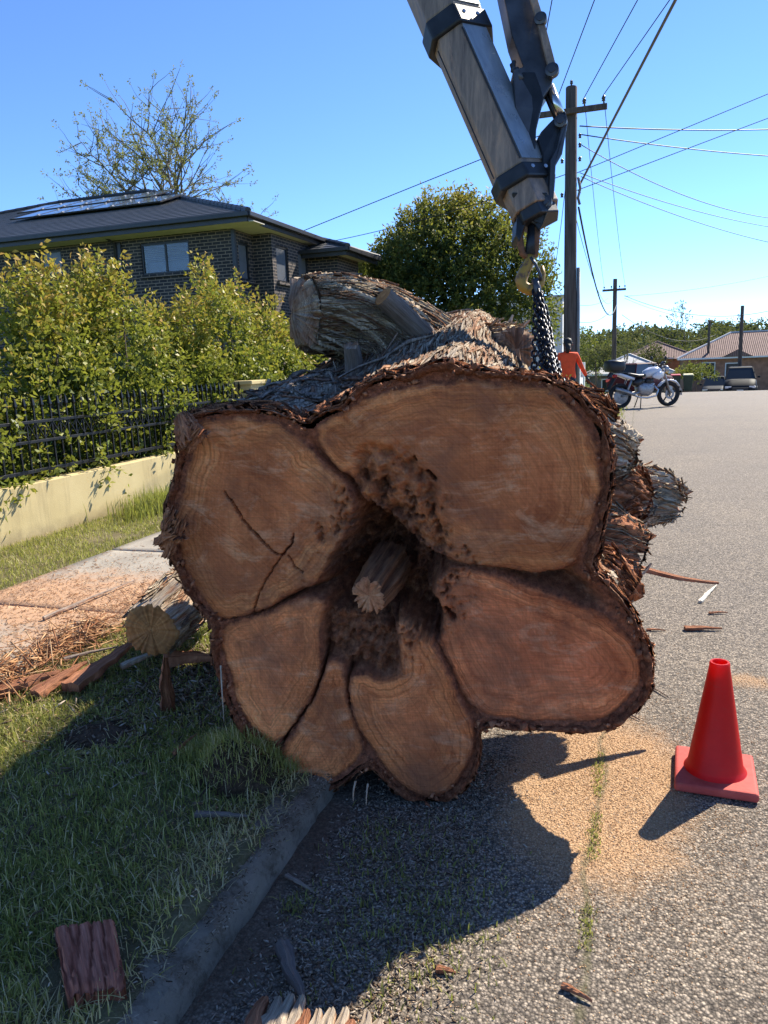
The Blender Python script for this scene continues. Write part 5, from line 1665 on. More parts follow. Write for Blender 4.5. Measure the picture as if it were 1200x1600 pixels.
def car(name, label, cat, loc, rz, paint_m, L=4.4, Wd=1.82, H=1.5, suv=False):
    """nose towards local -Y"""
    root = thing(name, label, cat, loc, rz=rz)
    hl, hw_ = L / 2, Wd / 2
    belt = H * (0.60 if not suv else 0.62)
    # lower body: sections along y, nose to tail: (y, half width, z bottom, z top)
    secs = [(-hl, 0.72, 0.34, 0.58), (-hl + 0.12, 0.90, 0.24, 0.70), (-hl + 0.5, 0.97, 0.2, belt - 0.12), (-hl + 1.15, 1.0, 0.2, belt - 0.03), (-0.3, 1.0, 0.2, belt), (0.9, 1.0, 0.2, belt + 0.02), (hl - 0.45, 0.98, 0.22, belt + 0.02), (hl - 0.1, 0.92, 0.26, belt - 0.03), (hl, 0.8, 0.36, belt - 0.2)]
    n = 12
    mb = MB()
    for (y, w, zb, zt) in secs:
        w *= hw_
        for (fx, fz) in ((-0.80, 0), (0.80, 0), (0.97, 0.15), (1.0, 0.45), (0.97, 0.8), (0.86, 0.97), (0.5, 1.0), (-0.5, 1.0), (-0.86, 0.97), (-0.97, 0.8), (-1.0, 0.45), (-0.97, 0.15)):
            mb.v.append((fx * w, y, zb + (zt - zb) * fz))
    for i in range(len(secs) - 1):
        for k_ in range(n):
            mb.f.append((i * n + k_, i * n + (k_ + 1) % n, (i + 1) * n + (k_ + 1) % n, (i + 1) * n + k_))
    mb.f += [tuple(reversed(range(n))), tuple((len(secs) - 1) * n + i for i in range(n))]
    setshade(mb.build('body', paint_m, root), 50)
    # greenhouse
    yb0, yt0, yt1, yb1 = -hl + 1.15, -hl + 1.95, hl - (0.55 if suv else 1.1), hl - (0.12 if suv else 0.45)
    wb, wt = 0.90 * hw_, 0.70 * hw_
    zb, zt = belt - 0.04, H - 0.05
    P = [(-wb, yb0, zb), (wb, yb0, zb), (wb, yb1, zb), (-wb, yb1, zb), (-wt, yt0, zt), (wt, yt0, zt), (wt, yt1, zt), (-wt, yt1, zt)]
    MB().add(P, [(0, 1, 5, 4), (1, 2, 6, 5), (2, 3, 7, 6), (3, 0, 4, 7), (4, 5, 6, 7)]).build('windows', M_carg, root)
    MB().add([(-wt * 1.03, yt0 - 0.03, zt), (wt * 1.03, yt0 - 0.03, zt), (wt * 1.03, yt1 + 0.03, zt), (-wt * 1.03, yt1 + 0.03, zt), (-wt * 0.9, yt0 + 0.1, zt + 0.05), (wt * 0.9, yt0 + 0.1, zt + 0.05), (wt * 0.9, yt1 - 0.1, zt + 0.05), (-wt * 0.9, yt1 - 0.1, zt + 0.05)],
             [(0, 1, 5, 4), (1, 2, 6, 5), (2, 3, 7, 6), (3, 0, 4, 7), (4, 5, 6, 7), (3, 2, 1, 0)]).build('roof', paint_m, root)
    for s in (-1, 1):
        for (a, b2) in ((P[0], P[4]), (P[3], P[7])):
            MB().bar((s * abs(a[0]) * 1.005, a[1], a[2]), (s * abs(b2[0]) * 1.005, b2[1], b2[2] + 0.01), 0.06, 0.05).build('pillar', paint_m, root)
        MB().bar((s * wb * 1.004, 0.1, zb), (s * wt * 1.01, 0.05, zt), 0.03, 0.07).build('pillar', paint_m, root)
        MB().box((s * hw_ * 0.70, -hl + 0.10, 0.60), (0.36, 0.16, 0.13)).build('headlight', M_lamp, root, bevel=0.03)
        MB().box((s * hw_ * 0.78, hl - 0.05, belt - 0.22), (0.26, 0.1, 0.16)).build('tail_light', M_redlens, root, bevel=0.02)
        MB().box((s * (hw_ + 0.08), -hl + 1.55, belt + 0.06), (0.16, 0.09, 0.13)).build('mirror', paint_m, root, bevel=0.03)
        for y in (-hl + 0.85, hl - 0.85):
            w = bpy.data.objects.new('wheel', None)
            COL.objects.link(w)
            w.parent = root
            w.location = (s * (hw_ - 0.10), y, 0.32)
            MB().lathe([(0.2, -0.1), (0.30, -0.1), (0.325, -0.07), (0.325, 0.07), (0.30, 0.115), (0.2, 0.115)], 24, axis='X').build('tyre', M_tyre, w, True)
            MB().lathe([(0, 0.09 * s), (0.06, 0.1 * s), (0.2, 0.105 * s), (0.21, 0.0)], 18, axis='X').build('rim', M_eng, w)
    MB().box((0, -hl + 0.02, 0.50), (Wd * 0.46, 0.08, 0.16)).build('grille', M_blackp, root, bevel=0.02)
    MB().box((0, -hl - 0.03, 0.40), (0.37, 0.02, 0.11)).build('number_plate', M_plate, root)
    MB().box((0, hl + 0.005, 0.62), (0.37, 0.03, 0.11)).build('number_plate', M_plate, root)
    return root


M_p1, M_p2, M_p3 = paint('charcoal_car_paint', (0.016, 0.019, 0.023)), paint('dark_blue_car_paint', (0.016, 0.02, 0.028)), paint('maroon_car_paint', (0.045, 0.008, 0.012))
car('parked_car', 'larger charcoal four-wheel drive parked facing us under the bare pole', 'car', (6.1, 54.2, float(zroad(54.2))), R_(-6), M_p1, 4.8, 1.92, 1.78, True)
car('parked_car', 'smaller dark hatchback parked behind and left of the charcoal four-wheel drive', 'car', (5.2, 61.0, float(zroad(61)) + 0.15), R_(-6), M_p2, 4.0, 1.7, 1.5)
car('parked_car', 'maroon car with dark windows parked beyond the motorcycle', 'car', (0.15, 45.5, float(zroad(45.5))), R_(150), M_p3, 4.6, 1.85, 1.72, True)

# ================================================================== wheelie bins
M_bin = plain('green_bin_plastic', (0.02, 0.04, 0.025), 0.5, 0, 0.2, 6, 0.1)
M_lidr, M_lidy = plain('red_bin_lid', (0.4, 0.03, 0.03), 0.5, 0, 0.1, 6, 0.1), plain('pale_yellow_bin_lid', (0.6, 0.55, 0.3), 0.5, 0, 0.1, 6, 0.1)
for x, lidm, lab in ((2.05, M_lidr, 'green wheelie bin with red lid by the dark bush'), (2.75, M_lidy, 'green wheelie bin with pale yellow lid by the dark bush')):
    zz = float(zroad(49.6)) + 0.16
    bn = thing('wheelie_bin', lab, 'bin', (x, 49.6, zz), 'wheelie bins on the far verge')
    MB().add([(-0.2, -0.22, 0.05), (0.2, -0.22, 0.05), (0.2, 0.22, 0.05), (-0.2, 0.22, 0.05), (-0.28, -0.32, 0.95), (0.28, -0.32, 0.95), (0.28, 0.32, 0.95), (-0.28, 0.32, 0.95)],
             [(0, 3, 2, 1), (4, 5, 6, 7), (0, 1, 5, 4), (1, 2, 6, 5), (2, 3, 7, 6), (3, 0, 4, 7)]).build('bin_body', M_bin, bn, bevel=0.03)
    MB().add([(-0.3, -0.36, 0.955), (0.3, -0.36, 0.955), (0.3, 0.36, 0.98), (-0.3, 0.36, 0.98), (-0.26, -0.3, 1.02), (0.26, -0.3, 1.02), (0.26, 0.3, 1.06), (-0.26, 0.3, 1.06)],
             [(0, 3, 2, 1), (4, 5, 6, 7), (0, 1, 5, 4), (1, 2, 6, 5), (2, 3, 7, 6), (3, 0, 4, 7)]).build('lid', lidm, bn, bevel=0.02)
    for s in (-1, 1):
        MB().lathe([(0, -0.03), (0.1, -0.03), (0.1, 0.03), (0, 0.03)], 14, (s * 0.22, 0.26, 0.1), 'X').build('wheel', M_tyre, bn)

# ================================================================== far buildings
M_wht = plain('white_wall_paint', (0.72, 0.72, 0.7), 0.8, 0, 0.05, 1, 0.1)
M_rbrick = plain('red_brown_brick', (0.33, 0.17, 0.11), 0.85, 0, 0.25, 3, 0.3, 30)
k = NM('terracotta_tiles', 0.8, 0, 0.25)
g = k.geo()
wv = k.n('TexWave', Vector=g, Scale=2.2, Distortion=0.4)
c = k.ramp(k.noise(g, 3, 5), (0.3, (0.2, 0.12, 0.1)), (0.7, (0.32, 0.2, 0.17)))
k.col(k.mix(0.5, c, wv.outputs['Color'], 'MULTIPLY'))
k.bump(wv.outputs['Fac'], 0.6, 0.05)
M_terra = k.m
M_palerf = plain('pale_metal_roof', (0.5, 0.49, 0.47), 0.5, 0.1, 0.12, 2, 0.2, 6)
M_dkwall = plain('dark_timber_wall', (0.16, 0.14, 0.12), 0.85, 0, 0.3, 3, 0.2)  # dark brown wall tone of the low house


def simple_house(name, label, x0, x1, y0, y1, zg, ze, zr, wall_m, roof_m, over=0.4, windows=(), gable=None, cap_m=None):
    cx, cy = (x0 + x1) / 2, (y0 + y1) / 2
    root = thing(name, label, 'house', (cx, cy, zg))
    L = lambda x, y, z: (x - cx, y - cy, z - zg)
    MB().add([L(x0, y0, zg - 1), L(x1, y0, zg - 1), L(x1, y1, zg - 1), L(x0, y1, zg - 1), L(x0, y0, ze), L(x1, y0, ze), L(x1, y1, ze), L(x0, y1, ze)],
             [(0, 1, 5, 4), (1, 2, 6, 5), (2, 3, 7, 6), (3, 0, 4, 7)]).build('wall', wall_m, root)
    a0, a1, b0, b1 = x0 - over, x1 + over, y0 - over, y1 + over
    hf = min(a1 - a0, b1 - b0) / 2
    if a1 - a0 >= b1 - b0:
        ra, rb_ = (a0 + hf, cy), (a1 - hf, cy)
    else:
        ra, rb_ = (cx, b0 + hf), (cx, b1 - hf)
    V = [L(a0, b0, ze), L(a1, b0, ze), L(a1, b1, ze), L(a0, b1, ze), L(*ra, zr), L(*rb_, zr)]
    F = [(0, 1, 5, 4), (2, 3, 4, 5), (1, 2, 5), (3, 0, 4), (0, 3, 2, 1)] if a1 - a0 >= b1 - b0 else [(0, 1, 4), (1, 2, 5, 4), (2, 3, 5), (3, 0, 4, 5), (0, 3, 2, 1)]
    rf = MB().add(V, F).build('roof', roof_m, root)
    for p, q in ((V[0], V[4]), (V[1], V[5] if a1 - a0 >= b1 - b0 else V[4]), (V[4], V[5])):
        if Vector(p) != Vector(q):
            MB().tube([p, q], 0.09, 6).build('ridge_cap', cap_m or roof_m, rf)
    MB().bar(L(a0, b0, ze - 0.06), L(a1, b0, ze - 0.06), 0.1, 0.12).build('gutter', M_wht, root)
    for (wx0, wx1, wz0, wz1) in windows:
        w = MB().box(L((wx0 + wx1) / 2, y0 - 0.02, (wz0 + wz1) / 2), (wx1 - wx0, 0.08, wz1 - wz0)).build('window', M_wht, root)
        MB().box(L((wx0 + wx1) / 2, y0 - 0.05, (wz0 + wz1) / 2), (wx1 - wx0 - 0.16, 0.06, wz1 - wz0 - 0.16)).build('pane', M_carg, w)
    if gable:
        gx, gw, gh = gable
        MB().add([L(gx - gw, b0 - 0.1, ze), L(gx + gw, b0 - 0.1, ze), L(gx, b0 - 0.1, ze + gh), L(gx - gw, b0 + 2.5, ze), L(gx + gw, b0 + 2.5, ze), L(gx, b0 + 2.5, ze + gh)], [(0, 1, 2), (0, 2, 5, 3), (1, 4, 5, 2)]).build('porch_gable', roof_m, root)
    return root


simple_house('far_house', 'brown brick house with red tiled hip roof behind the parked cars', 3.3, 13.5, 66, 73.4, -1.9, 1.05, 2.95, M_rbrick, M_terra, 0.5,
             [(4.6, 5.6, -0.6, 0.7), (9.6, 11.0, -0.6, 0.7), (6.3, 7.4, -1.6, 0.6)], (7.1, 1.1, 0.55), M_palerf)
simple_house('far_house', 'dark roofed house half hidden left of the red-tiled one', -1.5, 4.6, 76, 84, -2.2, 1.1, 2.6, M_rbrick, M_terra, 0.4)
simple_house('far_house', 'low house with pale metal roof behind the motorcycle', -3.4, 1.9, 58, 64, -1.6, 0.25, 1.55, M_dkwall, M_palerf, 0.4, [(-2.6, -1.6, -1.0, -0.1)])
wb = thing('white_building', 'tall plain white building corner beside the power pole', 'building', (-6.2, 40, 0))
MB().box((0, 0, 2.0), (5.5, 5.0, 4.6)).build('upper_wall', M_wht, wb)
MB().box((0.1, -0.1, 0.9), (5.7, 5.1, 1.8)).build('lower_wall', M_wht, wb)
MB().box((0, 0, 4.34), (5.7, 5.2, 0.1)).build('parapet', M_palerf, wb)
# cream fence with pillars and metal infill beyond the person
ff = thing('front_fence', 'cream front fence with pillars and metal bars beyond the person', 'fence', (-2.7, 31.0, float(zroad(31)) + 0.07))
MB().box((0, 3.5, 0.2), (0.2, 9.5, 0.5)).build('base_wall', M_wht, ff)
for i in range(4):
    MB().box((0, -1.1 + 3.1 * i, 0.55), (0.34, 0.34, 1.25)).build('pillar', M_wht, ff, bevel=0.01)
for z in (0.55, 1.05):
    MB().box((0, 3.5, z), (0.03, 9.2, 0.04)).build('rail', M_pole_g, ff)
for i in range(60):
    if i % 20 in (0,):
        continue
    MB().box((0, -1.1 + 9.3 * i / 60, 0.78), (0.025, 0.025, 0.6)).build('bar', M_pole_g, ff)
mbx_ = thing('letterbox_post', 'short black post on the verge below the person', 'post', (-1.55, 13.2, float(zverge(-1.55, 13.2))))
MB().box((0, 0, 0.25), (0.07, 0.07, 0.6)).build('post', M_blackp, mbx_, bevel=0.006)
MB().box((0, 0, 0.57), (0.09, 0.09, 0.03)).build('cap', M_blackp, mbx_, bevel=0.006)

# ================================================================== foliage helpers
def leaf_mat(name, lo, mid, hi, tip, trans=0.3, rough=0.42, spec=0.5):
    k = NM(name, rough, 0, spec)
    t = k.attr('tint')
    c = k.ramp(t, (0.0, lo), (0.4, mid), (0.75, hi), (1.0, tip))
    k.col(c)
    k.translucent(k.mix(0.5, c, (0.35, 0.4, 0.05)), trans)
    return k.m


M_hleaf = leaf_mat('hedge_leaves', (0.03, 0.055, 0.012), (0.11, 0.15, 0.022), (0.30, 0.29, 0.04), (0.46, 0.27, 0.055), 0.35, 0.5, 0.3)
M_dleaf = leaf_mat('dark_tree_leaves', (0.022, 0.045, 0.02), (0.065, 0.095, 0.028), (0.2, 0.18, 0.038), (0.42, 0.3, 0.055), 0.35, 0.6, 0.2)
M_bleaf = leaf_mat('spring_leaves', (0.12, 0.125, 0.05), (0.18, 0.185, 0.07), (0.26, 0.25, 0.1), (0.32, 0.27, 0.12), 0.35, 0.8, 0.1)
M_fleaf = leaf_mat('bushland_leaves', (0.04, 0.052, 0.036), (0.065, 0.078, 0.048), (0.1, 0.105, 0.06), (0.16, 0.145, 0.085), 0.2, 0.85, 0.1)  # greyed greens: a little distance haze mixed into the leaf colours
M_grass = leaf_mat('grass_blades', (0.14, 0.15, 0.045), (0.27, 0.28, 0.075), (0.48, 0.43, 0.13), (0.72, 0.58, 0.34), 0.45, 0.5, 0.3)
M_twig = plain('twig_bark', (0.13, 0.1, 0.075), 0.85, 0, 0.35, 12, 0.4)


def unit(v):
    return v / (np.linalg.norm(v, axis=-1, keepdims=True) + 1e-9)


def leaves(P, D, size, tint, rg, wid=0.5, fold=0.18):
    """one folded diamond per leaf -> vertices, quads, tint"""
    n = len(P)
    size = np.broadcast_to(np.asarray(size, float), (n,))[:, None]
    D = unit(D)
    Nn = unit(np.cross(D, unit(rg.normal(size=(n, 3)))))
    S = np.cross(D, Nn)
    mid = P + D * size * 0.5
    A = P
    B = mid + S * size * wid * 0.5 + Nn * size * fold
    C = P + D * size + Nn * size * 0.08
    E_ = mid - S * size * wid * 0.5 + Nn * size * fold
    V = np.stack([A, B, C, E_], 1).reshape(-1, 3)
    F = np.arange(4 * n).reshape(n, 4)
    return V, F, np.repeat(tint, 4)


def shoots(tips0, dirs, length, per, size, rg, tint_base, tint_tip=0.25, droop=0.0, spread=0.9):
    """leafy shoots: `per` leaves spiralling along each"""
    n = len(tips0)
    dirs = unit(dirs)
    t = rg.uniform(0, 1, (n, per))
    L = np.broadcast_to(np.asarray(length, float), (n,))[:, None]
    P = tips0[:, None, :] + dirs[:, None, :] * (t * L)[..., None]
    P = P + np.array([0, 0, -1.0]) * (droop * t**2 * L)[..., None] + rg.normal(0, 0.12, (n, per, 3)) * L[..., None]
    D = dirs[:, None, :] * 0.55 + unit(rg.normal(size=(n, per, 3))) * spread
    s = size * rg.uniform(0.6, 1.25, (n, per))
    tn = np.clip(tint_base[:, None] + tint_tip * t + rg.normal(0, 0.12, (n, per)), 0, 1)
    return P.reshape(-1, 3), D.reshape(-1, 3), s.ravel(), tn.ravel()


def crown(name, parts, m, parent, rg, wid=0.5, origin=(0, 0, 0)):
    P, D, s, t = [np.concatenate([p[i] for p in parts]) for i in range(4)]
    V, F, tn = leaves(P, D, s, t, rg, wid)
    return link(name, np_mesh(name, V - np.array(origin), F, {'tint': tn}), m, parent)


def blob_shoots(c, r, n, rg, length, per, size, tint, tip=0.25, up=0.35, lower=-0.5, inner=0.72):
    """shoots growing out of an ellipsoid"""
    d = unit(rg.normal(size=(int(n * 1.7), 3)))
    d = d[d[:, 2] > lower][:n]
    q = rg.uniform(inner, 1.0, (len(d), 1))
    p = np.array(c) + d * np.array(r) * q
    dr = d + np.array([0, 0, up]) + rg.normal(0, 0.3, d.shape)
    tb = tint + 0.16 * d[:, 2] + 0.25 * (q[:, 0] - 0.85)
    return shoots(p, dr, length * rg.uniform(0.6, 1.3, len(d)), per, size, rg, tb, tip)


# ================================================================== hedge of lilly-pilly shrubs behind the fence
def shrub(name, label, x, y, z0, h, rx, ry, rg, n, size, group, m=None, peak=1.0):
    root = thing(name, label, 'shrub', (x, y, z0), group)
    o = np.array([x, y, z0])
    parts = []
    hb = h * 0.74
    parts.append(blob_shoots((x, y, z0 + hb * 0.5), (rx, ry, hb * 0.56), n, rg, 0.28, 15, size, 0.40, 0.25, 0.4, -0.95))
    # leaders rising above the body
    for q in range(5):
        ox, oy = rg.normal(0, 0.16) * rx, rg.normal(0, 0.35) * ry
        hh_ = h * rg.uniform(0.84, 1.0) if q else h * peak
        parts.append(blob_shoots((x + ox, y + oy, z0 + hh_ - 0.36 * h * 0.5), (rx * 0.36, ry * 0.36, h * 0.19), int(n * 0.10), rg, 0.24, 13, size, 0.50, 0.42, 0.8, -0.6, 0.5))
    # darker inside
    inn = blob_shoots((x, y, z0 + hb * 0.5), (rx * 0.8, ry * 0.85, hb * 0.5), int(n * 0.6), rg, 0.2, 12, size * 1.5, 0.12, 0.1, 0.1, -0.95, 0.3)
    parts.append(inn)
    crown('foliage', parts, m or M_hleaf, root, rg, 0.52, o)
    for q in range(3):
        a = rg.uniform(0, 6.28)
        MB().tube([(0.1 * math.cos(a), 0.1 * math.sin(a), -0.05), (0.2 * math.cos(a), 0.2 * math.sin(a), h * 0.35), (0.3 * rx * math.cos(a), 0.3 * ry * math.sin(a), h * 0.75)], [0.03, 0.022, 0.008], 6).build('stem', M_twig, root)
    return root


rgh = np.random.default_rng(77)
HG = 'hedge shrubs behind the iron fence'
for y, h, rx, ry, n, sz, lab in [
    (5.55, 2.62, 0.75, 0.85, 430, 0.072, 'glossy hedge shrub at the left frame edge, lowest end of the hedge'),
    (6.95, 2.95, 0.72, 0.80, 430, 0.072, 'tall glossy hedge shrub in front of the small frosted window'),
    (8.35, 3.22, 0.75, 0.80, 430, 0.072, 'tallest hedge shrub, its leader pointing at the solar panels'),
    (9.75, 2.72, 0.72, 0.85, 380, 0.074, 'rounded hedge shrub below the two-pane brick house window'),
    (11.05, 3.22, 0.78, 0.85, 360, 0.077, 'hedge shrub with a high leader beside the house corner'),
    (12.5, 2.75, 0.75, 0.9, 300, 0.082, 'hedge shrub behind the yellow pillar'),
    (13.9, 2.62, 0.75, 0.9, 280, 0.084, 'hedge shrub just left of the lifted limb'),
    (15.4, 2.38, 0.75, 0.95, 250, 0.090, 'low hedge shrub showing under the lifted limb'),
    (16.9, 2.0, 0.75, 0.9, 200, 0.096, 'lowest far hedge shrub at the end of the row')]:
    shrub('hedge_shrub', lab, -6.28, y, float(zroad(y)) + 0.05, h * 0.93, rx, ry, rgh, n, sz, HG)
shrub('garden_shrub', 'pale green shrub behind the sawn branch on the limb', -7.3, 22.0, 0.2, 3.35, 0.85, 1.0, rgh, 190, 0.10, None)
shrub('garden_shrub', 'pale green shrub between the dark brick house and the dense tree', -8.6, 22.6, 0.2, 3.5, 0.8, 0.9, rgh, 170, 0.10, None)
shrub('verge_shrub', 'small green shrub in front of the person in orange', -1.62, 14.2, 0.2, 1.12, 0.34, 0.40, rgh, 90, 0.07, None)

# ================================================================== rendered wall, iron fence, pillar
k = NM('cream_render', 0.9, 0, 0.2)
g = k.geo()
c = k.ramp(k.noise(g, 2.0, 6, 0.6), (0.3, (0.50, 0.40, 0.20)), (0.7, (0.60, 0.49, 0.26)))
c = k.mix(k.ramp(k.noise(k.scale(g, (1, 6, 0.8)), 1.0, 5, 0.7), (0.5, 0.0), (0.72, 0.6)), c, (0.33, 0.26, 0.14))
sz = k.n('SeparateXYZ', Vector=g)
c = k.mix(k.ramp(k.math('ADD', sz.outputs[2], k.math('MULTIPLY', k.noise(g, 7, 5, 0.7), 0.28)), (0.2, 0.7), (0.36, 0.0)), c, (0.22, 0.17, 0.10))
k.col(c)
k.bump(k.noise(g, 90, 5, 0.7), 0.4, 0.006)
M_render = k.m
M_iron = plain('black_iron', (0.014, 0.015, 0.018), 0.38, 0.3, 0.3, 20, 0.2)
wallr = thing('boundary_wall', 'low cream rendered wall under the black iron fence', 'wall', (-5.6, 4.0, 0))
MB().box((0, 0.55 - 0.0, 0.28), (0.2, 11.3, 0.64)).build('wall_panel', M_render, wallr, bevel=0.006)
pil = thing('wall_pillar', 'square cream rendered pillar at the end of the iron fence', 'pillar', (-5.62, 10.5, 0))
MB().box((0, 0, 0.66), (0.36, 0.42, 1.42)).build('shaft', M_render, pil, bevel=0.008)
MB().box((0, 0, 1.40), (0.44, 0.50, 0.06)).build('cap', M_render, pil, bevel=0.012)
fence = thing('iron_fence', 'black iron picket fence with spear tips and crossed bars on the cream wall', 'fence', (-5.6, 4.0, 0.6))
fy0, fy1 = -0.6, 6.28
for z, h in ((0.10, 0.035), (0.385, 0.03), (0.575, 0.03)):
    MB().box((0, (fy0 + fy1) / 2, z), (0.032, fy1 - fy0, h)).build('rail', M_iron, fence, bevel=0.003)
mbp = MB().box((0, 0, 0.385), (0.016, 0.016, 0.66))
b = len(mbp.v)
for zz, rr_ in ((0.715, 0.012), (0.735, 0.022), (0.765, 0.018), (0.83, 0.001)):
    for q in range(4):
        mbp.v.append((rr_ * math.cos(PI / 2 * q + PI / 4), rr_ * math.sin(PI / 2 * q + PI / 4), zz))
for i in range(3):
    for q in range(4):
        mbp.f.append((b + i * 4 + q, b + i * 4 + (q + 1) % 4, b + i * 4 + 4 + (q + 1) % 4, b + i * 4 + 4 + q))
pk = mbp.build('picket', M_iron, fence)
PKM = pk.data
n_p = 60
for i in range(n_p):
    yy = fy0 + 0.06 + (fy1 - fy0 - 0.12) * i / (n_p - 1)
    o = pk if i == 0 else link('picket', PKM, None, fence)
    o.location = (0, yy, 0)
crs = MB().bar((0, -0.052, 0.402), (0, 0.052, 0.558), 0.008, 0.010, (1, 0, 0)).bar((0.009, -0.052, 0.558), (0.009, 0.052, 0.402), 0.008, 0.010, (1, 0, 0)).build('cross_bar', M_iron, fence)
for i in range(n_p - 1):
    yy = fy0 + 0.06 + (fy1 - fy0 - 0.12) * (i + 0.5) / (n_p - 1)
    o = crs if i == 0 else link('cross_bar', crs.data, None, fence)
    o.location = (0, yy, 0)

# ================================================================== dark brick house
def brick_mat(name, swap):
    k = NM(name, 0.8, 0, 0.3)
    g = k.geo()
    s = k.n('SeparateXYZ', Vector=g)
    cv = k.n('CombineXYZ', X=s.outputs[1 if swap else 0], Y=s.outputs[2], Z=0.0)
    bt = k.n('TexBrick', Vector=cv.outputs[0], Scale=1.0)
    bt.inputs['Color1'].default_value = (0.020, 0.020, 0.024, 1)
    bt.inputs['Color2'].default_value = (0.040, 0.038, 0.042, 1)
    bt.inputs['Mortar'].default_value = (0.2, 0.155, 0.125, 1)
    bt.inputs['Mortar Size'].default_value = 0.011
    bt.inputs['Brick Width'].default_value = 0.25
    bt.inputs['Row Height'].default_value = 0.086
    c = k.mix(1.0, bt.outputs['Color'], k.ramp(k.noise(g, 2, 4), (0.3, 0.8), (0.7, 1.2)), 'MULTIPLY')
    k.col(c)
    k.bump(bt.outputs['Fac'], -0.6, 0.012)
    return k.m


M_brx, M_bry = brick_mat('dark_brick_front', False), brick_mat('dark_brick_side', True)
M_tile = plain('charcoal_roof_tile', (0.045, 0.047, 0.052), 0.5, 0, 0.3, 3, 0.4, 14)
M_fascia = plain('charcoal_fascia', (0.032, 0.032, 0.036), 0.4, 0, 0.2, 4, 0.1)
M_soffit = plain('cream_soffit', (0.6, 0.55, 0.46), 0.8, 0, 0.08, 3, 0.1)
M_frame = plain('black_window_frame', (0.02, 0.02, 0.022), 0.4, 0, 0.2, 5, 0.1)
M_blind = plain('window_blind', (0.42, 0.36, 0.3), 0.7, 0, 0.12, 5, 0.1)
M_blindg = plain('frosted_glass', (0.13, 0.14, 0.16), 0.25, 0, 0.1, 5, 0.05)
k = NM('window_glass', 0.03, 0, 0.4)
k.col((0.75, 0.8, 0.82))
k.p.inputs['Transmission Weight'].default_value = 0.9
M_glass = k.m
k = NM('solar_cells', 0.12, 0, 0.6)
v = k.obj()
k.col(k.ramp(k.noise(v, 1.5, 3), (0.3, (0.012, 0.016, 0.035)), (0.7, (0.022, 0.028, 0.055))))
k.p.inputs['Coat Weight'].default_value = 0.6
k.p.inputs['Coat Roughness'].default_value = 0.05
M_solar = k.m
M_alu = plain('aluminium', (0.6, 0.6, 0.6), 0.35, 0.8, 0.1, 5, 0.05)

HX, HY = -10.4, 19.2
house = thing('brick_house', 'two-storey dark brick house with charcoal tiled hip roof behind the hedge', 'house', (HX, HY, 0))
hw = lambda p: (p[0] - HX, p[1] - HY, p[2])


def wall(pa, pb, z0, z1, m, holes=()):
    """vertical wall between two plan points as one mesh with window openings; holes: (d0,d1,z0,z1) along pa->pb"""
    pa, pb = Vector((pa[0], pa[1], 0)), Vector((pb[0], pb[1], 0))
    L = (pb - pa).length
    d = (pb - pa).normalized()
    n = Vector((d.y, -d.x, 0))
    xs = sorted({0, L, *[q for h in holes for q in h[:2]]})
    zs = sorted({z0, z1, *[q for h in holes for q in h[2:]]})
    mb = MB()
    for i in range(len(xs) - 1):
        for j in range(len(zs) - 1):
            cx, cz = (xs[i] + xs[i + 1]) / 2, (zs[j] + zs[j + 1]) / 2
            if any(h[0] < cx < h[1] and h[2] < cz < h[3] for h in holes):
                continue
            q = [pa + d * xs[i] + Vector((0, 0, zs[j])), pa + d * xs[i + 1] + Vector((0, 0, zs[j])), pa + d * xs[i + 1] + Vector((0, 0, zs[j + 1])), pa + d * xs[i] + Vector((0, 0, zs[j + 1]))]
            mb.add([hw(p) for p in q], [(0, 1, 2, 3)])
    for h in holes:        # reveals
        c4 = [(h[0], h[2]), (h[1], h[2]), (h[1], h[3]), (h[0], h[3])]
        for (a0, b0), (a1, b1) in zip(c4, c4[1:] + c4[:1]):
            q = [pa + d * a0 + Vector((0, 0, b0)), pa + d * a1 + Vector((0, 0, b1)), pa + d * a1 + Vector((0, 0, b1)) - n * 0.12, pa + d * a0 + Vector((0, 0, b0)) - n * 0.12]
            mb.add([hw(p) for p in q], [(0, 1, 2, 3)])
    o = mb.build('wall', m, house)
    for h in holes:
        window(pa, d, n, h)
    return o


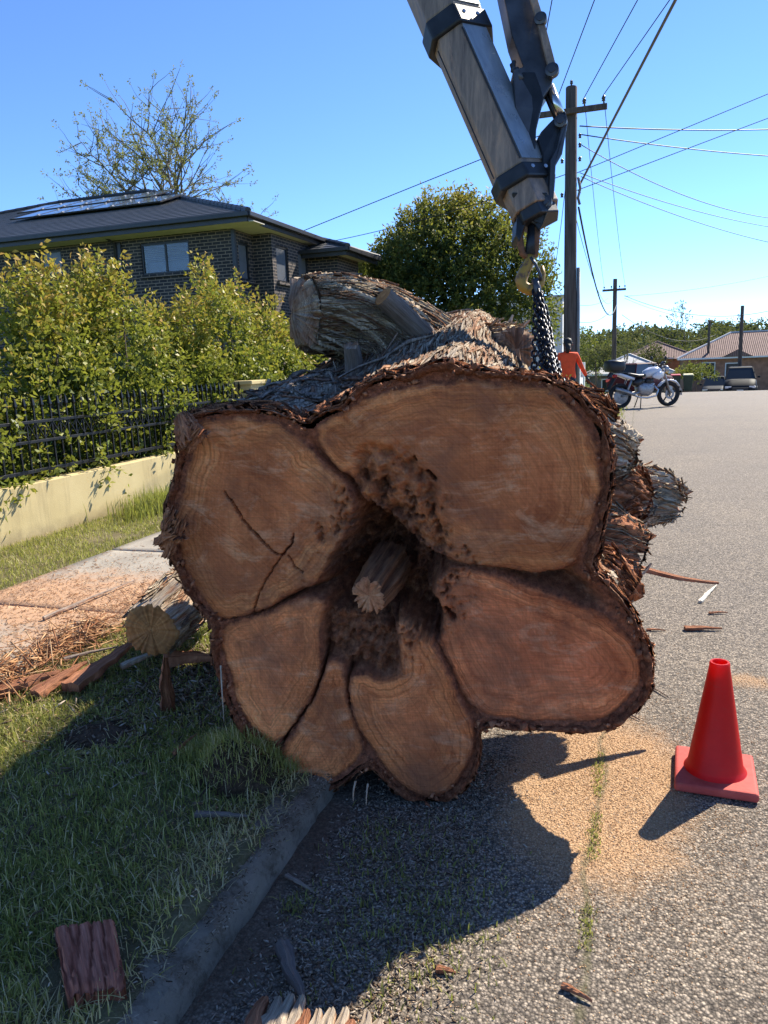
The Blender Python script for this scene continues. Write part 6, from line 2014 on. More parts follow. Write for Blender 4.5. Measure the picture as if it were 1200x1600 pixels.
def window(pa, d, n, h, panes=2):
    W_, H_ = h[1] - h[0], h[3] - h[2]
    w = bpy.data.objects.new('window', None)
    COL.objects.link(w)
    w.parent = house
    c = pa + d * (h[0] + W_ / 2) + Vector((0, 0, h[2] + H_ / 2)) - n * 0.06
    w.location = hw(c)
    w.rotation_euler = (0, 0, math.atan2(d.y, d.x))
    t = 0.055
    fr = MB()
    fr.box((0, 0, H_ / 2 - t / 2), (W_, 0.06, t)).box((0, 0, -H_ / 2 + t / 2), (W_, 0.06, t))
    fr.box((-W_ / 2 + t / 2, 0, 0), (t, 0.06, H_ - 2 * t)).box((W_ / 2 - t / 2, 0, 0), (t, 0.06, H_ - 2 * t))
    if W_ > 0.9:
        fr.box((0.0, 0, 0), (t * 0.9, 0.05, H_ - 2 * t))
    fr.build('frame', M_frame, w)
    ip = W_ - 2 * t
    if W_ > 0.9:
        for s in (-1, 1):
            MB().box((s * ip / 4, 0.005, 0), (ip / 2 - 0.03, 0.008, H_ - 2 * t)).build('pane', M_glass, w)
        if W_ > 1.2:
            for q in range(9):
                zz = H_ / 2 - t - 0.03 - q * (H_ - 2 * t) / 9 * (0.6 if True else 1)
                MB().box((0, 0.06, zz), (ip, 0.03, 0.028)).build('blind_slat', M_blind, w)
            MB().box((0, 0.10, -H_ * 0.2), (ip, 0.01, H_ * 0.55)).build('curtain', M_blindg, w)
        else:
            MB().box((ip * 0.2, 0.08, 0), (ip * 0.5, 0.01, H_ - 2 * t)).build('curtain', M_blind, w)
    else:
        MB().box((0, 0.01, 0), (ip, 0.01, H_ - 2 * t)).build('pane', M_blindg, w)
    MB().box((0, -0.09, -H_ / 2 - 0.045), (W_ + 0.1, 0.12, 0.085)).build('sill', M_bry if abs(d.y) > 0.5 else M_brx, w)


XL = -30.4
wall((XL, 19.2), (-10.4, 19.2), -0.4, 5.3, M_brx, [(-13.27 - XL, -11.72 - XL, 4.28, 5.12), (-16.72 - XL, -15.95 - XL, 4.5, 5.2)])
wall((-10.4, 19.2), (-10.4, 20.34), -0.4, 5.3, M_bry, [(0.32, 0.92, 4.0, 5.0)])
wall((-10.4, 20.34), (-9.8, 20.34), -0.4, 5.3, M_brx)
wall((-9.8, 20.34), (-9.8, 23.0), -0.4, 5.3, M_bry, [(0.25, 1.05, 4.0, 5.0), (1.75, 2.5, 4.1, 5.0)])
wall((-9.8, 23.0), (-8.9, 23.0), -0.4, 4.95, M_brx)
wall((-8.9, 23.0), (-8.9, 24.9), -0.4, 4.95, M_bry)
# downpipe and control joint
MB().tube([hw((-14.15, 18.62, 5.42)), hw((-14.1, 18.9, 5.3)), hw((-14.05, 19.13, 5.15)), hw((-14.05, 19.13, 0.2))], 0.045, 10).build('downpipe', M_fascia, house, True)
MB().box(hw((-13.95, 19.17, 2.4)), (0.14, 0.05, 5.6)).build('pier_strip', M_fascia, house)
MB().box(hw((-10.36, 19.22, 2.4)), (0.10, 0.10, 5.7)).build('corner_strip', M_fascia, house)


# roofs: courses of tiles stepped like the real ones
def hip_roof(x0, x1, y0, y1, ze, slope, name='roof'):
    """hip roof over a plan rectangle; ridge runs along the longer side"""
    root = bpy.data.objects.new(name, None)
    COL.objects.link(root)
    root.parent = house
    half = min(x1 - x0, y1 - y0) / 2
    step = 0.30
    n = int(half / step)
    for i in range(n):
        a, b2 = i * step, (i + 1) * step + 0.05
        b2 = min(b2, half)
        za, zb = ze + a * slope + 0.035, ze + b2 * slope + 0.012
        mb = MB()
        for (p, q, r, s) in (((x0 + a, y0 + a), (x1 - a, y0 + a), (x1 - b2, y0 + b2), (x0 + b2, y0 + b2)),
                             ((x1 - a, y0 + a), (x1 - a, y1 - a), (x1 - b2, y1 - b2), (x1 - b2, y0 + b2)),
                             ((x1 - a, y1 - a), (x0 + a, y1 - a), (x0 + b2, y1 - b2), (x1 - b2, y1 - b2)),
                             ((x0 + a, y1 - a), (x0 + a, y0 + a), (x0 + b2, y0 + b2), (x0 + b2, y1 - b2))):
            mb.add([hw((*p, za)), hw((*q, za)), hw((*r, zb)), hw((*s, zb)), hw((*p, za - 0.03)), hw((*q, za - 0.03))], [(0, 1, 2, 3), (4, 5, 1, 0)])
        mb.build('tile_course', M_tile, root)
    # ridge and hip capping
    if x1 - x0 >= y1 - y0:
        ra, rb_ = (x0 + half, (y0 + y1) / 2), (x1 - half, (y0 + y1) / 2)
    else:
        ra, rb_ = ((x0 + x1) / 2, y0 + half), ((x0 + x1) / 2, y1 - half)
    zr = ze + half * slope + 0.05
    lines = [((*ra, zr), (*rb_, zr))] if ra != rb_ else []
    for cx, cy in ((x0, y0), (x1, y0), (x1, y1), (x0, y1)):
        e = min((ra, rb_), key=lambda r: (r[0] - cx) ** 2 + (r[1] - cy) ** 2)
        lines.append(((cx, cy, ze + 0.05), (*e, zr)))
    for p, q in lines:
        p, q = Vector(p), Vector(q)
        m_ = max(1, int((q - p).length / 0.42))
        for j in range(m_):
            A_, B_ = p.lerp(q, j / m_), p.lerp(q, (j + 1.12) / m_)
            MB().tube([hw(A_), hw(B_)], [0.085, 0.075], 7).build('ridge_cap', M_tile, root)
    # gutter, fascia and soffit
    for (ax, ay), (bx_, by) in (((x0, y0), (x1, y0)), ((x1, y0), (x1, y1))):
        MB().bar(hw((ax, ay, ze - 0.02)), hw((bx_, by, ze - 0.02)), 0.11, 0.115).build('gutter', M_fascia, root, bevel=0.01)
    dw = 0.10
    MB().bar(hw((x0, y0 + dw, ze - 0.09)), hw((x1 - dw, y0 + dw, ze - 0.09)), 0.03, 0.2).build('fascia', M_fascia, root)
    MB().bar(hw((x1 - dw, y0 + dw + 0.02, ze - 0.09)), hw((x1 - dw, y1, ze - 0.09)), 0.03, 0.2).build('fascia', M_fascia, root)
    return root


hip_roof(-31.0, -9.45, 18.4, 35.8, 5.47, 0.339)
MB().box(hw((-20.1, 18.87, 5.29)), (21.4, 0.62, 0.02)).build('soffit', M_soffit, house)
MB().box(hw((-10.05, 22.5, 5.288)), (0.95, 8.0, 0.02)).build('soffit', M_soffit, house)
hip_roof(-14.0, -8.3, 22.4, 25.4, 5.02, 0.34)
MB().box(hw((-8.8, 22.75, 4.93)), (0.8, 0.5, 0.02)).build('soffit', M_soffit, house)
MB().box(hw((-8.66, 24.2, 4.932)), (0.5, 2.0, 0.02)).build('soffit', M_soffit, house)

# solar panels on the front slope
def panel_rows():
    sl = 0.339
    nrm = Vector((0, -sl, 1)).normalized()
    for row, (pl, pr, ql, qr, nn) in enumerate((((-20.2, 22.9), (-14.15, 21.35), (-21.5, 24.95), (-15.0, 23.35), 6), ((-21.75, 25.15), (-15.9, 23.75), (-22.7, 26.3), (-17.0, 26.2), 6))):
        for i in range(nn):
            pass
    sets = [(22.0, 23.55, -20.2, -14.3, 6, 'lower'), (23.9, 25.45, -21.6, -15.9, 6, 'upper')]
    ords = ('first', 'second', 'third', 'fourth', 'fifth', 'sixth')
    for ya, yb, xa, xb, nn, nm in sets:
        w = (xb - xa) / nn
        for i in range(nn):
            cx, cy = xa + w * (i + 0.5), (ya + yb) / 2
            root = thing('solar_panel', f'dark blue solar panel, {ords[i]} from the left in the {nm} roof row', 'solar panel', (cx, cy, 5.62 + (cy - 18.5) * sl), 'solar panels on the house roof')
            root.rotation_euler = (math.atan(sl), 0, 0)
            hL = (yb - ya) / 2 * math.sqrt(1 + sl * sl)
            MB().box((0, 0, 0.02), (w - 0.05, 2 * hL - 0.04, 0.03)).build('cells', M_solar, root)
            fr = MB()
            for s in (-1, 1):
                fr.box((s * (w / 2 - 0.018), 0, 0.02), (0.022, 2 * hL, 0.045)).box((0, s * (hL - 0.012), 0.02), (w - 0.06, 0.022, 0.045))
            fr.build('frame', M_frame, root)
            for s in (-1, 1):
                MB().box((w / 2 - 0.02, s * (hL - 0.3), 0.05), (0.06, 0.09, 0.02)).build('clamp', M_alu, root)


panel_rows()

# ================================================================== dense dark tree
rgt_ = np.random.default_rng(5)
TB = np.array([-6.3, 27.6, 0.1])
tree = thing('dense_tree', 'large dense dark green tree with golden tips behind the trunk', 'tree', tuple(TB))
parts = []
for (dx, dy, z, rx, ry, rz) in [(0, 0, 4.3, 2.5, 2.3, 2.5), (-1.7, -0.4, 3.7, 1.5, 1.6, 1.9), (1.8, -0.3, 4.0, 1.5, 1.5, 2.0), (-0.5, -0.5, 5.8, 1.25, 1.2, 1.2), (0.7, 0.0, 5.95, 1.1, 1.1, 1.1),
                                (1.7, 0, 5.4, 1.0, 1.0, 1.1), (-1.6, 0, 5.1, 1.1, 1.0, 1.1), (-2.6, -0.5, 2.7, 1.1, 1.2, 1.3), (2.6, -0.4, 2.9, 1.0, 1.1, 1.4), (0.6, -1.6, 3.2, 1.6, 1.0, 1.7), (-1.0, -1.6, 3.0, 1.4, 1.0, 1.6),
                                (2.4, 0.2, 4.5, 0.9, 0.9, 0.9), (-0.9, 0.3, 6.2, 0.7, 0.7, 0.8), (0.3, -0.2, 6.4, 0.55, 0.6, 0.65), (-2.5, 0.2, 4.2, 0.8, 0.8, 0.9), (-3.0, 0.0, 3.6, 0.9, 0.9, 1.2), (-3.3, -0.2, 2.6, 0.8, 0.9, 1.0), (-2.2, 0, 5.0, 0.8, 0.8, 0.8), (0, -1.8, 4.6, 1.6, 0.7, 1.3)]:
    n = int(105 * (rx * rz) ** 0.75)
    c_ = (TB[0] + dx, TB[1] + dy, z)
    hi = 0.22 + 0.32 * max(0, (z - 4.2) / 2.0)
    parts.append(blob_shoots(c_, (rx, ry, rz), n, rgt_, 0.5, 16, 0.15, hi, 0.32, 0.7, -0.75, 0.78))
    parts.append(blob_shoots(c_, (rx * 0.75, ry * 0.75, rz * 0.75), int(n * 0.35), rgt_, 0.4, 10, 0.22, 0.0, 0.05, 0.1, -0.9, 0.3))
crown('crown', parts, M_dleaf, tree, rgt_, 0.42, TB)
tm = MB()
tm.tube([(0, 0, -0.2), (0.05, 0, 1.0), (0.0, 0.1, 2.2), (-0.1, 0.1, 4.5)], [0.22, 0.18, 0.15, 0.05], 9)
for a in range(7):
    an = a * 0.9
    tm.tube([(0.02, 0.05, 1.2 + 0.25 * a), (0.8 * math.cos(an), 0.8 * math.sin(an), 2.3 + 0.3 * a), (1.7 * math.cos(an), 1.7 * math.sin(an), 3.2 + 0.35 * a)], [0.08, 0.055, 0.015], 6)
tm.build('trunk', M_twig, tree, True)

# ================================================================== bare spring tree behind the house
def branch_tree(name, label, base, h, spread, seed, levels=5, r0=0.22, leafs=0, leaf=0.1, m_leaf=None, kids=(3, 4), group=None, lean=(0, 0), cat='tree', m_wood=None, first=0.35):
    rg = random.Random(seed)
    root = thing(name, label, cat, base, group)
    limbs, tips = [], []
    main = MB()

    def grow(p, d, L, r, lv):
        pts, rr = [p], [r]
        q = p.copy()
        dd = d.copy()
        for _ in range(4):
            dd = (dd + Vector((rg.gauss(0, 0.10), rg.gauss(0, 0.10), rg.gauss(0.03, 0.06)))).normalized()
            q = q + dd * (L / 4)
            pts.append(q.copy())
            rr.append(r * (1 - 0.14 * len(pts)))
        main.tube(pts, rr, 7 if lv < 2 else (5 if lv < 4 else 3), caps=False)
        if lv >= levels:
            tips.append((q, dd))
            return
        nk = rg.randint(*kids)
        for i in range(nk):
            t = rg.uniform(0.35, 1.0) if i else 1.0
            j = min(int(t * 4), 3)
            o = pts[j].lerp(pts[j + 1], t * 4 - j)
            ax = Vector((rg.gauss(0, 1), rg.gauss(0, 1), rg.gauss(0, 0.5))).normalized()
            nd = (dd * rg.uniform(0.75, 1.1) + ax * spread * (0.75 if i == 0 else 1.0) + Vector((0, 0, 0.12))).normalized()
            grow(o, nd, L * rg.uniform(0.62, 0.85), r * rg.uniform(0.5, 0.66), lv + 1)
            if lv >= 2:
                tips.append((o, nd))
    grow(Vector((0, 0, -0.1)), Vector((lean[0], lean[1], 1)).normalized(), h * first, r0, 0)
    main.build('trunk', m_wood or M_twig, root)
    if leafs:
        rg2 = np.random.default_rng(seed)
        T = np.array([t[0] for t in tips])
        Dd = np.array([t[1] for t in tips])
        pp = shoots(T, Dd, 0.35, leafs, leaf, rg2, np.full(len(T), 0.45), 0.2)
        crown('leaves', [pp], m_leaf, root, rg2, 0.45)
    return root


branch_tree('bare_tree', 'almost leafless spreading tree standing behind the brick house roof', (-23.9, 34.2, 0.2), 10.0, 1.1, 4, 5, 0.36, 14, 0.12, M_bleaf, (3, 5), first=0.50)

# ================================================================== far trees and the wooded ridge
rgf = np.random.default_rng(101)


def round_tree(label, x, y, z0, h, r, n, size, m, seed, tint=0.4, group=None, per=12):
    rg = np.random.default_rng(seed)
    root = thing('street_tree', label, 'tree', (x, y, z0), group)
    parts = []
    o = np.array([x, y, z0])
    for q in range(7):
        d = unit(rg.normal(size=3)) * np.array([0.55, 0.55, 0.35])
        c = o + np.array([0, 0, h * 0.62]) + d * np.array([r, r, h * 0.5])
        parts.append(blob_shoots(c, (r * 0.55, r * 0.55, h * 0.24), n // 7, rg, r * 0.22, per, size, tint + rg.normal(0, 0.08), 0.2, 0.4, -0.8, 0.5))
    crown('crown', parts, m, root, rg, 0.5, o)
    MB().tube([(0, 0, -0.2), (0.05, 0, h * 0.3), (0, 0.05, h * 0.7)], [0.05 * h * 0.5, 0.04 * h * 0.5, 0.01 * h], 7).build('trunk', M_twig, root, True)
    return root


round_tree('bushy green tree just right of the power pole', -2.6, 50.0, -1.0, 3.4, 1.5, 200, 0.16, M_fleaf, 1, 0.5)
round_tree('darker green tree above the cream front fence', -4.4, 58.0, -1.4, 4.8, 2.2, 220, 0.2, M_dleaf, 2, 0.35)
round_tree('rounded dark bush behind the two wheelie bins', 3.4, 53.0, -0.95, 1.7, 1.5, 260, 0.12, M_dleaf, 3, 0.3)
round_tree('olive tree left of the red-tiled roof', 2.2, 88.0, -2.2, 4.6, 2.6, 240, 0.26, M_fleaf, 5, 0.5)
round_tree('pale olive tree between the distant pole and the red-tiled roof', 0.4, 74.0, -1.9, 4.4, 2.0, 220, 0.22, M_fleaf, 6, 0.62)
round_tree('dark tree above the left end of the pale metal roof', -3.0, 80.0, -2.0, 5.4, 2.8, 240, 0.26, M_fleaf, 8, 0.3)
branch_tree('thin_tree', 'thin open-branched tree in front of the pale metal roof', (-0.75, 56.0, -1.3), 4.3, 0.6, 12, 4, 0.09, 6, 0.12, M_fleaf, (2, 3))
branch_tree('thin_tree', 'spindly tree standing above the ridge line left of the bare pole', (6.2, 120.0, 0.2), 8.6, 0.6, 15, 4, 0.12, 5, 0.3, M_fleaf, (2, 3))

# the wooded ridge: one mass of far crowns
parts = []
for _ in range(420):
    yy = rgf.uniform(88, 185)
    xx = rgf.uniform(-0.62 * yy, 0.42 * yy)
    hh_ = rgf.uniform(2.4, 4.4)
    rr_ = rgf.uniform(1.6, 3.2)
    zz = float(zground(np.array(xx), np.array(yy)))
    parts.append(blob_shoots((xx, yy, zz + hh_ * 0.5), (rr_, rr_, hh_ * 0.5), 40, rgf, 0.9, 7, 0.55, np.clip(rgf.normal(0.38, 0.2), 0, 0.9), 0.15, 0.4, -0.6, 0.6))
wood = crown('ridge_wood', parts, M_fleaf, None, rgf, 0.6)
tag(wood, 'olive green bushland covering the far ridge', 'bushland', kind='stuff')

# ================================================================== traffic cone
k = NM('red_cone_vinyl', 0.42, 0, 0.4)
v = k.obj()
c = k.ramp(k.noise(v, 12, 5, 0.65), (0.3, (0.55, 0.010, 0.008)), (0.7, (0.68, 0.016, 0.012)))
c = k.mix(k.ramp(k.noise(k.scale(v, (14, 14, 40)), 1.0, 6, 0.75, 0.4), (0.56, 0.0), (0.7, 0.55)), c, (0.42, 0.06, 0.045))
c = k.mix(k.ramp(k.noise(v, 26, 6, 0.8), (0.62, 0.0), (0.72, 0.5)), c, (0.22, 0.045, 0.035))
k.col(c)
k.bump(k.noise(k.scale(v, (20, 20, 90)), 1.0, 3), 0.12, 0.003)
k.translucent((0.85, 0.015, 0.010), 0.42)
M_cone = k.m
k = NM('faded_cone_base', 0.75, 0, 0.3)
v = k.obj()
c = k.ramp(k.noise(v, 9, 5, 0.65), (0.3, (0.4, 0.05, 0.04)), (0.7, (0.56, 0.11, 0.085)))
c = k.mix(k.ramp(k.noise(v, 30, 5, 0.75), (0.6, 0.0), (0.75, 0.7)), c, (0.3, 0.19, 0.12))
k.col(c)
k.bump(k.noise(v, 70, 4), 0.3, 0.003)
M_cbase = k.m
cone = thing('traffic_cone', 'bright red traffic cone with square base on the road', 'traffic cone', (0.306, 2.925, 0.0), rz=R_(-3))
mbc = MB()
o = mbc.box((0, 0, 0.021), (0.285, 0.305, 0.036)).build('base', M_cbase, cone, bevel=0.012, seg=3)
for sx_ in (-1, 1):
    for sy_ in (-1, 1):
        MB().box((sx_ * 0.11, sy_ * 0.12, 0.0025), (0.03, 0.03, 0.004)).build('foot', M_cbase, cone)
setshade(MB().lathe([(0.112, 0.0385), (0.104, 0.05), (0.098, 0.062), (0.036, 0.452), (0.036, 0.462), (0.033, 0.468), (0.027, 0.468), (0.024, 0.462), (0.025, 0.44), (0.088, 0.062)], 48).build('cone_body', M_cone, cone), 30)

# ================================================================== small sawn log and loose bark
slog = thing('sawn_log', 'short sawn log with pale end grain lying at the edge of the path', 'log', (-2.265, 3.044, 0.234))
so = Vector(slog.location)


def under(o, root):
    o.parent = root
    o.location = o.location - Vector(root.location)
    return o


under(limb('bark', [(-2.426, 3.820, 0.351), (-2.347, 3.475, 0.372), (-2.268, 3.068, 0.352)], [0.165, 0.155, 0.135], M_bark, None, 90, 110, bark_disp(0.022, 9, 2.6, 91.0, 0.02), M_end, twist=0.4, end_noise=0.03), slog)
f_, l_ = limb_surf([(-2.426, 3.820, 0.351), (-2.347, 3.475, 0.372), (-2.268, 3.068, 0.352)], [0.17, 0.16, 0.14])
V, F, Fi, H = ribbons(130, f_, (0, 6.28), (0.02, l_ - 0.12), (0.08, 0.3), (0.008, 0.03), (0.0, 0.035), 61, skew=0.6)
ob_ = link('bark_fibres', np_mesh('bark_fibres', V, F, {'fib': Fi, 'hh': H}), M_bark, None, True)
ob_['kind'] = 'stuff'
under(ob_, slog)


def place_splinter(name, label, cat, p, q, w, th, m, bend=0.0, group=None, up=(0, 0, 1)):
    o = splinter(name, p, q, w, th, m, bend, None, up)
    me = o.data
    c = np.array(p)
    co = np.empty(len(me.vertices) * 3, np.float32)
    me.vertices.foreach_get('co', co)
    me.vertices.foreach_set('co', (co.reshape(-1, 3) - c).astype(np.float32).ravel())
    o.location = tuple(c)
    return tag(o, label, cat, group)


M_pale = plain('pale_split_wood', (0.72, 0.64, 0.5), 0.8, 0, 0.15, 40, 0.4, 90)
BG = 'torn bark pieces beside the path'
for lab, p, q, w, th, m in [
    ('long thin dark stick lying along the footpath', (-3.484, 3.659, 0.130), (-3.440, 4.535, 0.130), 0.022, 0.018, M_barkd),
    ('broad torn bark piece at the left edge of the frame', (-2.972, 2.702, 0.100), (-2.734, 2.939, 0.140), 0.14, 0.035, M_barkr),
    ('curled red bark piece lying on the path edge in front of the log', (-2.716, 2.739, 0.110), (-2.635, 3.015, 0.170), 0.10, 0.03, M_barkr),
    ('long bark plank leaning under the sawn log', (-2.580, 2.823, 0.120), (-2.573, 3.355, 0.170), 0.12, 0.04, M_barkr),
    ('dark bark strip on the path left of the log', (-2.861, 3.110, 0.130), (-2.690, 3.338, 0.130), 0.03, 0.012, M_barkd),
    ('bark strip on the grass below the sawn log', (-2.500, 3.109, 0.120), (-2.371, 3.334, 0.150), 0.045, 0.025, M_bark),
    ('reddish split billet lying in shade beside the trunk', (-2.290, 3.211, 0.140), (-2.046, 3.283, 0.140), 0.09, 0.06, M_barkr),
    ('upright split bark stump in the shade below the log', (-2.011, 2.784, 0.100), (-1.909, 2.661, 0.404), 0.075, 0.05, M_barkr),
    ('thin red stick lying on the shaded turf', (-1.701, 2.366, 0.130), (-1.692, 2.522, 0.140), 0.014, 0.012, M_barkr),
    ('grey weathered stick below the turf clod', (-1.420, 2.061, 0.100), (-1.237, 2.101, 0.100), 0.022, 0.016, M_smooth),
    ('grey forked broken branch lying on the gutter silt', (-0.911, 1.670, 0.020), (-0.770, 1.501, 0.030), 0.05, 0.028, M_smooth),
    ('white splinter of wood on the road right of the trunk', (0.405, 5.141, 0.010), (0.538, 5.541, 0.012), 0.028, 0.014, M_pale),
    ('pair of dark slivers on the road beyond the cone', (0.441, 4.918, 0.008), (0.550, 4.952, 0.008), 0.02, 0.01, M_barkr),
    ('larger red bark sliver on a patch of saw dust', (0.284, 4.590, 0.012), (0.488, 4.632, 0.012), 0.045, 0.018, M_barkr),
    ('small red sliver left of the saw dust patch', (0.072, 4.540, 0.006), (0.178, 4.551, 0.006), 0.018, 0.01, M_barkr),
    ('small red stick lying across the weedy joint', (-0.155, 1.751, 0.008), (-0.078, 1.720, 0.008), 0.016, 0.012, M_barkr),
    ('red curl of bark on the sunlit road near the shadow', (-0.479, 1.716, 0.008), (-0.427, 1.716, 0.010), 0.022, 0.012, M_barkr),
    ('thin dark stick lying on the road by the lower right lobe', (-0.061, 3.429, 0.006), (0.036, 3.341, 0.006), 0.012, 0.008, M_barkd),
    ('short twig on the road between the trunk and cone', (0.072, 3.737, 0.006), (0.165, 3.608, 0.006), 0.010, 0.007, M_barkd),
    ('thin dark root lying in the gutter beside the kerb', (-1.077, 1.707, 0.015), (-1.109, 1.834, 0.015), 0.016, 0.01, M_barkd),
    ('dark twig lying in the gutter below the trunk', (-1.034, 1.958, 0.012), (-0.912, 1.906, 0.012), 0.014, 0.01, M_barkd)]:
    place_splinter('bark_piece' if 'bark' in lab or 'billet' in lab or 'sliver' in lab else 'stick', lab, 'bark' if 'bark' in lab or 'billet' in lab or 'sliver' in lab else 'stick', p, q, w, th, m, 0.004)

# the square red-brown chunk on the grass
k_ = 34
gx, gy = np.meshgrid(np.linspace(-1, 1, k_), np.linspace(-1, 1, k_))
cA, cB, cC, cD = (np.array(p) for p in ((-1.483, 1.453, 0.140), (-1.340, 1.523, 0.140), (-1.161, 1.331, 0.140), (-1.285, 1.270, 0.140)))
u_, v_ = (gx + 1) / 2, (gy + 1) / 2
top = (cA[None, None] * ((1 - u_) * (1 - v_))[..., None] + cB * (u_ * (1 - v_))[..., None] + cC * (u_ * v_)[..., None] + cD * ((1 - u_) * v_)[..., None])
ridg = 0.007 * fbm(u_ * 16, v_ * 1.6, 3.0, 3) - 0.012 * (np.abs(pn(u_ * 5, v_ * 0.8, 1)) < 0.10) + 0.006 * fbm(u_ * 40, v_ * 4, 5.0, 2)
edge_ = np.minimum(np.minimum(u_, 1 - u_), np.minimum(v_, 1 - v_))
top[..., 2] += ridg - 0.012 * (1 - sstep(0, 0.06, edge_))
top[..., 0] += 0.008 * fbm(v_ * 9, u_ * 2, 9.0, 2) * (1 - sstep(0, 0.2, np.minimum(u_, 1 - u_)))
top[..., 1] += 0.012 * fbm(u_ * 12, v_ * 2, 4.0, 3) * (1 - sstep(0, 0.2, np.minimum(v_, 1 - v_)))
bot = top.copy()
bot[..., 2] = 0.068
per_ = np.concatenate([np.arange(k_), np.arange(1, k_) * k_ + k_ - 1, (k_ - 1) * k_ + np.arange(k_ - 2, -1, -1), np.arange(k_ - 2, 0, -1) * k_])
nT = k_ * k_
V = np.concatenate([top.reshape(-1, 3), bot.reshape(-1, 3)])
skirt = np.stack([per_, np.roll(per_, -1), np.roll(per_, -1) + nT, per_ + nT], 1)
F = np.concatenate([grid_faces(k_, k_), skirt])
cc_ = np.array([-1.34, 1.41, 0.07])
fibc = np.concatenate([np.stack([u_ * 0.17, v_ * 0.2, 0 * u_], -1).reshape(-1, 3)] * 2)
chunk = link('bark_chunk', np_mesh('bark_chunk', V - cc_, F, {'fib': fibc, 'hh': np.concatenate([0.85 + ridg.ravel() * 12, np.full(nT, 0.1)])}), bark_mat('dry_red_chunk', (0.3, 0.09, 0.05), (0.55, 0.22, 0.145), (0.22, 0.065, 0.036), (0.4, 0.15, 0.09), 0.7), None, True)
chunk.location = tuple(cc_)
tag(chunk, 'square red-brown bark chunk lying on the shaded grass by the kerb', 'bark')

# bark slab in the sun at the bottom of the frame
slab = thing('bark_slab', 'sunlit pale bark slab with a splintered edge at the bottom of the frame', 'bark', (-0.696, 1.434, 0.030))
rgs = random.Random(3)
for i in range(11):
    px = 398 + 19 * i
    py = (1590, 1575, 1570, 1562, 1566, 1572, 1578, 1566, 1570, 1578, 1588)[i] + rgs.uniform(-4, 4)
    c0 = Vector((-0.80 + 0.029 * i, 1.16, 0.05))
    c1 = Vector((-0.835 + 0.029 * i, 1.425 + rgs.uniform(-0.02, 0.03) + 0.012 * math.sin(i), 0.075 + rgs.uniform(0, 0.02)))
    o = splinter('splinter', c0, c1, 0.085, 0.05, M_bark if i % 4 else M_barkr, 0.01)
    under(o, slab)

# ================================================================== torn turf clods
k = NM('dark_soil', 0.95, 0, 0.15)
g = k.geo()
c = k.ramp(k.noise(g, 45, 6, 0.75), (0.3, (0.045, 0.028, 0.018)), (0.6, (0.14, 0.088, 0.055)), (0.8, (0.3, 0.2, 0.125)))
k.col(c)
k.bump(k.noise(g, 80, 5, 0.75), 1.0, 0.02)
M_dsoil = k.m


def clod(label, x, y, rx, ry, h, seed):
    n, m_ = 40, 90
    a = np.linspace(0, 2 * PI, m_, endpoint=False)
    t = np.linspace(0, 1, n)
    A, T_ = np.meshgrid(a, t)
    rad = (1 - T_) ** 0.6
    lum = 1 + 0.34 * fbm(np.cos(A) * 2 + seed, np.sin(A) * 2, T_ * 3, 5)
    X = rx * rad * lum * np.cos(A)
    Y = ry * rad * lum * np.sin(A)
    Z = h * np.sin(T_ * PI / 2) * (1 + 0.45 * fbm(X * 16 + seed, Y * 16, 1.0, 5)) - 0.02
    o = link('turf_clod', np_mesh('turf_clod', np.stack([X, Y, Z], -1).reshape(-1, 3), grid_faces(n, m_, True)), M_dsoil, None, True)
    o.location = (x, y, float(zverge(x, y)))
    return tag(o, label, 'soil clod')


clod('upturned clod of turf and dark soil beside the lowest lobe of the trunk', -1.40, 2.36, 0.19, 0.15, 0.15, 1.0)
clod('low patch of bare dark soil torn open in the shaded grass', -2.17, 2.50, 0.17, 0.15, 0.045, 4.0)

# ================================================================== grass
def blades(P, H, Wd, rg, tint, lean=0.55, base=None):
    """bent three-triangle blades"""
    n = len(P)
    a = rg.uniform(0, 2 * PI, n)
    side = np.stack([np.cos(a), np.sin(a), 0 * a], -1)
    b = a + PI / 2 + rg.normal(0, 0.5, n)
    ln = np.abs(rg.normal(0, lean, n))[:, None]
    fwd = np.stack([np.cos(b), np.sin(b), 0 * b], -1) * ln
    H = H[:, None]
    Wd = Wd[:, None]
    up = np.array([0, 0, 1.0])
    nrm = 1 / np.sqrt(1 + ln**2)
    mid = P + (up * 0.55 + fwd * 0.35) * H * nrm
    tip = P + (up * 0.85 + fwd * 1.0) * H * nrm
    V = np.stack([P - side * Wd, P + side * Wd, mid - side * Wd * 0.8, mid + side * Wd * 0.8, tip], 1).reshape(-1, 3)
    k5 = np.arange(n)[:, None] * 5
    F = np.concatenate([k5 + np.array([[0, 1, 3]]), k5 + np.array([[0, 3, 2]]), k5 + np.array([[2, 3, 4]])])
    return V, F, np.repeat(tint, 5)


def grass(name, label, P, H, Wd, tint, seed, lean=0.55):
    rg = np.random.default_rng(seed)
    V, F, t = blades(P, H, Wd, rg, tint, lean)
    o = link(name, np_mesh(name, V, F, {'tint': t}), M_grass)
    return tag(o, label, 'grass', kind='stuff')


rgg = np.random.default_rng(8)


def scatter(n, x0, x1, y0, y1, dens):
    x, y = rgg.uniform(x0, x1, n), rgg.uniform(y0, y1, n)
    kp = rgg.uniform(0, 1, n) < dens(x, y)
    x, y = x[kp], y[kp]
    return np.stack([x, y, zverge(x, y) - 0.006], -1)


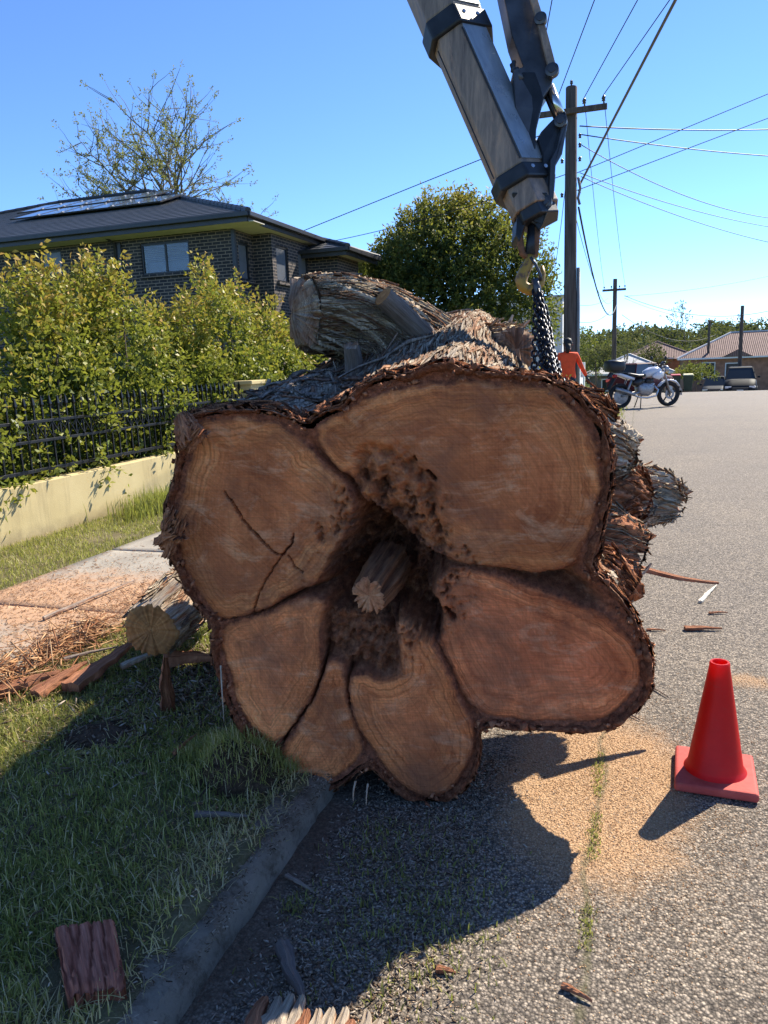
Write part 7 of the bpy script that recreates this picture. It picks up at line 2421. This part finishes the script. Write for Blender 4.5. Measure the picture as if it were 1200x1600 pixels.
def dens_verge(x, y):
    p = 0.85 + 0.9 * fbm(x * 2.5, y * 2.5, 4.4, 3)
    p = p * (0.35 + 0.65 * sstep(-1.12, -1.45, x)) * np.where(x > -1.2, 0.35, 1)
    p = p * np.where((x < -2.75) & (y < 4.2), 0.55, 1.0)
    p = p * (1 - 0.75 * np.clip(1.2 - np.hypot((x + 2.0) / 0.42, (y - 3.1) / 0.6), 0, 1))
    for cx, cy, r in ((-1.40, 2.36, 0.14), (-2.17, 2.50, 0.15), (-1.34, 1.41, 0.12)):
        p = p * sstep(r * 0.8, r * 1.25, np.hypot(x - cx, y - cy))
    return np.clip(p, 0, 1)


P = scatter(150000, -3.03, -1.1, 0.85, 4.6, dens_verge)
dry = sstep(0.0, 0.9, fbm(P[:, 0] * 1.7, P[:, 1] * 1.7, 2.0, 3) + 0.7 * sstep(-1.55, -1.15, P[:, 0]))
tn = np.clip(rgg.normal(0.36, 0.18, len(P)) + 0.55 * dry + (rgg.random(len(P)) < 0.10) * 0.5, 0, 1)
grass('verge_grass', 'mown green grass on the verge in the trunk shadow', P, rgg.uniform(0.02, 0.068, len(P)) * (0.75 + 0.5 * rgg.random(len(P))), rgg.uniform(0.0014, 0.0028, len(P)), tn, 31, 1.25)
P = scatter(46000, -5.48, -4.28, 3.6, 11.5, lambda x, y: np.clip(0.65 + 1.0 * fbm(x * 2.2, y * 2.2, 9.4, 3), 0.05, 1))
tn = np.clip(rgg.normal(0.45, 0.16, len(P)) + (rgg.random(len(P)) < 0.22) * 0.4, 0, 1)
grass('strip_grass', 'dry sunlit grass between the path and the cream wall', P, rgg.uniform(0.02, 0.075, len(P)), rgg.uniform(0.002, 0.0035, len(P)), tn, 32, 0.7)
# tall tuft against the wall
P = np.stack([rgg.normal(-5.1, 0.12, 1500), rgg.normal(7.25, 0.28, 1500), np.zeros(1500)], -1)
P[:, 2] = zverge(P[:, 0], P[:, 1]) - 0.01
grass('wall_tuft', 'tall bright green grass tuft at the foot of the cream wall', P, rgg.uniform(0.08, 0.34, 1500), rgg.uniform(0.003, 0.006, 1500), np.clip(rgg.normal(0.42, 0.12, 1500), 0, 1), 33, 0.35)
# dead straw lying among the green
n = 9000
P = np.stack([rgg.uniform(-2.95, -1.12, n), rgg.uniform(0.9, 3.6, n), np.zeros(n)], -1)
kp = rgg.random(n) < np.clip(0.35 + 0.8 * fbm(P[:, 0] * 2.0, P[:, 1] * 2.0, 6.0, 3) + 0.6 * sstep(-1.7, -1.2, P[:, 0]), 0.08, 1)
P = P[kp]
P[:, 2] = zverge(P[:, 0], P[:, 1]) + rgg.uniform(0.005, 0.03, len(P))
grass('dead_grass', 'dry straw coloured grass lying flat on the shaded verge', P, rgg.uniform(0.03, 0.09, len(P)), rgg.uniform(0.0009, 0.0018, len(P)), np.clip(rgg.normal(0.92, 0.12, len(P)), 0, 1), 38, 4.0)
# draped turf on the clod
n = 5200
a = rgg.uniform(0, 6.28, n)
q = np.sqrt(rgg.uniform(0.1, 2.4, n))
P = np.stack([-1.44 + 0.17 * q * np.cos(a), 2.42 + 0.13 * q * np.sin(a), np.zeros(n)], -1)
P[:, 2] = zverge(P[:, 0], P[:, 1]) + 0.02 + 0.15 * np.clip(1 - (np.sqrt(((P[:, 0] + 1.40) / 0.19) ** 2 + ((P[:, 1] - 2.36) / 0.15) ** 2)) ** 2, 0, 1)
P = P[(P[:, 1] > 2.36) | (rgg.random(n) < 0.3)]
grass('clod_grass', 'matted straw and grass draped over the upturned clod', P, rgg.uniform(0.03, 0.09, len(P)), rgg.uniform(0.001, 0.002, len(P)), np.clip(rgg.normal(0.62, 0.25, len(P)), 0, 1), 34, 1.3)
# weeds growing along the seal joint and in the gutter
ys = rgg.uniform(1.3, 9.0, 5200)
clump = fbm(ys * 3.0, 0.5 + 0 * ys, 3.0, 3)
kp = (clump > np.where(ys > 3.0, 0.22, -0.12))
ys = ys[kp]
P = np.stack([-0.108 + 0.022 * fbm(ys * 2, 1.5 + 0 * ys, 1.0, 2) + rgg.normal(0, 0.012, len(ys)), ys, zroad(ys)], -1)
grass('joint_weeds', 'line of small weeds growing along the road joint', P, rgg.uniform(0.006, 0.022, len(P)), rgg.uniform(0.0012, 0.0025, len(P)), np.clip(rgg.normal(0.55, 0.2, len(P)), 0, 1), 35, 0.8)
gp = []
for cx, cy, nn, sd_ in ((-0.62, 1.75, 500, 0.16), (-0.66, 2.05, 350, 0.12), (-0.55, 1.42, 160, 0.03), (-0.95, 1.86, 90, 0.025), (-0.5, 1.9, 200, 0.1), (-0.85, 2.2, 120, 0.06), (-0.35, 16.0, 10, 0.1)):
    gp.append(np.stack([rgg.normal(cx, sd_, nn), rgg.normal(cy, sd_ * 1.5, nn), np.zeros(nn)], -1))
P = np.concatenate(gp)
P = P[P[:, 0] > -1.02]
grass('gutter_weeds', 'wispy weeds growing in the gutter silt', P, rgg.uniform(0.01, 0.045, len(P)), rgg.uniform(0.0012, 0.0028, len(P)), np.clip(rgg.normal(0.35, 0.2, len(P)), 0, 1), 36, 0.9)
n = 3000
P = np.stack([rgg.uniform(-1.0, -0.75, n) + 0.5 * (rgg.random(n) < 0.2) * rgg.random(n), rgg.uniform(17.5, 21.2, n), np.zeros(n)], -1)
P[:, 2] = zroad(P[:, 1])
grass('kerb_weeds', 'grass growing in the far gutter by the motorcycle', P, rgg.uniform(0.02, 0.12, n), rgg.uniform(0.004, 0.008, n), np.clip(rgg.normal(0.5, 0.2, n), 0, 1), 37, 0.7)

# ================================================================== loose chips, litter and torn fibre
def flakes(P, L, Wd, rg, tilt=0.35):
    n = len(P)
    a = rg.uniform(0, 2 * PI, n)
    d = np.stack([np.cos(a), np.sin(a), rg.normal(0, tilt, n)], -1)
    d = unit(d)
    s = unit(np.cross(d, np.array([0, 0, 1.0]) + rg.normal(0, tilt, (n, 3))))
    h = np.cross(s, d)
    L, Wd = L[:, None] / 2, Wd[:, None] / 2
    th = Wd * 0.35
    c = P + np.array([0, 0, 1.0]) * (th + np.abs(d[:, 2:3]) * L * 0.8)
    V = np.stack([c - d * L - s * Wd * 0.6, c - d * L * 0.8 + s * Wd, c + d * L + s * Wd * 0.5, c + d * L * 0.7 - s * Wd, c + h * th * 2, c - h * th * 2], 1).reshape(-1, 3)
    k6 = np.arange(n)[:, None] * 6
    F = np.concatenate([k6 + np.array([t]) for t in ((0, 1, 4), (1, 2, 4), (2, 3, 4), (3, 0, 4), (1, 0, 5), (2, 1, 5), (3, 2, 5), (0, 3, 5))])
    return V, F


def flake_mat(name, *cols):
    k = NM(name, 0.85, 0, 0.2)
    t = k.attr('tint')
    k.col(k.ramp(t, *[(i / (len(cols) - 1), c) for i, c in enumerate(cols)]))
    return k.m


M_chip = flake_mat('wood_chips', (0.24, 0.1, 0.045), (0.45, 0.25, 0.12), (0.62, 0.43, 0.25), (0.72, 0.6, 0.45))
M_litter = flake_mat('leaf_litter', (0.04, 0.025, 0.016), (0.12, 0.075, 0.045), (0.26, 0.19, 0.13), (0.45, 0.38, 0.3))


def litter(name, label, P, L, Wd, m, tint, seed, tilt=0.35):
    rg = np.random.default_rng(seed)
    V, F = flakes(P, L, Wd, rg, tilt)
    o = link(name, np_mesh(name, V, F, {'tint': np.repeat(tint, 6)}), m)
    return tag(o, label, 'litter', kind='stuff')


n = 18000
P = np.concatenate([np.stack([rgg.normal(-0.08, 0.27, n), rgg.normal(2.72, 0.40, n), np.zeros(n)], -1), np.stack([rgg.uniform(-0.9, 1.1, 7000), rgg.uniform(1.3, 4.6, 7000), np.zeros(7000)], -1), np.stack([rgg.normal(0.55, 0.12, 700), rgg.normal(3.9, 0.09, 700), np.zeros(700)], -1)])
P = P[P[:, 0] > -1.0]
litter('saw_dust', 'pale saw dust and wood chips scattered over the road', P, rgg.uniform(0.002, 0.0085, len(P)), rgg.uniform(0.0012, 0.004, len(P)), M_chip, np.clip(rgg.normal(0.5, 0.25, len(P)), 0, 1), 41)
n = 9000
P = np.stack([rgg.uniform(-1.02, -0.55, n) + np.abs(rgg.normal(0, 0.1, n)), rgg.uniform(1.1, 2.9, n), np.zeros(n)], -1)
litter('gutter_litter', 'brown leaf litter and bark crumbs in the gutter', P, rgg.uniform(0.004, 0.024, n), rgg.uniform(0.002, 0.007, n), M_litter, np.clip(rgg.normal(0.6, 0.28, n), 0, 1), 42, 0.4)
n = 2200
P = np.stack([rgg.uniform(-1.22, -1.05, n), rgg.uniform(1.0, 2.5, n), np.zeros(n)], -1)
kp = fbm(P[:, 0] * 12, P[:, 1] * 4, 5.0, 3) > -0.05
P = P[kp]
P[:, 2] = 0.091
litter('kerb_litter', 'soil crumbs and straw lying on the kerb', P, rgg.uniform(0.003, 0.02, len(P)), rgg.uniform(0.0015, 0.005, len(P)), M_litter, np.clip(rgg.normal(0.5, 0.3, len(P)), 0, 1), 46, 0.2)
n = 2600
P = np.stack([rgg.normal(-2.05, 0.28, n), rgg.normal(3.05, 0.4, n), np.zeros(n)], -1)
P[:, 2] = zverge(P[:, 0], P[:, 1]) + 0.02 * rgg.random(n)
litter('shade_litter', 'brown soil crumbs and torn bark in the shade beside the trunk', P, rgg.uniform(0.01, 0.07, n), rgg.uniform(0.004, 0.014, n), M_litter, np.clip(rgg.normal(0.45, 0.25, n), 0, 1), 47, 0.4)
n = 5200
P = np.concatenate([np.stack([rgg.normal(-2.98, 0.22, n), rgg.uniform(2.3, 4.6, n), np.zeros(n)], -1), np.stack([rgg.uniform(-4.3, -3.05, 3600), rgg.normal(4.0, 0.7, 3600), np.zeros(3600)], -1)])
P[:, 2] = np.where(P[:, 0] > -3.02, zverge(P[:, 0], P[:, 1]) + 0.004, 0.115)
litter('path_litter', 'red bark fibres and saw dust strewn over the path edge', P, rgg.uniform(0.004, 0.05, len(P)), rgg.uniform(0.002, 0.007, len(P)), M_chip, np.clip(rgg.normal(0.22, 0.25, len(P)), 0, 1), 43, 0.25)
# heap of torn red fibre along the path edge
n = 800
t = rgg.uniform(0, 1, n)
P = np.stack([-3.02 + 0.12 * rgg.normal(size=n), 2.55 + 1.15 * t, np.zeros(n)], -1)
P[:, 2] = 0.10 + 0.05 * rgg.random(n)
litter('fibre_heap', 'heaped torn red bark fibre between path and grass', P, rgg.uniform(0.04, 0.2, n), rgg.uniform(0.002, 0.013, n), M_chip, np.clip(rgg.normal(0.12, 0.2, n), 0, 1), 44, 0.3)
n = 2600
P = np.stack([rgg.uniform(-2.9, -1.15, n), rgg.uniform(0.95, 3.2, n), np.zeros(n)], -1)
P[:, 2] = zverge(P[:, 0], P[:, 1]) + 0.02 * rgg.random(n)
litter('lawn_litter', 'pale chips and dead leaves caught in the grass', P, rgg.uniform(0.004, 0.018, n), rgg.uniform(0.002, 0.007, n), M_chip, np.clip(rgg.normal(0.6, 0.3, n), 0, 1), 45, 0.5)
